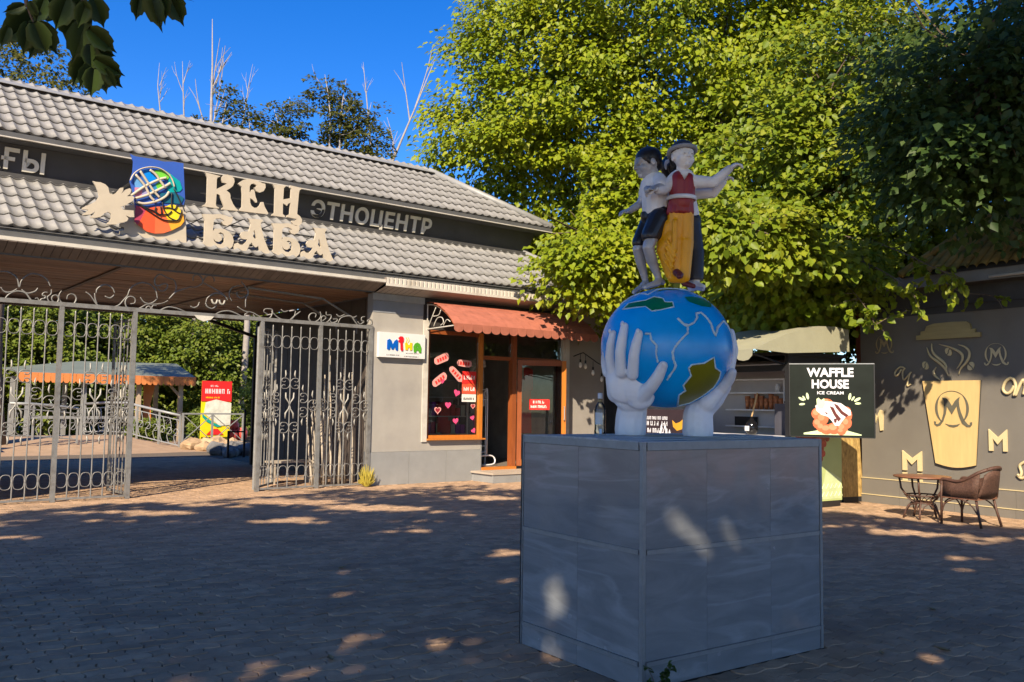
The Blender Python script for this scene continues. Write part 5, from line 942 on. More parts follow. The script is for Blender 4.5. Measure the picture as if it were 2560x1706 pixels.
# pale tarpaulin over the kiosk, with scalloped flaps
m_tarp = M('cream_tarpaulin', (.30,.29,.20), .8, 0, .07, 3, .2, 30)
tp = kthing('tarpaulin_canopy', 'cream tarpaulin canopy with a scalloped edge over the kiosk', 'canopy', .4, 1.2, 2.5)
b = MB(); n = 10; vs = []
for i in range(n+1):
    t_ = i/n; y = -.15+3.4*t_
    for j in range(7): s = j/6; vs.append((-.95+2.3*s, y, 2.50+.46*math.sin(s*math.pi*.62)+.03*math.sin(t_*19)*s*(1-s)*4-.05*math.sin(t_*math.pi*5)**2*(1-s)))
b.add(vs, [(i*7+j, i*7+j+1, i*7+j+8, i*7+j+7) for i in range(n) for j in range(6)]); part('sheet', b, m_tarp, tp, True, False)
part('end_flap', MB().add([(-.95,-.15,2.50)]+[(-.95+2.3*j/6, -.15, 2.50+.46*math.sin(j/6*math.pi*.62)) for j in range(1, 7)]+[(1.35,-.16,2.56),(-.2,-.16,2.47)], [(0,1,2,8),(2,3,8),(3,4,7,8),(4,5,6,7)]), m_tarp, tp, fix=False)
for i in range(9):
    y = -.12+i*.37; part('flap', MB().prism([(y,2.50),(y+.36,2.50),(y+.35,2.40),(y+.28,2.34),(y+.18,2.325),(y+.08,2.34),(y+.01,2.40)], lambda a, c, dd: (-.955+dd, a, c), .006), m_tarp, tp)
for yy in (.05, 2.9): part('strut', MB().tube([(-.03, yy, 2.3), (-.93, yy, 2.49)], .015, 6), m_kdark, tp)
# chipboard panel leaning beside the kiosk
ob = thing('chipboard_panel', 'yellow chipboard panel leaning between kiosk and cafe wall', 'board', Vector((5.75, 15.3, 0)), R(28)); tf = Matrix.Rotation(R(-4), 4, 'X'); part('panel', MB().box((0, 0, .09), (.50, .025, 1.26), 0, tf), M('chipboard', (.38,.25,.085), .75, 0, .45, 22, .3, 60, .3, 0, (1, 1, .4)), ob); part('foot', MB().box((0,.0,0),(.5,.04,.088), 0, tf), m_kdark, ob)
po = thing('timber_post', 'rust brown post standing at the corner of the cafe wall', 'post', ww(-.25, .3), WA); part('post', MB().box((-.06,-.06,0),(.06,.06,3.4)), M('rust_brown', (.20,.05,.018), .7, 0, .2), po)
# dark sheet with a top, put in for the dark gap between shop and kiosk
ga = fthing('shed', 'dark timber shed standing in the gap between shop and kiosk', 'shed', 7.6, 2.5); part('boards', MB().box((6.40, 1.8, 0), (11.5, 1.9, 3.2)), m_dark, ga); part('roof', MB().box((6.36, 1.6, 3.202), (11.5, 4.5, 3.30)), m_cafD, ga)
# ================================================================ wicker table and armchair
m_wick = M('dark_wicker', (.085,.040,.026), .5, 0, .3, 30, .4, 120, .4)
m_wickT = M('table_top_brown', (.20,.085,.045), .4, 0, .2, 8, .1, 60, .4)
tb = thing('wicker_table', 'small round brown wicker table by the taupe wall', 'table', (6.14, 13.22, 0), 0)
part('table_top', MB().lathe([(.30,.60),(.395,.606),(.40,.618),(.395,.63),(.30,.632),(.0,.632)], 28, cap=False), m_wickT, tb, True); part('top_underside', MB().lathe([(.0,.598),(.37,.598)], 24, cap=False), m_wick, tb, fix=False)
for i in range(5):
    a = 2*math.pi*i/5+.35; c_, s_ = math.cos(a), math.sin(a)
    part('leg', MB().tube([(p*c_, p*s_, z) for p, z in ((.315,.60),(.29,.44),(.20,.30),(.14,.245),(.19,.19),(.235,.10),(.265,0))], [.015,.015,.014,.014,.015,.015,.016], 7), m_wick, tb, True)
part('ring', MB().tube([(.24*math.cos(t_), .24*math.sin(t_), .345) for t_ in np.linspace(0, 6.283, 21)[:-1]], .011, 6, closed=True), m_wick, tb, True); part('ring', MB().tube([(.15*math.cos(t_), .15*math.sin(t_), .235) for t_ in np.linspace(0, 6.283, 17)[:-1]], .012, 6, closed=True), m_wick, tb, True)
bb = MB()
for i in range(16): a = 2*math.pi*i/16; bb.tube([(.24*math.cos(a), .24*math.sin(a), .345), (.2*math.cos(a+.25), .2*math.sin(a+.25), .29), (.12*math.cos(a+.5), .12*math.sin(a+.5), .235)], .006, 4)
part('basket', bb, m_wick, tb)
for i in range(5):
    a = 2*math.pi*(i+.5)/5+.35; part('arch', MB().tube([(r_*math.cos(a+d), r_*math.sin(a+d), z) for d, r_, z in ((-.5,.22,.12),(-.35,.19,.19),(0,.17,.225),(.35,.19,.19),(.5,.22,.12))], .009, 5), m_wick, tb, True)
ch = thing('wicker_armchair', 'dark brown wicker armchair facing the table by the taupe wall', 'chair', (6.49, 12.55, 0), R(-58))
# local frame: x = backwards (back rest at +x), y = width
for y in (-.25, .25):
    part('leg', MB().tube([(-.25, y, .62), (-.26, y, .40), (-.265, y, 0)], .018, 7), m_wick, ch, True); part('leg', MB().tube([(.22, y*.86, .40), (.26, y*.92, .2), (.31, y, 0)], .018, 7), m_wick, ch, True)
    part('armrest', MB().tube(spline([(-.26, y, .56),(-.255, y, .615),(-.20, y, .632),(-.02, y*1.03, .615),(.12, y*1.02, .66),(.26, y*.93, .745),(.36, y*.62, .80)], 5), .024, 8), m_wick, ch, True)
    s = 1 if y > 0 else -1; b = MB(); vs = []
    top = [(-.24,.61),(-.10,.615),(.05,.63),(.17,.68),(.27,.74)]
    for x, zt in top:
        for z in (.40, .40+(zt-.40)*.5, zt): vs.append((x+ (z-.4)*.12, y*1.0, z))
    b.add(vs, [(i*3+j, i*3+j+1, i*3+j+4, i*3+j+3) for i in range(4) for j in range(2)]); o = part('side_weave', b, M('wicker_weave', (.095,.048,.032), .6, 0, .5, 45, .6, 160, .3), ch, True, False); md = o.modifiers.new('t', 'SOLIDIFY'); md.thickness = .014
    part('arch', MB().tube(spline([(-.25, y, .18),(-.2, y, .30),(-.02, y, .375),(.16, y, .31),(.26, y, .18)], 4), .010, 5), m_wick, ch, True)
part('top_rail', MB().tube(spline([(.36,-.155,.80),(.40,-.08,.822),(.415,0,.83),(.40,.08,.822),(.36,.155,.80)], 4), .025, 8), m_wick, ch, True)
b = MB(); vs = []; n = 9
for i in range(n):
    a = -1+2*i/(n-1); y = .235*a; xb = .235+.03*(1-a*a); zt = .80-.075*a*a; xt = .395-.12*a*a*.6
    for j in range(5): t_ = j/4; vs.append((xb+(xt-xb)*t_+.015*math.sin(t_*math.pi), y*(1-.25*t_*abs(a)), .40+(zt-.40)*t_))
b.add(vs, [(i*5+j, i*5+j+1, i*5+j+6, i*5+j+5) for i in range(n-1) for j in range(4)]); o = part('back_weave', b, MATS['wicker_weave'], ch, True, False); md = o.modifiers.new('t', 'SOLIDIFY'); md.thickness = .014
b = MB().box((-.26,-.25,.375),(.26,.25,.405)); o = part('seat', b, m_wickT, ch); part('seat_rail', MB().tube([(-.265,-.25,.38),(-.265,.25,.38)], .018, 7), m_wick, ch); part('apron', MB().tube(spline([(-.265,-.24,.2),(-.265,-.15,.31),(-.265,0,.35),(-.265,.15,.31),(-.265,.24,.2)], 4), .011, 5), m_wick, ch)
# ================================================================ the sculpture: hands, globe, three children
SO = Vector((1.062, 6.05, 1.404)); SA = -math.atan2(1.062, 6.05)
sc_ = thing('globe_sculpture', 'painted sculpture of children dancing on a blue globe held by two white hands', 'sculpture', SO, SA)
m_wh = M('sculpture_white', (.76, .77, .79), .42, 0, .06, 5, .12, 40, .45, 0, None, (.42,.42,.43), 2.2)
m_glb = M('globe_blue', (.0, .33, .80), .27, 0, .10, 2.5, .06, 25, .5, 0, None, (.0,.38,.80), 1.6)
m_gre = M('globe_green', (.0, .16, .05), .35, 0, .1); m_olv = M('globe_olive', (.19, .17, .004), .35, 0, .1); m_cst = M('coast_white', (.50, .66, .74), .4)
GC = Vector((0, 0, .601)); GR, GZ = .447, .413
b = MB(); b.ell(GC, (GR, GR, GZ), 64, 40); part('globe', b, m_glb, sc_, True)
gl = sc_.children[-1] if False else [o for o in sc_.children if o.name.startswith('globe')][0]
def on_globe(x, z, off=.003):
    q = (x-GC.x)/GR; w = (z-GC.z)/GZ; d = 1-q*q-w*w
    if d < .02: k = math.sqrt(.98/(q*q+w*w)); q *= k; w *= k; d = .02
    p = Vector((q*GR, -math.sqrt(d)*GR, w*GZ)); return GC+p*(1+off/GR)
def patch(poly, mt):
    bm = bmesh.new(); vs = [bm.verts.new((x, 0, z)) for x, z in poly]; es = [bm.edges.new((vs[i], vs[(i+1) % len(vs)])) for i in range(len(vs))]
    bmesh.ops.triangle_fill(bm, edges=es, use_beauty=True); 
    for _ in range(3): bmesh.ops.subdivide_edges(bm, edges=[e for e in bm.edges if e.calc_length() > .03], cuts=1); bmesh.ops.triangulate(bm, faces=bm.faces)
    mb = MB(); bm.verts.index_update(); mb.add([on_globe(v.co.x, v.co.z, .0025) for v in bm.verts], [tuple(v.index for v in f.verts) for f in bm.faces]); bm.free(); part('continent', mb, mt, gl, True)
def dens(l, n=5): return [(p[0], p[1]) for p in [Vector(a).lerp(Vector(c), k/n) for a, c in zip(l[:-1], l[1:]) for k in range(n)]+[Vector(l[-1])]]
def coast(l, w=.0055): part('coastline', MB().tube([on_globe(x, z, .002) for x, z in dens(l)], [w*rnd.uniform(.7,1.25) for _ in dens(l)], 6), m_cst, gl, True)
patch(AFR, m_olv); coast(AFR+[AFR[0]])
for l in ISL: patch(l, m_gre)
coast(ISL[0]+[ISL[0][0]], .004)
for l in COAST: coast(l, .0075)
coast(COAST2, .0045)
# --- hands: palm, five unequal fingers, wrist cut flat on the plinth
X6 = lambda px, py: ((1400+px/1.96-1668)/365, (870-(320+py/1.96))/365+.601)
X5 = lambda px, py: ((1480+px/4.7526-1668)/365, (870-(780+py/4.7526))/365+.601)
def hp(px, py, y): x, z = X5(px, py); return (x, y, z)
def surf(px, py, off):
    x, z = X5(px, py); p = on_globe(x, z, off); return tuple(p)
h = MB()
# near hand, seen from the back: wrist
h.cap(hp(480,1420,-.07), .110, hp(490,1250,-.07), .108); h.cap(hp(490,1250,-.07), .108, hp(510,1110,-.10), .100)
h.ell(hp(505,1000,-.16), (.135,.075,.12), 16, 10); h.ell(hp(430,860,-.235), (.125,.060,.14), 16, 10, 0, Matrix.Rotation(R(8), 3, 'Y')); h.ell(hp(560,880,-.26), (.105,.055,.13), 16, 10); h.ell(hp(330,790,-.215), (.075,.055,.10), 14, 8)
h.ell(hp(600,1000,-.235), (.10,.06,.10), 14, 8); h.cap(hp(330,980,-.17), .07, hp(290,800,-.21), .055)
def finger(pts, rs):
    for (a, c), (r0, r1) in zip(zip(pts[:-1], pts[1:]), zip(rs[:-1], rs[1:])): h.cap(a, r0, c, r1)
def onp(px, py, r):   # centre of a finger lying on the globe
    return surf(px, py, r*.45)
finger([onp(535,760,.036), onp(550,560,.034), onp(575,430,.031), onp(603,320,.027)], [.040,.036,.033,.027])     # index
finger([onp(410,730,.04), onp(400,520,.036), onp(420,370,.032), onp(440,230,.027)], [.042,.037,.034,.027])     # middle
finger([onp(300,720,.036), onp(275,560,.033), onp(285,420,.030), onp(305,300,.024)], [.038,.033,.030,.024])    # ring
finger([(*X5(215,740)[:1], -.14, X5(215,740)[1]), (X5(185,640)[0], -.13, X5(185,640)[1]), (X5(178,560)[0], -.12, X5(178,560)[1]), (X5(193,465)[0], -.115, X5(193,465)[1])], [.036,.030,.027,.021])   # little
finger([onp(640,980,.05), onp(740,880,.044), onp(810,780,.040), onp(862,670,.033)], [.055,.044,.040,.032])    # thumb
def flatten(me):
    bm = bmesh.new(); bm.from_mesh(me)
    for v in bm.verts:
        if v.co.z < .004: v.co.z = .0
    bm.to_mesh(me); bm.free()
blob(h, 'hand', m_wh, sc_, .0075, 5, 'near white hand seen from the back with spread fingers on the globe', flatten)
# thumb and finger nails of the near hand
nl = MB()
for px, py, w_, l_ in ((870,650,.017,.022),(606,305,.014,.018),(441,213,.014,.018),(306,285,.012,.016)):
    x, z = X5(px, py); p = on_globe(x, z, .040 if px != 870 else .047); n_ = (p-GC).normalized(); nl.ell(p, (w_, .006, l_), 10, 6, 0, n_.to_track_quat('-Y', 'Z').to_matrix())
part('nails', nl, m_wh, sc_, True)
# far hand, palm under the globe, fingers behind it
h = MB()
h.cap(hp(1265,1420,.02), .108, hp(1265,1240,.02), .104); h.cap(hp(1265,1240,.02), .104, hp(1290,1150,.03), .098)
h.cap(hp(1290,1150,.03), .095, hp(1440,1010,.07), .085); h.cap(hp(1360,1080,-.02), .07, hp(1440,1000,-.02), .06); h.cap(hp(1440,1010,.07), .085, hp(1560,880,.10), .062); h.cap(hp(1440,1000,-.02), .06, hp(1560,860,.0), .05)
def fing2(pts, rs):
    for (a, c), (r0, r1) in zip(zip(pts[:-1], pts[1:]), zip(rs[:-1], rs[1:])): h.cap(a, r0, c, r1)
fing2([hp(1550,890,-.03), hp(1620,790,-.07), hp(1652,720,-.10)], [.048,.040,.030])     # thumb edge
for k, yy in enumerate((.05, .12, .19, .255)):
    f_ = (1.0, 1.12, 1.06, .85)[k]; a0 = Vector(hp(1540,900,yy*.8)); r_ = math.sqrt(max(GR*GR-yy*yy, .01))
    q = [a0]+[Vector((r_*math.cos(t_)+.012, yy, GC.z+GZ*math.sin(t_)*math.sqrt(max(1-(yy/GR)**2, .1)))) for t_ in (R(-22), R(-2), R(-2+18*f_))]
    fing2(q, [.046,.038,.034,.026])
blob(h, 'hand', m_wh, sc_, .0085, 5, 'far white hand cupped under the globe', flatten)
# --- children. P(px,py) in the 1176x1568 view of the photograph
P = lambda px, py, y=0.: (X6(px, py)[0], y, X6(px, py)[1])
m_skD = M('figure_silver', (.46,.47,.49), .38, .2, .12, 8, .15, 40, .5, 0, None, (.2,.2,.21), 4)
m_skF = M('figure_pale', (.74,.72,.69), .45, 0, .08, 8, .1, 40, .4, 0, None, (.45,.44,.42), 4)
m_hair = M('figure_black', (.012,.011,.012), .4, 0, .2); m_shirt = M('figure_shirt_white', (.78,.78,.78), .5, 0, .08, 5, .1, 30, .4, 0, None, (.45,.46,.48), 3); m_short = M('figure_navy_black', (.016,.018,.026), .33, 0, .2, 4)
m_vest = M('figure_wine', (.27,.022,.024), .38, 0, .15, 5); m_yel = M('figure_yellow', (.80,.36,.004), .36, 0, .10, 5, .1, 20); m_hat = M('figure_hat_black', (.03,.034,.04), .5, 0, .3); m_brim = M('figure_brim_grey', (.27,.275,.29), .55, 0, .2, 14); m_char = M('figure_charcoal', (.035,.034,.037), .45, 0, .15); m_boot = M('figure_boot', (.12,.02,.02), .35, 0, .2)
S_ = 1/365/1.96   # metres per pixel of that view
def C_(mb, a, ra, b_, rb): mb.cap(a, ra*S_, b_, rb*S_)
def hand_on(mb, c, d, up, s=1., curl=.6):
    """small hand: palm, four fingers of unequal length, thumb; d = direction, up = back of the hand"""
    c = Vector(c); d = Vector(d).normalized(); up = Vector(up); up = (up-d*up.dot(d)).normalized(); w = d.cross(up); k = .030*s
    mb.ell(c+d*k*.6, (k*1.0, k*.55, k*1.25), 10, 8, 0, Matrix((w, -up, d)).transposed())
    for i, (o_, l_) in enumerate(((-.75,.85),(-.25,1.05),(.25,1.0),(.75,.75))):
        a = c+d*k*1.55+w*k*o_; e_ = a+(d*math.cos(curl)-up*math.sin(curl))*k*l_; f_ = e_+(d*math.cos(curl*2.2)-up*math.sin(curl*2.2))*k*l_*.8; mb.cap(a, k*.30, e_, k*.28); mb.cap(e_, k*.28, f_, k*.22)
    a = c+d*k*.4-w*k*.8; e_ = a+(d*.75-w*.65-up*.2).normalized()*k*1.0; f_ = e_+(d*.95-w*.1-up*.4).normalized()*k*.7; mb.cap(a, k*.36, e_, k*.32); mb.cap(e_, k*.32, f_, k*.24)
def head(mb, c, yaw, r, tilt=0.):
    """child's head: skull, jaw, cheeks, nose, lips, brow, ears; yaw: 0 faces the viewer, +90 faces the picture's left"""
    rot = Matrix.Rotation(-yaw, 3, 'Z') @ Matrix.Rotation(tilt, 3, 'X'); c = Vector(c)
    def E_(p, s, q=None): mb.ell(c+rot @ (Vector(p)*r), tuple(a*r for a in s), 14, 10, 0, rot)
    E_((0,.10,.18), (.80,.92,.86)); E_((0,-.18,-.30), (.64,.66,.66)); E_((0,-.42,-.72), (.30,.30,.24)); E_((.33,-.48,-.28), (.30,.30,.32)); E_((-.33,-.48,-.28), (.30,.30,.32)); E_((0,-.62,.28), (.56,.20,.24)); E_((0,-.80,.12), (.40,.08,.07))
    mb.cap(c+rot @ Vector((0,-.82,.08))*r, .075*r, c+rot @ Vector((0,-.98,-.18))*r, .125*r); E_((.11,-.86,-.20), (.09,.09,.075)); E_((-.11,-.86,-.20), (.09,.09,.075))
    E_((0,-.80,-.42), (.24,.11,.055)); E_((0,-.78,-.52), (.20,.12,.065)); E_((0,-.70,-.74), (.20,.16,.15))
    for s in (-1, 1):
        E_((s*.80,.06,-.08), (.10,.20,.27)); E_((s*.30,-.76,.015), (.14,.09,.075)); E_((s*.31,-.745,.13), (.20,.10,.05))
    return rot
def eyes(parent, c, rot, r, mt=None):
    b = MB()
    for s in (-1, 1): b.ell(Vector(c)+rot @ (Vector((s*.30,-.845,.01))*r), (.085*r,.03*r,.035*r), 10, 6, 0, rot)
    part('eyes', b, m_brim, parent, True)
figs = {}
def fig(name, lab): o = link(name, None, sc_); return tag(o, lab)
# boy at the left, in profile, bare legs, white shirt, black shorts
bA = MB(); y0 = .0
rotA = head(bA, P(432,152,y0), R(66), 74*S_, R(14))
C_(bA, P(455,190,y0), 30, P(466,232,y0), 31); C_(bA, P(464,250,y0), 52, P(462,390,y0), 46); C_(bA, P(450,420,y0), 40, P(478,420,y0), 42)
C_(bA, P(432,258,.03), 27, P(396,345,.06), 21); C_(bA, P(396,345,.06), 22, P(345,392,-.02), 16)
C_(bA, P(494,248,-.06), 27, P(496,300,-.15), 23); C_(bA, P(496,300,-.15), 22, P(462,318,-.21), 16)
C_(bA, P(440,440,.05), 38, P(385,585,.0), 27); C_(bA, P(385,585,.0), 26, P(398,640,.03), 27); C_(bA, P(398,640,.03), 27, P(424,742,.06), 15); C_(bA, P(424,748,.06), 17, P(410,765,.03), 17); C_(bA, P(414,764,.04), 16, P(368,806,-.05), 11); C_(bA, P(424,752,.07), 16, P(430,765,.09), 14)
C_(bA, P(485,440,-.05), 42, P(438,590,-.10), 30); C_(bA, P(438,590,-.10), 29, P(455,650,-.07), 29); C_(bA, P(455,650,-.07), 28, P(490,738,-.03), 16); C_(bA, P(490,740,-.03), 18, P(478,765,-.06), 18); C_(bA, P(484,760,-.05), 18, P(422,792,-.15), 12); C_(bA, P(490,745,-.02), 17, P(508,752,.01), 14)
hand_on(bA, P(345,394,-.02), (-1,-.5,-.1), (0,-.2,1), .95, .5); hand_on(bA, P(462,318,-.21), (-.6,-.7,.1), (0,-.5,1), .95, .9)
fA = blob(bA, 'boy', m_skD, sc_, .0055, 4, 'barefoot boy in white shirt and black shorts looking down to one side')
eyes(fA, P(432,152,y0), rotA, 74*S_)
b = MB(); cA = Vector(P(432,152,y0)); b.ell(cA+rotA @ Vector((0,.16,.33))*74*S_, tuple(q*74*S_ for q in (.87,.93,.82)), 18, 12, 0, rotA); b.ell(cA+rotA @ Vector((0,.52,-.05))*74*S_, tuple(q*74*S_ for q in (.72,.52,.62)), 16, 10, 0, rotA)
for s in (-1, 1): b.ell(cA+rotA @ Vector((s*.72,-.16,.10))*74*S_, tuple(q*74*S_ for q in (.12,.17,.28)), 10, 8, 0, rotA)
blob(b, 'hair', m_hair, fA, .006, 2)
b = MB(); C_(b, P(458,238,y0), 46, P(478,242,y0), 48); C_(b, P(466,262,y0), 60, P(468,392,y0), 58); C_(b, P(440,250,.0), 38, P(436,395,.0), 32); C_(b, P(500,260,-.01), 34, P(505,375,-.01), 30); C_(b, P(430,250,.03), 33, P(415,296,.045), 30); C_(b, P(490,244,-.06), 34, P(496,284,-.13), 31)
blob(b, 'shirt', m_shirt, fA, .0065, 4)
b = MB(); C_(b, P(448,418,.01), 50, P(492,412,-.01), 50); C_(b, P(440,440,.05), 46, P(392,552,.01), 38); C_(b, P(488,440,-.05), 54, P(448,530,-.09), 46); C_(b, P(500,430,-.02), 40, P(488,520,-.05), 36)
def cut_below(zfun):
    def f(me):
        bm = bmesh.new(); bm.from_mesh(me)
        for v in bm.verts:
            z = zfun(v.co)
            if v.co.z < z: v.co.z = z
        bm.to_mesh(me); bm.free()
    return f
blob(b, 'shorts', m_short, fA, .0065, 4, None, cut_below(lambda c: X6(0, 570)[1] if c.x < X6(414,0)[0] else X6(0, 549)[1]))
# child in the middle, hat, wine vest, wide yellow trousers
bB = MB(); yB = -.07; hr = 68*S_
rotB = head(bB, P(606,140,yB), R(-26), hr, R(-4))
C_(bB, P(600,190,yB), 28, P(602,226,yB), 29); C_(bB, P(585,250,yB), 44, P(590,350,yB), 44); C_(bB, P(625,250,yB), 40, P(620,350,yB), 40); C_(bB, P(560,246,yB), 26, P(515,306,yB-.05), 20); C_(bB, P(515,306,yB-.05), 20, P(472,318,-.20), 15)
C_(bB, P(650,262,yB), 30, P(748,278,yB-.03), 24); C_(bB, P(748,278,yB-.03), 24, P(828,212,yB-.05), 15)
C_(bB, P(590,380,yB), 40, P(590,560,yB), 26); C_(bB, P(590,560,yB), 26, P(588,735,yB), 20)
hand_on(bB, P(832,208,yB-.05), (.85,-.1,.45), (-.3,-.3,.9), 1.0, .75); hand_on(bB, P(470,318,-.20), (-1,-.2,-.1), (0,-.6,.8), 1.0, .9)
fB = blob(bB, 'dancer', m_skF, sc_, .0055, 3, 'child in brimmed hat, wine red vest and yellow trousers stretching one arm')
eyes(fB, P(606,140,yB), rotB, hr)
cB = Vector(P(606,140,yB)); b = MB(); b.ell(cB+rotB @ Vector((0,.12,.62))*hr, tuple(q*hr for q in (.82,.90,.72)), 18, 12, 0, rotB); b.cap(cB+rotB @ Vector((0,.05,1.0))*hr, .45*hr, cB+rotB @ Vector((0,.05,1.18))*hr, .22*hr)
blob(b, 'hat', m_hat, fB, .006, 3)
b = MB(); b.tube([cB+rotB @ (Vector((.96*math.cos(t_), .12+1.02*math.sin(t_), .50+.12*math.cos(2*t_)*.0+(-.34 if math.sin(t_) > 0 else .10)*math.sin(t_)*(1 if math.sin(t_) > 0 else -1)))*hr) for t_ in np.linspace(0, 2*math.pi, 29)[:-1]], .17*hr, 8, closed=True); blob(b, 'hat_brim', m_brim, fB, .005, 2)
b = MB(); b.cap(cB+rotB @ Vector((-.5,.62,-.05))*hr, .28*hr, cB+rotB @ Vector((-.45,.58,-.65))*hr, .16*hr); b.ell(cB+rotB @ Vector((0,.45,-.1))*hr, tuple(q*hr for q in (.74,.55,.7)), 14, 8, 0, rotB); blob(b, 'hair', m_hair, fB, .006, 2)
b = MB(); C_(b, P(572,244,yB), 38, P(512,306,yB-.05), 29); C_(b, P(512,306,yB-.05), 29, P(486,318,-.17), 24); C_(b, P(640,262,yB), 36, P(750,276,yB-.03), 28); C_(b, P(750,276,yB-.03), 28, P(826,214,yB-.05), 20); C_(b, P(590,236,yB), 40, P(620,238,yB), 40); C_(b, P(590,290,yB), 52, P(620,290,yB), 48)
blob(b, 'blouse', m_shirt, fB, .006, 4)
b = MB(); C_(b, P(592,262,yB-.012), 55, P(592,345,yB-.01), 55); C_(b, P(618,262,yB-.012), 48, P(615,345,yB-.01), 50); C_(b, P(600,350,yB-.008), 54, P(600,370,yB-.008), 56)
for q in np.linspace(-1, 1, 7): C_(b, P(596+q*40,362,yB-.045*math.cos(q)), 20, P(592+q*52,412+abs(q)*6,yB-.055*math.cos(q*1.2)), 16); C_(b, P(596+q*40,362,yB+.045), 20, P(592+q*52,410,yB+.06), 16)
def vneck(me):
    bm = bmesh.new(); bm.from_mesh(me); a = X6(612,0)[0]; zt = X6(0,212)[1]; zb = X6(0,268)[1]; rm = []
    for f in bm.faces:
        c = f.calc_center_median(); t_ = (c.z-zb)/(zt-zb)
        if t_ > 0 and abs(c.x-a) < t_*.040 and c.y < yB: rm.append(f)
    bmesh.ops.delete(bm, geom=rm, context='FACES'); bm.to_mesh(me); bm.free()
blob(b, 'vest', m_vest, fB, .0055, 3, None, vneck)
xb = X6(598,0)[0]; zb_ = X6(0,348)[1]; b = MB(); b.tube([(xb+.0+.097*math.cos(t_), yB-.010+.088*math.sin(t_), zb_) for t_ in np.linspace(0, 6.2832, 33)[:-1]], .0155, 8, closed=True, flat=.45); part('belt', b, m_wh, fB, True)
b = MB(); C_(b, P(572,420,yB), 44, P(568,560,yB), 40); C_(b, P(620,420,yB), 40, P(618,560,yB), 40); C_(b, P(568,560,yB), 44, P(572,720,yB-.02), 32); C_(b, P(618,560,yB), 42, P(606,735,yB-.02), 36); C_(b, P(560,540,yB), 46, P(516,600,yB+.01), 40); C_(b, P(516,600,yB+.01), 38, P(545,720,yB), 26); C_(b, P(540,480,yB), 34, P(510,580,yB+.03), 34); C_(b, P(555,742,yB-.01), 24, P(610,748,yB-.03), 22)
for q, l in ((566,.8),): C_(b, P(q,470,yB-.07), 12, P(q-2,560+60*l,yB-.078), 13)
for k_ in range(4): C_(b, P(528-4*k_,560+34*k_,yB-.07), 8, P(570-6*k_,640+26*k_,yB-.085), 7)
blob(b, 'trousers', m_yel, fB, .006, 3)
b = MB(); C_(b, P(575,722,yB-.085), 20, P(590,738,yB-.12), 18); C_(b, P(590,738,yB-.12), 17, P(585,748,yB-.15), 13); blob(b, 'boot', m_boot, fB, .005, 2); b = MB(); C_(b, P(612,768,yB-.02), 16, P(655,786,yB-.06), 12); blob(b, 'boot', m_boot, fB, .005, 2)
# child behind, black trousers, white shoes, arm stretched below the other's
bC = MB(); yC = .12; hc = 66*S_
rotC = head(bC, P(560,150,yC+.05), R(-150), hc, 0); C_(bC, P(580,195,yC+.02), 26, P(600,240,yC), 30); C_(bC, P(610,260,yC), 46, P(640,400,yC), 44)
C_(bC, P(650,290,yC), 26, P(752,300,yC-.03), 22); C_(bC, P(752,300,yC-.03), 21, P(806,240,yC-.06), 15); C_(bC, P(560,262,yC+.04), 24, P(520,330,yC+.05), 20); C_(bC, P(640,430,yC), 44, P(676,590,yC-.02), 36); C_(bC, P(676,590,yC-.02), 36, P(668,740,yC-.06), 24); C_(bC, P(610,430,yC+.04), 42, P(620,600,yC+.06), 34); C_(bC, P(620,600,yC+.06), 34, P(640,740,yC+.03), 24)
hand_on(bC, P(808,238,yC-.06), (.8,-.1,.5), (-.3,-.3,.9), .9, .9)
fC = blob(bC, 'companion', m_skF, sc_, .0065, 3, 'child half hidden behind in white sleeve and charcoal trousers')
b = MB(); b.ell(Vector(P(556,146,yC+.05))+Vector((0,.0,.012)), (hc*.95,hc*.95,hc*1.0), 18, 12); b.cap(P(548,150,yC-.03), 20*S_, P(560,205,yC-.02), 12*S_); blob(b, 'hair', m_hair, fC, .0065, 2)
b = MB(); C_(b, P(608,270,yC), 55, P(640,400,yC), 52); C_(b, P(640,290,yC), 30, P(756,296,yC-.03), 25); C_(b, P(756,296,yC-.03), 24, P(800,246,yC-.06), 22); C_(b, P(560,262,yC+.04), 32, P(520,330,yC+.05), 27); blob(b, 'shirt', m_shirt, fC, .007, 3)
b = MB(); C_(b, P(622,425,yC+.01), 54, P(650,430,yC), 50); C_(b, P(645,440,yC), 52, P(668,595,yC-.02), 46); C_(b, P(668,595,yC-.02), 46, P(668,728,yC-.06), 42); C_(b, P(615,440,yC+.04), 48, P(622,600,yC+.06), 40); C_(b, P(622,600,yC+.06), 40, P(640,728,yC+.03), 34); blob(b, 'trousers', m_char, fC, .007, 3, None, cut_below(lambda c: X6(0, 738)[1]))
for yy in (yC-.10, yC+.03):
    b = MB(); C_(b, P(655,752,yy+.05), 20, P(672,764,yy), 18); C_(b, P(668,762,yy), 18, P(706,780,yy-.06), 11); C_(b, P(646,762,yy+.06), 15, P(660,772,yy), 14); blob(b, 'shoe', m_wh, fC, .0055, 2)
# hair-thin pale figure seen at the neck: second child's ear
# ================================================================ the garden beyond the gate
m_rail = M('pale_railing', (.27,.275,.27), .45, .2, .1)
def ft(name, lab, cat, u, y, z=0, grp=None): return fthing(name, lab, cat, u, y, z, grp)
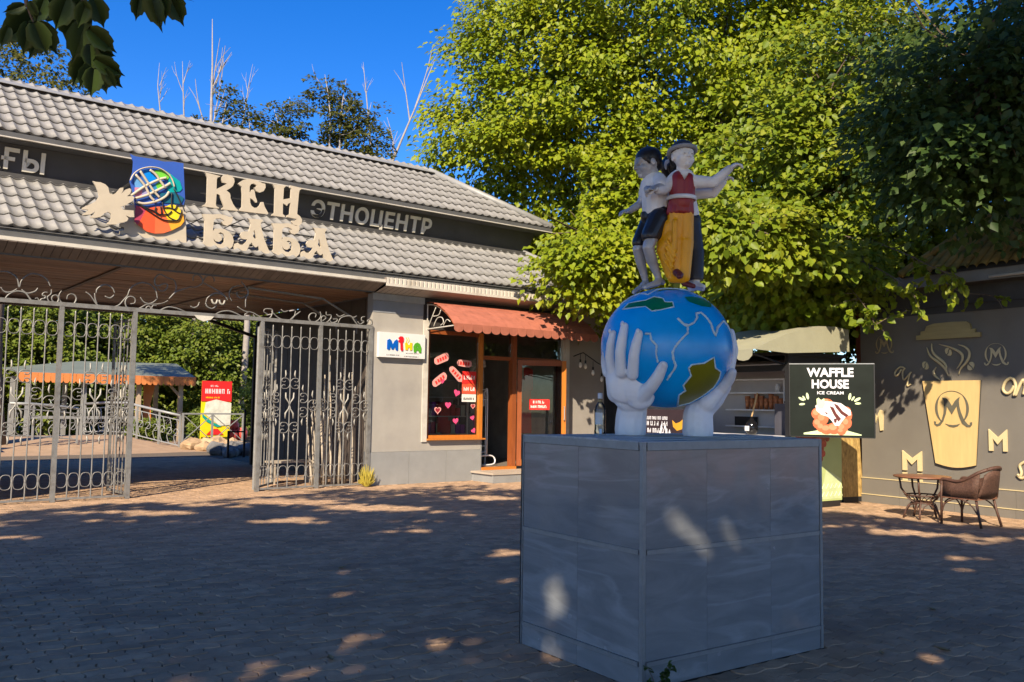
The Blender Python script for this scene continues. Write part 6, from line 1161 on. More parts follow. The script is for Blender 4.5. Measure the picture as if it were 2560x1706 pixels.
# sunlit path that humps over a small bridge
m_path = M('warm_path_paving', (.36,.245,.155), .85, 0, .14, 3, .3, 40, .2)
b = MB(); vs = []; ny, nx = 34, 10
for i in range(ny+1):
    y = 12.2+i*.62
    for j in range(nx+1):
        u = -9+11.0*j/nx; c = -1.6+(y-12)*.05; hmp = .40*math.exp(-((y-16.5)/2.6)**2)*(1 if u < .6 else .35); vs.append((u, y, -.015+hmp*min(1, max(0, (y-12.6)/1.2))))
b.add(vs, [(i*(nx+1)+j, i*(nx+1)+j+1, (i+1)*(nx+1)+j+1, (i+1)*(nx+1)+j) for i in range(ny) for j in range(nx)])
pt = part('garden_path', b, m_path, None, True, False, kind='structure'); pt.matrix_world = Matrix.Translation(FO) @ Matrix.Rotation(FA, 4, 'Z')
def railing(lab, pts, h, grp):
    """pts: (u, y, z) along the foot"""
    r_ = ft('bridge_railing', lab, 'railing', pts[0][0], pts[0][1], 0, grp); V = [Vector(p) for p in pts]
    part('handrail', MB().tube([v+Vector((0,0,h)) for v in V], .042, 8), m_rail, r_, True); part('foot_rail', MB().tube([v+Vector((0,0,.12)) for v in V], .02, 6), m_rail, r_)
    part('upper_rail', MB().tube([v+Vector((0,0,h-.16)) for v in V], .016, 6), m_rail, r_)
    for i, (a, c) in enumerate(zip(V[:-1], V[1:])):
        part('post', MB().bar(a, a+Vector((0,0,h)), .055), m_rail, r_); ln = (c-a).length; n = max(2, int(ln/.24))
        for k in range(n):
            p = a.lerp(c, (k+.5)/n); d = (c-a).normalized()*.09
            part('baluster', MB().tube(spline([p+Vector((0,0,.12)), p+d+Vector((0,0,.12+(h-.28)*.3)), p-d*.8+Vector((0,0,.12+(h-.28)*.62)), p+Vector((0,0,h-.16))], 4), .013, 5), m_rail, r_)
            part('curl', MB().tube([p+d*1.1*math.cos(t_)+Vector((0,0,.12+(h-.28)*.5+.11*math.sin(t_))) for t_ in np.linspace(0, 5.2, 10)], .010, 5), m_rail, r_)
    part('post', MB().bar(V[-1], V[-1]+Vector((0,0,h)), .055), m_rail, r_)
railing('pale scrolled bridge railing beside the rocks, sloping down towards the gate', [(1.0,14.2,-.02),(.55,14.9,.12),(.05,15.6,.28),(-.1,16.1,.36),(-.5,17.2,.36),(-.9,18.5,.3)], 1.10, 'scrolled bridge railings')
railing('pale scrolled bridge railing on the far side of the path behind the fixed screen', [(-2.05,14.3,.22),(-2.6,14.2,.28),(-3.3,14.1,.34),(-3.95,14.0,.36)], 1.06, 'scrolled bridge railings')
# crossed fence
fe = ft('crossed_fence', 'light metal fence with crossed braces before the red and yellow panel', 'fence', 1.9, 14.2)
for u in (1.08, 2.05, 3.1): part('post', MB().box((u-.03,14.15,0),(u+.03,14.21,1.16)), m_rail, fe)
for z in (1.14, .22): part('rail', MB().bar((1.08,14.18,z),(3.1,14.18,z),.05), m_rail, fe)
for a, c in ((1.08,2.05),(2.05,3.1)):
    part('brace', MB().bar((a,14.16,.24),(c,14.16,1.12),.025), m_rail, fe); part('brace', MB().bar((a,14.19,1.12),(c,14.19,.24),.025), m_rail, fe)
# red and yellow panel
pnl = ft('notice_panel', 'tall red, white and yellow notice panel behind the crossed fence', 'sign', 2.3, 14.9)
m_r2 = M('panel_red', (.62,.02,.02), .5, 0, .06); m_y2 = M('panel_yellow', (.78,.60,.01), .5, 0, .05); m_w2 = M('panel_paper', (.62,.62,.52), .6, 0, .2, 6); m_t2 = M('panel_teal', (.01,.30,.24), .5)
part('panel', MB().box((1.92,14.9,.05),(2.92,14.96,2.25)), m_y2, pnl); part('red_field', MB().box((1.90,14.88,1.55),(2.94,14.897,2.25)), m_r2, pnl)
fnP = lambda x, z, dd: (x, 14.878-dd, z)
part('white_field', MB().prism([(2.05,1.52),(2.4,1.62),(2.94,1.50),(2.92,.75),(2.55,.72),(2.0,1.15)], fnP, .004), m_w2, pnl); part('teal_field', MB().prism([(1.95,1.12),(2.3,.86),(2.62,.70),(2.45,.68),(2.1,.86),(1.95,1.02)], fnP, .006), m_t2, pnl); part('red_field', MB().prism([(2.1,.42),(2.7,.42),(2.5,.62),(2.3,.62)], fnP, .006), m_r2, pnl)
bb = MB(); scribble(bb, 2.02, 1.82, .85, .16, fnP, .003); scribble(bb, 2.2, 2.05, .28, .06, fnP, .003); part('print', bb, M('panel_print', (.7,.62,.6), .6), pnl); bb = MB(); scribble(bb, 2.05, 1.66, .5, .05, fnP, .003); part('print', bb, m_y2, pnl)
# rocks
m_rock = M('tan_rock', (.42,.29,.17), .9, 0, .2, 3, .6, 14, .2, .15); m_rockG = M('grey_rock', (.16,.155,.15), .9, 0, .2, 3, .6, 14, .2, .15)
def rock(u, y, r, mt, lab, grp, fl=.6):
    o = ft('rock', lab, 'rock', u, y, 0, grp); b = MB(); b.ell((u, y, r*fl*.62), (r, r*.8, r*fl), 12, 8); q = random.Random(int(u*97+y*13))
    ph = [q.uniform(0, 6) for _ in range(6)]
    b.v = [(x+r*.16*math.sin(5*y_/r+ph[0])*math.cos(3*z_/r+ph[1]), y_+r*.14*math.sin(4*x/r+ph[2]), z_+r*.13*math.sin(6*x/r+ph[3])*math.cos(4*y_/r+ph[4])) for x, y_, z_ in b.v]; part('stone', b, mt, o)
for u, y, r, f_ in ((1.25,13.6,.42,.55),(1.9,13.5,.50,.5),(2.45,13.4,.36,.6),(1.45,13.0,.34,.5),(1.85,12.9,.28,.6)): rock(u, y, r, m_rock, 'sunlit tan rock in the row at the foot of the crossed fence', 'tan rocks along the fence', f_)
for u, y, r in ((1.25,11.6,.30),(.95,10.6,.28),(1.2,10.2,.26),(1.55,10.9,.34),(1.05,9.8,.22),(1.7,10.3,.3),(.82,9.4,.18)): rock(u, y, r, m_rockG, 'grey rock lying in shade just inside the gateway', 'grey rocks inside the gateway', .7)
pk = ft('iron_stand', 'thin black metal stand at the grey rocks inside the gateway', 'stand', 1.1, 9.2)
m_bi = MATS['black_iron']
for u in (.72, 1.18): part('post', MB().box((u-.025,9.18,0),(u+.025,9.23,1.35 if u > 1 else .75)), m_bi, pk)
part('rail', MB().box((.745,9.19,.70),(1.154,9.22,.74)), m_bi, pk)
gf = ft('rear_gate_frame', 'black rear gate frame with slanted strut at the back of the passage', 'gate frame', .24, 6.34); part('post', MB().box((.20,6.30,0),(.28,6.38,3.25)), m_bi, gf); part('strut', MB().bar((.24,6.34,3.2),(-1.2,6.34,3.62),.07), m_bi, gf)
# pavilion with orange valance
pv = ft('garden_pavilion', 'open timber pavilion with green tarpaulin roof and orange scalloped valance', 'pavilion', .2, 20)
m_tim = M('pavilion_timber', (.40,.30,.20), .7, 0, .15, 6); m_tg = M('green_tarp', (.145,.17,.145), .6, 0, .1, 2); m_ov = M('orange_valance', (.60,.20,.055), .7, 0, .08)
U0, U1, Y0, Y1 = -2.6, 2.9, 19.6, 23.0
for u in (U0+.1, -.7, 1.2, U1-.15):
    for y in (Y0+.1, Y1-.2): part('post', MB().box((u-.08,y-.08,0),(u+.08,y+.08,2.4)), m_tim if u > 0 else m_rail, pv)
b = MB(); b.add([(U0-.3,Y0-.3,2.45),(U1+.3,Y0-.3,2.45),(U1+1.4,Y1+.3,2.7),(U0-.3,Y1+.3,2.7),(U0+2,Y0+1.8,3.0),(U1+.2,Y0+1.8,3.05)], [(0,1,5,4),(1,2,5),(2,3,4,5),(3,0,4)]); part('roof', b, m_tg, pv, fix=False)
nsc = 30
for i in range(nsc):
    a = U0-.3+(U1-U0+.6)*i/nsc; c = U0-.3+(U1-U0+.6)*(i+1)/nsc-.01
    part('valance_flap', MB().prism([(a,2.47),(c,2.47),(c,2.20),((a+c)/2+.05,2.13),((a+c)/2-.05,2.13),(a,2.20)], lambda x, z, dd: (x, Y0-.32+dd, z), .012), m_ov, pv)
for y in (Y0+.1,): part('counter', MB().box((U0,y-.04,.85),(1.2,y+.04,.95)), m_rail, pv)
for a in (1,): part('knee_brace', MB().bar((U1-.15,Y0+.1,1.7),(U1-.75,Y0+.1,2.35),.08), m_tim, pv)
part('curtain', MB().prism([(1.5,.3),(1.82,.3),(1.72,1.4),(1.9,2.3),(1.45,2.3)], lambda x, z, dd: (x, Y0+.35+dd, z), .05), m_ov, pv)
pb_ = ft('park_bench', 'dark park bench on the path seen through the fixed screen', 'bench', -5.0, 13.2); part('seat', MB().box((-5.9,13.0,.42),(-4.55,13.4,.47)), m_bi, pb_); part('backrest', MB().box((-5.9,13.38,.47),(-4.55,13.42,.85)), m_bi, pb_)
for u in (-5.8,-4.7): part('leg', MB().tube(spline([(u,13.05,0),(u+.04,13.1,.2),(u,13.1,.42)],3), .022, 6), m_bi, pb_)
for k, (u, y, z) in enumerate(((3.3,15.6,.75),(3.55,15.4,.5),(3.15,15.3,.42))):
    o = ft('flower_pot', 'red flower pot on the planting beside the gateway post', 'pot', u, y, 0, 'red pots by the gateway'); part('pot', MB().lathe([(.10,z-.35),(.2,z-.15),(.22,z),(.16,z+.1),(.18,z+.14)], 14, 0, (u,y,0)), M('red_pot', (.55,.07,.05), .5), o, True); part('stand', MB().lathe([(.12,0),(.06,z-.35)], 8, 0, (u,y,0)), m_bi, o)
# ================================================================ trees
g8 = np.random.default_rng(11)
m_bark = M('bark_brown', (.14,.105,.08), .9, 0, .3, 6, .8, 25, .2, 0, (3, 3, .6)); m_barkW = M('bleached_bark', (.30,.27,.245), .8, 0, .2, 8, .4, 30, .2)
lf_maple = leafmat('leaf_maple', (.10,.155,.005), (.20,.255,.008), (.30,.31,.012), .30)
lf_vine = leafmat('leaf_vine', (.085,.145,.008), (.17,.225,.012), (.28,.29,.02), .30)
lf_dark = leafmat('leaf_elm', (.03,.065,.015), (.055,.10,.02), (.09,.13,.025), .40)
lf_hang = leafmat('leaf_hanging', (.020,.040,.008), (.03,.055,.010), (.045,.07,.012), .12)  # darker copy of the tree's leaf colour, holding the shaded silhouette
lf_shade = leafmat('leaf_mulberry', (.055,.085,.018), (.08,.115,.022), (.11,.135,.028), .5)
lf_pop = leafmat('leaf_poplar', (.045,.06,.010), (.075,.085,.012), (.13,.11,.012), .35)
lf_far = leafmat('leaf_garden', (.07,.11,.010), (.12,.165,.016), (.2,.21,.03), .30)
def norm(a): return a/np.maximum(np.linalg.norm(a, axis=1, keepdims=True), 1e-9)
TPL_D = (np.array([(0,0,0),(.42,.36,.12),(1,0,-.05),(.42,-.36,.12)]), [(0,2,1),(0,3,2)])
TPL_R = (np.array([(0,0,0),(.25,.40,.10),(.62,.36,.12),(1,0,-.12),(.62,-.36,.12),(.25,-.40,.10)]), [(0,3,2,1),(0,5,4,3)])
def leaf_mesh(name, pos, d, up, size, tpl, mat):
    """many real leaves: pos, pointing direction d, upper side up, length size"""
    d = norm(d); w = norm(np.cross(up, d)); n = np.cross(d, w); T, F = tpl; k = len(T); N_ = len(pos)
    V = (pos[:,None,:]+size[:,None,None]*(d[:,None,:]*T[None,:,0:1]+w[:,None,:]*T[None,:,1:2]+n[:,None,:]*T[None,:,2:3])).reshape(-1, 3)
    fl = np.array([i for f in F for i in f]); ln = np.array([len(f) for f in F]); loops = (np.arange(N_)[:,None]*k+fl[None,:]).ravel(); cnt_ = np.tile(ln, N_); st_ = np.concatenate(([0], np.cumsum(cnt_)[:-1]))
    me = bpy.data.meshes.new(name); me.vertices.add(len(V)); me.vertices.foreach_set('co', V.astype(np.float32).ravel()); me.loops.add(len(loops)); me.loops.foreach_set('vertex_index', loops.astype(np.int32)); me.polygons.add(len(cnt_)); me.polygons.foreach_set('loop_start', st_.astype(np.int32)); me.update(calc_edges=True); me.materials.append(mat)
    return me
def rdir(n): return norm(g8.normal(size=(n, 3)))
def crown(ells, ncl, nl, rc, size, shell=(.72, 1.02), inner=.25, droop=.75, keep=None, flat=.55, zmin=None, front=None, sunny=.9):
    """leaf clumps on and in the given ellipsoids (centre, radii, weight): positions, directions, upper sides, sizes"""
    wts = np.array([e[2] for e in ells], float); wts /= wts.sum(); pick = g8.choice(len(ells), ncl, p=wts); D = rdir(ncl)
    if front is not None: D[:,1] -= front*np.abs(g8.normal(size=ncl)); D = norm(D)
    rad = np.where(g8.random(ncl) < inner, g8.uniform(min(.3, shell[0]), shell[0], ncl), g8.uniform(*shell, ncl))
    Cc = np.array([ells[i][0] for i in pick]); Rr = np.array([ells[i][1] for i in pick]); ctr = Cc+D*Rr*rad[:,None]; out = norm(D/Rr)
    rcl = rc*g8.uniform(.6, 1.35, ncl)
    off = rdir(ncl*nl).reshape(ncl, nl, 3)*(g8.random((ncl, nl, 1))**.45)*rcl[:,None,None]; off[:,:,2] *= flat
    hor = off.copy(); hor[:,:,2] = 0; hl = np.linalg.norm(hor, axis=2, keepdims=True); off[:,:,2:3] -= .42*hl*hl/rcl[:,None,None]
    pos = (ctr[:,None,:]+off).reshape(-1, 3); n = len(pos); o = np.repeat(out, nl, axis=0)
    d = (hor/np.maximum(hl, .02)).reshape(-1, 3)*.75+o*.45+g8.normal(size=(n, 3))*.42; d[:,2] -= droop
    up = o*.35+g8.normal(size=(n, 3))*.38+np.array(SUN)*sunny; up[:,2] += .55
    sz = size*g8.uniform(.65, 1.3, n); m = np.ones(n, bool)
    if keep is not None: m &= keep(pos)
    if zmin is not None: m &= pos[:,2] > zmin
    return pos[m], d[m], up[m], sz[m], ctr
def limb(p, q, r0, r1, bend=.12, n=6):
    p, q = Vector(p), Vector(q); l = (q-p).length; s = Vector((rnd.gauss(0,1), rnd.gauss(0,1), rnd.gauss(0,.4))).normalized()*l*bend
    return [p.lerp(q, k/n)+s*math.sin(math.pi*k/n) for k in range(n+1)], [r0+(r1-r0)*k/n for k in range(n+1)]
def tree(name, label, loc, tips, pts, tpl, mat, r0=.25, fork=None, bark=None, group=None, cat='tree', ntw=0):
    t_ = thing(name, label, cat, loc, 0, group, tuple(loc)); b = MB(); x, y, z = loc; fk = fork or (x, y, z+2.2)
    P_, R_ = limb((x, y, z-.1), fk, r0*1.15, r0*.8, .04); b.tube(P_, R_, 9); mids = []
    for tp in tips:
        P_, R_ = limb(fk, tp, r0*.55, r0*.07, .10); b.tube(P_, R_, 6); mids.append(P_)
        for k in (2, 3, 4, 5):
            e = P_[k]+Vector((rnd.gauss(0,1), rnd.gauss(0,1), rnd.gauss(.3,.6))).normalized()*rnd.uniform(.12,.28)*(Vector(tp)-Vector(fk)).length; Q, S2 = limb(P_[k], e, r0*.16, r0*.03, .12, 4); b.tube(Q, S2, 5)
    part('trunk', b, bark or m_bark, t_, True, False)
    if ntw:
        b = MB(); ctr = pts[4]
        for k in range(min(ntw, len(ctr))):
            c = Vector(ctr[k]); a = min((p for m_ in mids for p in m_), key=lambda p: (p-c).length); Q, S2 = limb(a, c, .022, .006, .15, 4); b.tube(Q, S2, 4)
        part('twigs', b, bark or m_bark, t_, False, False)
    me = leaf_mesh('crown', pts[0]-np.array(loc), pts[1], pts[2], pts[3], tpl, mat); link('crown', me, t_)
    return t_
# big sunlit ash-leaved maple behind the gatehouse's end
E_m = [((4.2,24.0,10.5),(6.3,4.2,6.2),5),((.9,23.6,9.0),(3.3,2.6,4.6),3),((2.9,21.6,5.6),(2.6,2.0,2.6),1.6),((7.2,23,6.5),(4.2,3.2,4.8),2),((5.4,21.6,12.5),(5.0,3.0,4.5),2.2),((1.6,22.6,5.0),(2.2,1.6,2.0),1),((1.75,18.7,4.7),(1.3,.8,.85),.55)]
pm = crown(E_m, 2000, 76, .72, .155, front=.55, keep=lambda p: (p[:,1] > 16.5) & (p[:,2] > 2.6) & ~((p[:,0] < 1.6) & (p[:,1] < 22.3) & (p[:,2] > 5.2) & (p[:,2] < 7.6)))
tree('maple_tree', 'huge sunlit yellow green maple rising behind the end of the gatehouse', (4.6,24.5,0), [(1.2,23,9),(3,23,13),(5.5,23,14.5),(7.8,23,11),(4.6,22,8.5),(8.5,23.5,7),(1.8,22.3,6)], pm, TPL_D, lf_maple, .34, (4.6,24.3,3.2), ntw=160)
# rounder leaved vine-hung tree over the kiosk
E_v = [((6.3,18.6,5.6),(3.0,2.3,2.9),3),((5.0,18.2,4.6),(2.0,1.7,1.7),1.4),((7.3,17.6,4.2),(1.6,1.5,1.3),1),((6.9,18.4,8.2),(2.6,2.0,2.4),1.4),((5.2,15.7,3.95),(1.4,1.0,.8),.8),((4.4,14.4,4.3),(1.3,.9,.7),.6),((3.5,13.7,4.4),(1.1,.8,.6),.5)]
pv_ = crown(E_v, 640, 66, .55, .135, front=.5, keep=lambda p: (p[:,2] > 2.95) & (p[:,1] > 13.2))
tree('vine_tree', 'sunlit tree with rounder leaves spreading over the kiosk canopy', (6.4,19.2,0), [(5.2,18.2,5),(6.5,18,8),(7.5,17.8,5),(6,18,6.5),(3.6,14,4.5),(5.2,15.8,4.2)], pv_, TPL_R, lf_vine, .16, (6.4,19.1,2.6), ntw=110)
# loose leafy branches hanging before the top of the cafe wall
def spray(name, label, path, nleaf, size, mat, spread=.22, group=None, tw=6):
    t_ = thing(name, label, 'branch', path[0], 0, group, tuple(path[0])); b = MB(); Q = spline(path, 5); b.tube(Q, [.014-.010*k/(len(Q)-1) for k in range(len(Q))], 5); pos, d = [], []
    for k in range(tw):
        a = Q[int((k+1)/(tw+1)*(len(Q)-1))]; e = a+Vector((rnd.gauss(0,1), rnd.gauss(0,.7), rnd.gauss(-.5,.6))).normalized()*spread*rnd.uniform(.7,1.6); b.tube([a, a.lerp(e,.5)+Vector((0,0,.02)), e], [.006,.004,.002], 4)
        for j in range(nleaf//tw): f_ = rnd.uniform(.15,1.05); pos.append(a.lerp(e, f_)); d.append((e-a).normalized()*.6+Vector((rnd.gauss(0,.6), rnd.gauss(0,.6), -.5+rnd.gauss(0,.3))))
    part('stem', b, m_bark, t_); pos = np.array([tuple(p) for p in pos]); d = np.array([tuple(p) for p in d]); n = len(pos); up = g8.normal(size=(n,3))*.5; up[:,2] += .7; up[:,1] -= .5
    link('leaves', leaf_mesh('leaves', pos-np.array(tuple(path[0])), d, up, size*g8.uniform(.7,1.25,n), TPL_R, mat), t_); return t_
spray('leafy_branch', 'sunlit leafy branch hanging in front of the eave of the cafe wall', [(6.3,16.6,4.9),(6.35,14.6,4.3),(6.45,13.4,3.8),(6.6,12.9,3.55)], 300, .12, lf_vine, .34, None, 26)
spray('leafy_branch', 'sunlit leafy branch drooping beside the orange brown post over the kiosk board', [(5.7,16.6,4.3),(5.65,15.0,3.8),(5.6,14.0,3.3),(5.62,13.5,2.85)], 260, .12, lf_vine, .32, None, 22)
spray('leafy_branch', 'sunlit leafy branch reaching from the vine tree between the kiosk board and the cafe eave', [(6.0,16.4,4.6),(5.95,14.8,4.1),(6.0,13.8,3.7),(6.1,13.2,3.3)], 280, .12, lf_vine, .34, None, 24)
spray('leafy_branch', 'lone twig with a few pale leaves hanging before the dark band of the cafe wall', [(7.0,14.6,3.9),(7.1,13.9,3.5),(7.3,13.3,3.35),(7.35,13.1,3.12)], 26, .11, lf_vine, .2, None, 6)
# shade outline on the ground: leaves beyond the picture's edge are kept where their shade falls on the square
def inpoly(P_, X, Y):
    r_ = np.zeros(len(X), bool); n = len(P_)
    for i in range(n):
        x1, y1 = P_[i]; x2, y2 = P_[(i+1) % n]; c = ((y1 > Y) != (y2 > Y)) & (X < (x2-x1)*(Y-y1)/(y2-y1+1e-12)+x1); r_ ^= c
    return r_
SX, SY = -SUN.x/SUN.z, -SUN.y/SUN.z
POL1 = [(-18,-5),(-18,7),(-9,10.9),(-7,12.5),(-5,14.2),(-2.6,16.1),(-.9,17.4),(1.4,16.9),(4,15.2),(5.5,13.5),(7.2,12.2),(9,11),(15,8),(15,-5)]
POL2 = [(6.0,19.6),(7.0,18.7),(8.5,16.5),(9.6,14.5),(15,12),(18,26),(10.5,28),(8.8,21),(6.6,20.2)]
def unseen(p):
    """outside the picture"""
    zc = p[:,1]*math.cos(PITCH)+(p[:,2]-EYE)*math.sin(PITCH); yc = -p[:,1]*math.sin(PITCH)+(p[:,2]-EYE)*math.cos(PITCH)
    return (zc < .1) | (np.abs(p[:,0]/np.maximum(zc,.1)) > .66) | (yc/np.maximum(zc,.1) > .47)
def keepS(pol, spots):
    def f(p):
        X = p[:,0]+SX*p[:,2]; Y = p[:,1]+SY*p[:,2]; wob = .35*np.sin(X*2.3+1.1*np.sin(Y*1.9))+.25*np.sin(X*5.1+2); m = inpoly(pol, X, Y+wob) & unseen(p) & (p[:,2] > 3.0)
        for cx, cy, rx, ry in spots: m &= ((X-cx)/rx)**2+((Y-cy)/ry)**2 > 1
        return m
    return f
# openings in the foliage that let single sun flecks through (place on the ground, half width, half depth)
SPOTS = [(-4.9,12.6,.5,.35),(-3.0,11.9,.55,.3),(-2.0,13.6,.8,.4),(-3.6,14.2,.8,.35),(-.3,15.2,.7,.3),(.6,14.0,.5,.3),(-1.2,11.2,.35,.2),(-3.4,9.0,.42,.18),(-2.2,8.7,.40,.16),(-1.5,8.5,.26,.14),(.0,9.7,.34,.26),(.1,8.2,.2,.15),(-1.3,7.6,.22,.13),(-.9,6.3,.2,.10),(-.25,6.2,.3,.14),(-3.2,6.6,.2,.1),(2.35,6.15,.22,.13),(2.75,6.0,.16,.1),(2.3,6.75,.13,.1),(4.1,12.3,.8,.22),(5.3,11.6,.7,.25),(6.4,11.3,.7,.2),(5.0,9.8,.4,.15),(3.2,9.0,.25,.12),(4.2,7.5,.22,.12),(.95,6.9,.14,.10),(1.35,6.6,.12,.14),(1.75,6.75,.10,.12),(1.9,6.35,.12,.10),(.3,5.9,.10,.10),(.45,6.35,.10,.12),(1.45,7.15,.12,.10),(-5.6,10.2,.4,.2),(-1.9,10.1,.3,.14),(-6.6,11.2,.5,.25),(1.7,12.2,.3,.2),(2.6,13.4,.5,.2)]
SPOTS = [(x, y, rx*(1.7 if -.2 < x < 2.2 and y < 7.4 else 1.15), ry*(1.7 if -.2 < x < 2.2 and y < 7.4 else 1.15)) for x, y, rx, ry in SPOTS]+[(rnd.uniform(-6, 6), rnd.uniform(8.5, 14), rnd.uniform(.15,.5), rnd.uniform(.10,.22)) for _ in range(46)]
def shade_tree(label, loc, ells, ncl, tips, spots, pol, r0=.3, nl=52, size=.21):
    pts = crown(ells, ncl, nl, 1.0, size, (.2, 1.05), .5, .55, keepS(pol, spots), .6); return tree('shade_tree', label, loc, tips, pts, TPL_R, lf_shade, r0, None, None, 'shade trees standing behind the viewpoint')
ST = shade_tree('large dark leaved tree standing behind the viewpoint, its twigs overhanging the view', (-6.5,-5.5,0), [((-6.5,-2.5,8.5),(6.5,8.5,1.9),1)], 1100, [(-8,-2,6.5),(-5,0,7.5),(-3.5,2,8),(-7,3,8.5),(-9,0,7)], SPOTS, POL1)
shade_tree('large dark leaved tree standing behind the viewpoint near the middle of the square', (1.0,-7.5,0), [((0,-2.0,8.6),(5.0,8.8,2.0),1)], 1050, [(-1.5,0,7.5),(1,3,8.5),(2.5,-1,6),(0,-3,5.5),(-2,-4,6)], SPOTS, POL1)
shade_tree('large dark leaved tree standing behind the viewpoint on the cafe side', (8.5,-5.0,0), [((6.4,-2.0,8.4),(5.2,8.0,1.9),1)], 950, [(5,0,7),(8,2,8),(6,-3,6),(9,-1,7)], SPOTS, POL1)
E_t = [((4.8,3.2,12.0),(3.6,4.5,4.0),1),((7.5,6,11.5),(3.5,4,4),.8)]
pts = crown(E_t, 1500, 60, 1.1, .22, (.2,1.05), .5, .55, keepS(POL2, []), .6); tree('shade_tree', 'tall dark leaved tree standing beyond the cafe side of the square', (13.5,2,0), [(9,4,12),(7,3,12),(5,5,13),(8,7,11)], pts, TPL_R, lf_shade, .4, (12,2.5,6), None, 'shade trees standing behind the viewpoint')
# dark elm over the cafe roof
E_e = [((8.0,11.8,7.9),(3.1,2.9,3.5),2),((10.6,15.5,9.0),(4.6,3.2,5.0),2.4),((6.6,12.0,6.2),(1.7,1.8,1.5),.7),((6.5,12.4,5.2),(1.7,1.4,1.1),1.3),((8.6,17.0,7.0),(3.0,2.0,3.6),1.2)]
pe = crown(E_e, 560, 62, .75, .14, (.55,1.03), .4, .7, lambda p: (p[:,2] > 3.9) & (p[:,1] > 8.6), .45)
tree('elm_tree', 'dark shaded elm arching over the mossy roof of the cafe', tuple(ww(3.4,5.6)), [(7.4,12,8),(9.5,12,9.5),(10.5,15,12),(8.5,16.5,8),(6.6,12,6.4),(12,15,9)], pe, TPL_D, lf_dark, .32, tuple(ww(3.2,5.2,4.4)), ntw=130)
# corner tree over the roof at the far left
pc = crown([((-14.6,25,10.3),(2.0,1.8,2.0),1)], 90, 60, .5, .13, keep=None); tree('corner_tree', 'olive green tree peeping over the far end of the gatehouse roof', (-15,26,0), [(-15.2,25,10.5),(-14,25,11)], pc, TPL_D, lf_pop, .2, (-15,26,7))
# poplars behind the roof
POP = [((-13.35,40,16.1),1.1,3.2),((-12.4,40,15.4),1.45,3),((-11.2,40,15.4),1.6,3),((-10.5,40,16.0),1.25,3),((-8.9,40,17.1),2.0,4),((-7.9,40,16.9),1.6,3.5),((-6.7,40,15.8),1.9,3.4),((-14.6,40,14.6),1.2,1.6)]
for i, ((x, y, z), w_, h_) in enumerate(POP):
    e = [((x,y,z-h_*.55),(w_*.5,w_*.5,h_*.55),1),((x+.2,y,z-h_*1.15),(w_*.72,w_*.6,h_*.5),1)]
    pp = crown(e, 60, 42, .42, .17, droop=.2); lab = ('slender dark green poplar with a bare pole rising beside it','small rounded dark poplar top behind the roof ridge','yellowish poplar top behind the roof ridge, mid row','narrow pointed poplar top just left of the tallest poplar','tallest full poplar behind the roof ridge','forked poplar top right of the tallest poplar','rightmost dark poplar next to the forked dead tree','low tuft of a poplar just showing above the roof ridge')[i]
    tree('poplar_tree', lab, (x,y,0), [(x,y,z-.3),(x+.3,y,z-h_)], pp, TPL_D, lf_pop, .14, (x,y,z-h_*1.6), m_barkW, 'poplars behind the gatehouse roof')
# dead bare trees
BARE = [((-16.02,45,21.6),(-15.88,45,16.4),.13,'tallest thin dead tree with pale bark standing above the roof'),((-18.7,45,19.2),(-18.56,45,16.7),.06,'faint dead tree top leftmost of the bare trees'),((-17.5,45,19.3),(-17.3,45,16.4),.07,'forked pale dead tree left of the tallest one'),((-15.33,45,19.5),(-15.64,45,16.8),.05,'thin leaning dead tree just right of the tallest one'),((-13.81,45,19.2),(-14.08,45,17.1),.05,'thin dead twig top above the first poplar'),((-4.25,45,19.6),(-6.28,45,14.3),.12,'leaning forked dead tree with reddish bark beside the maple'),((-8.02,45,19.4),(-7.83,45,17.8),.05,'faint dead tree top above the tallest poplar')]
for i, (a, c, r_, lab) in enumerate(BARE):
    a, c = Vector(a), Vector(c); d = (a-c).normalized(); base = Vector((c.x-d.x*2.2, 45, 0)); t_ = thing('bare_tree', lab, 'tree', base, 0, 'dead bare trees behind the gatehouse', tuple(base)); b = MB()
    b.tube([base, c-d*3, c, c.lerp(a,.5)+Vector((rnd.gauss(0,.05),0,0)), a], [r_*1.1, r_*.8, r_*.6, r_*.35, r_*.12], 7); part('trunk', b, m_barkW, t_, True, False)
    for k in range(5 if r_ > .1 else 4):
        f_ = rnd.uniform(-.25,.6); s_ = c.lerp(a, f_); sd = rnd.choice((-1,1)); l = (a-c).length*rnd.uniform(.35,.65); e = s_+Vector((sd*l*rnd.uniform(.10,.30), rnd.gauss(0,.3), l))
        b = MB(); Q, S2 = limb(s_, e, r_*.34, r_*.10, .05, 6); b.tube(Q, S2, 5); Q2, S3 = limb(Q[3], Q[3]+Vector((sd*.22*l, .1, .4*l)), r_*.22, r_*.07, .06, 4); b.tube(Q2, S3, 4); part('branch', b, m_barkW, t_, False, False)
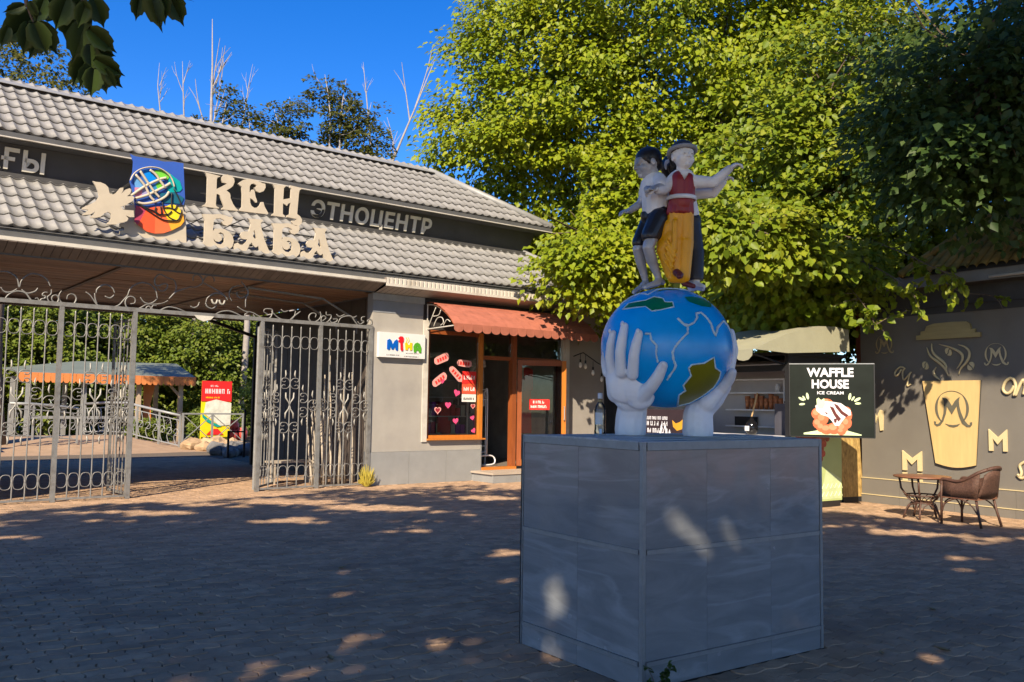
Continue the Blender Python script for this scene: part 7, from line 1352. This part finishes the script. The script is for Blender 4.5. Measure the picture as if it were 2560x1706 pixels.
# garden trees seen through the gateway
GT = [(-7.5,25,6,2.6,'dark garden tree seen through the fixed screen'),(-4.2,27,6,2.8,'dense garden tree behind the pavilion, dark side'),(-.8,26.5,5.5,2.8,'broad garden tree right behind the pavilion roof'),(2.6,27.5,5.5,2.9,'lighter green garden tree above the pavilion roof end'),(5.6,26,5.2,2.8,'bright green garden tree behind the notice panel'),(8.6,27,5.2,2.8,'bright garden tree at the right of the gateway opening'),(6.4,20.5,2.2,1.5,'leafy shrub beside the notice panel'),(-9,31,8,4.2,'dark garden tree far behind at the left edge'),(-3,33,8,4.2,'dark backing tree behind the pavilion row'),(3,33,8,4.2,'tall backing tree above the pavilion roof'),(9,33,8,4.2,'tall backing tree behind the notice panel'),(14,32,8,4.2,'tall backing tree near the passage wall'),(7.6,-5.4,2.95,.9,'dark shrub filling the gap between kiosk and cafe building'),(3.9,18.6,1.3,.95,'low green shrub behind the crossed fence'),(.9,17.4,.7,.6,'low planting beside the bridge railing')]
for i, (u, y, h, r_, lab) in enumerate(GT):
    c = fw(u, y, h*.62); e = [(tuple(c),(r_,r_,h*.60),1)]; big = h > 3
    pp = crown(e, 460 if big else 110, 50, .6 if big else .3, .19 if big else .11, droop=.5, zmin=.1); b_ = fw(u, y, 0); tree('garden_tree' if big else 'shrub', lab, tuple(b_), [tuple(fw(u+.8,y,h*.8)),tuple(fw(u-.8,y,h*.7)),tuple(fw(u,y,h))], pp, TPL_D, lf_far, .16 if big else .04, tuple(fw(u,y,h*.3)), None, 'trees in the garden' if big else None, 'tree' if big else 'shrub')
# weed at the plinth's foot
wd = thing('weed', 'small dark green weed growing at the plinth corner', 'plant', (.84,5.04,0), 0); b = MB(); pos = []; dd = []
for k in range(9):
    a = rnd.uniform(0, 6.28); e = Vector((.07*math.cos(a), -.02-.04*abs(math.sin(a)), rnd.uniform(.06,.17))); b.tube([(0,0,0), e*.5+Vector((0,0,.02)), e], [.003,.0025,.001], 4)
    for j in range(9): f_ = rnd.uniform(.3,1.05); pos.append(tuple(e*f_)); dd.append((rnd.gauss(0,1), rnd.gauss(0,1), rnd.gauss(0,.5)))
part('stems', b, m_bark, wd); up = g8.normal(size=(len(pos),3))*.4; up[:,2] += 1; link('leaves', leaf_mesh('leaves', np.array(pos), np.array(dd), up, .034*g8.uniform(.7,1.3,len(pos)), TPL_R, lf_dark), wd)
# leaves hanging into the upper left of the picture, on twigs of the shade tree
LV= [((-1.394, 2.416, 2.704), (-1.442, 2.4, 2.676)), ((-1.416, 2.483, 2.747), (-1.404, 2.507, 2.71)), ((-1.449, 2.566, 2.742), (-1.529, 2.558, 2.651)), ((-1.41, 2.469, 2.675), (-1.43, 2.493, 2.59)), ((-1.424, 2.545, 2.709), (-1.39, 2.595, 2.634)), ((-1.378, 2.443, 2.664), (-1.359, 2.486, 2.588)), ((-1.383, 2.496, 2.76), (-1.415, 2.508, 2.692)), ((-1.38, 2.578, 2.798), (-1.451, 2.571, 2.726)), ((-1.313, 2.486, 2.756), (-1.35, 2.504, 2.673)), ((-1.313, 2.566, 2.794), (-1.365, 2.598, 2.658)), ((-1.25, 2.477, 2.741), (-1.277, 2.492, 2.675)), ((-1.262, 2.547, 2.786), (-1.245, 2.586, 2.717)), ((-1.328, 2.624, 2.758), (-1.382, 2.631, 2.674)), ((-1.277, 2.529, 2.704), (-1.315, 2.554, 2.594)), ((-1.31, 2.604, 2.712), (-1.291, 2.626, 2.683)), ((-1.249, 2.506, 2.676), (-1.19, 2.555, 2.628)), ((-1.29, 2.579, 2.682), (-1.238, 2.631, 2.617)), ((-1.331, 2.65, 2.693), (-1.369, 2.654, 2.633)), ((-1.271, 2.555, 2.648), (-1.273, 2.579, 2.584)), ((-1.319, 2.631, 2.635), (-1.362, 2.639, 2.555)), ((-1.244, 2.54, 2.6), (-1.176, 2.584, 2.569)), ((-1.289, 2.609, 2.608), (-1.326, 2.617, 2.539)), ((-1.307, 2.684, 2.637), (-1.25, 2.73, 2.584)), ((-1.268, 2.581, 2.585), (-1.283, 2.602, 2.508)), ((-1.287, 2.658, 2.608), (-1.275, 2.686, 2.547)), ((-1.225, 2.558, 2.576), (-1.204, 2.586, 2.527)), ((-1.259, 2.607, 2.651), (-1.225, 2.625, 2.646)), ((-1.173, 2.654, 2.851), (-1.194, 2.677, 2.781)), ((-1.101, 2.558, 2.818), (-1.089, 2.61, 2.715)), ((-1.082, 2.644, 2.854), (-1.048, 2.695, 2.773)), ((-1.019, 2.547, 2.814), (-0.975, 2.575, 2.791)), ((-1.093, 2.595, 2.848), (-1.083, 2.642, 2.754)), ((-1.182, 2.646, 2.859), (-1.157, 2.68, 2.811)), ((-1.457, 2.451, 2.655), (-1.481, 2.46, 2.599)), ((-1.411, 2.555, 2.701), (-1.455, 2.569, 2.608)), ((-1.259, 2.471, 2.744), (-1.245, 2.495, 2.707)), ((-1.317, 2.527, 2.769), (-1.354, 2.536, 2.706))]
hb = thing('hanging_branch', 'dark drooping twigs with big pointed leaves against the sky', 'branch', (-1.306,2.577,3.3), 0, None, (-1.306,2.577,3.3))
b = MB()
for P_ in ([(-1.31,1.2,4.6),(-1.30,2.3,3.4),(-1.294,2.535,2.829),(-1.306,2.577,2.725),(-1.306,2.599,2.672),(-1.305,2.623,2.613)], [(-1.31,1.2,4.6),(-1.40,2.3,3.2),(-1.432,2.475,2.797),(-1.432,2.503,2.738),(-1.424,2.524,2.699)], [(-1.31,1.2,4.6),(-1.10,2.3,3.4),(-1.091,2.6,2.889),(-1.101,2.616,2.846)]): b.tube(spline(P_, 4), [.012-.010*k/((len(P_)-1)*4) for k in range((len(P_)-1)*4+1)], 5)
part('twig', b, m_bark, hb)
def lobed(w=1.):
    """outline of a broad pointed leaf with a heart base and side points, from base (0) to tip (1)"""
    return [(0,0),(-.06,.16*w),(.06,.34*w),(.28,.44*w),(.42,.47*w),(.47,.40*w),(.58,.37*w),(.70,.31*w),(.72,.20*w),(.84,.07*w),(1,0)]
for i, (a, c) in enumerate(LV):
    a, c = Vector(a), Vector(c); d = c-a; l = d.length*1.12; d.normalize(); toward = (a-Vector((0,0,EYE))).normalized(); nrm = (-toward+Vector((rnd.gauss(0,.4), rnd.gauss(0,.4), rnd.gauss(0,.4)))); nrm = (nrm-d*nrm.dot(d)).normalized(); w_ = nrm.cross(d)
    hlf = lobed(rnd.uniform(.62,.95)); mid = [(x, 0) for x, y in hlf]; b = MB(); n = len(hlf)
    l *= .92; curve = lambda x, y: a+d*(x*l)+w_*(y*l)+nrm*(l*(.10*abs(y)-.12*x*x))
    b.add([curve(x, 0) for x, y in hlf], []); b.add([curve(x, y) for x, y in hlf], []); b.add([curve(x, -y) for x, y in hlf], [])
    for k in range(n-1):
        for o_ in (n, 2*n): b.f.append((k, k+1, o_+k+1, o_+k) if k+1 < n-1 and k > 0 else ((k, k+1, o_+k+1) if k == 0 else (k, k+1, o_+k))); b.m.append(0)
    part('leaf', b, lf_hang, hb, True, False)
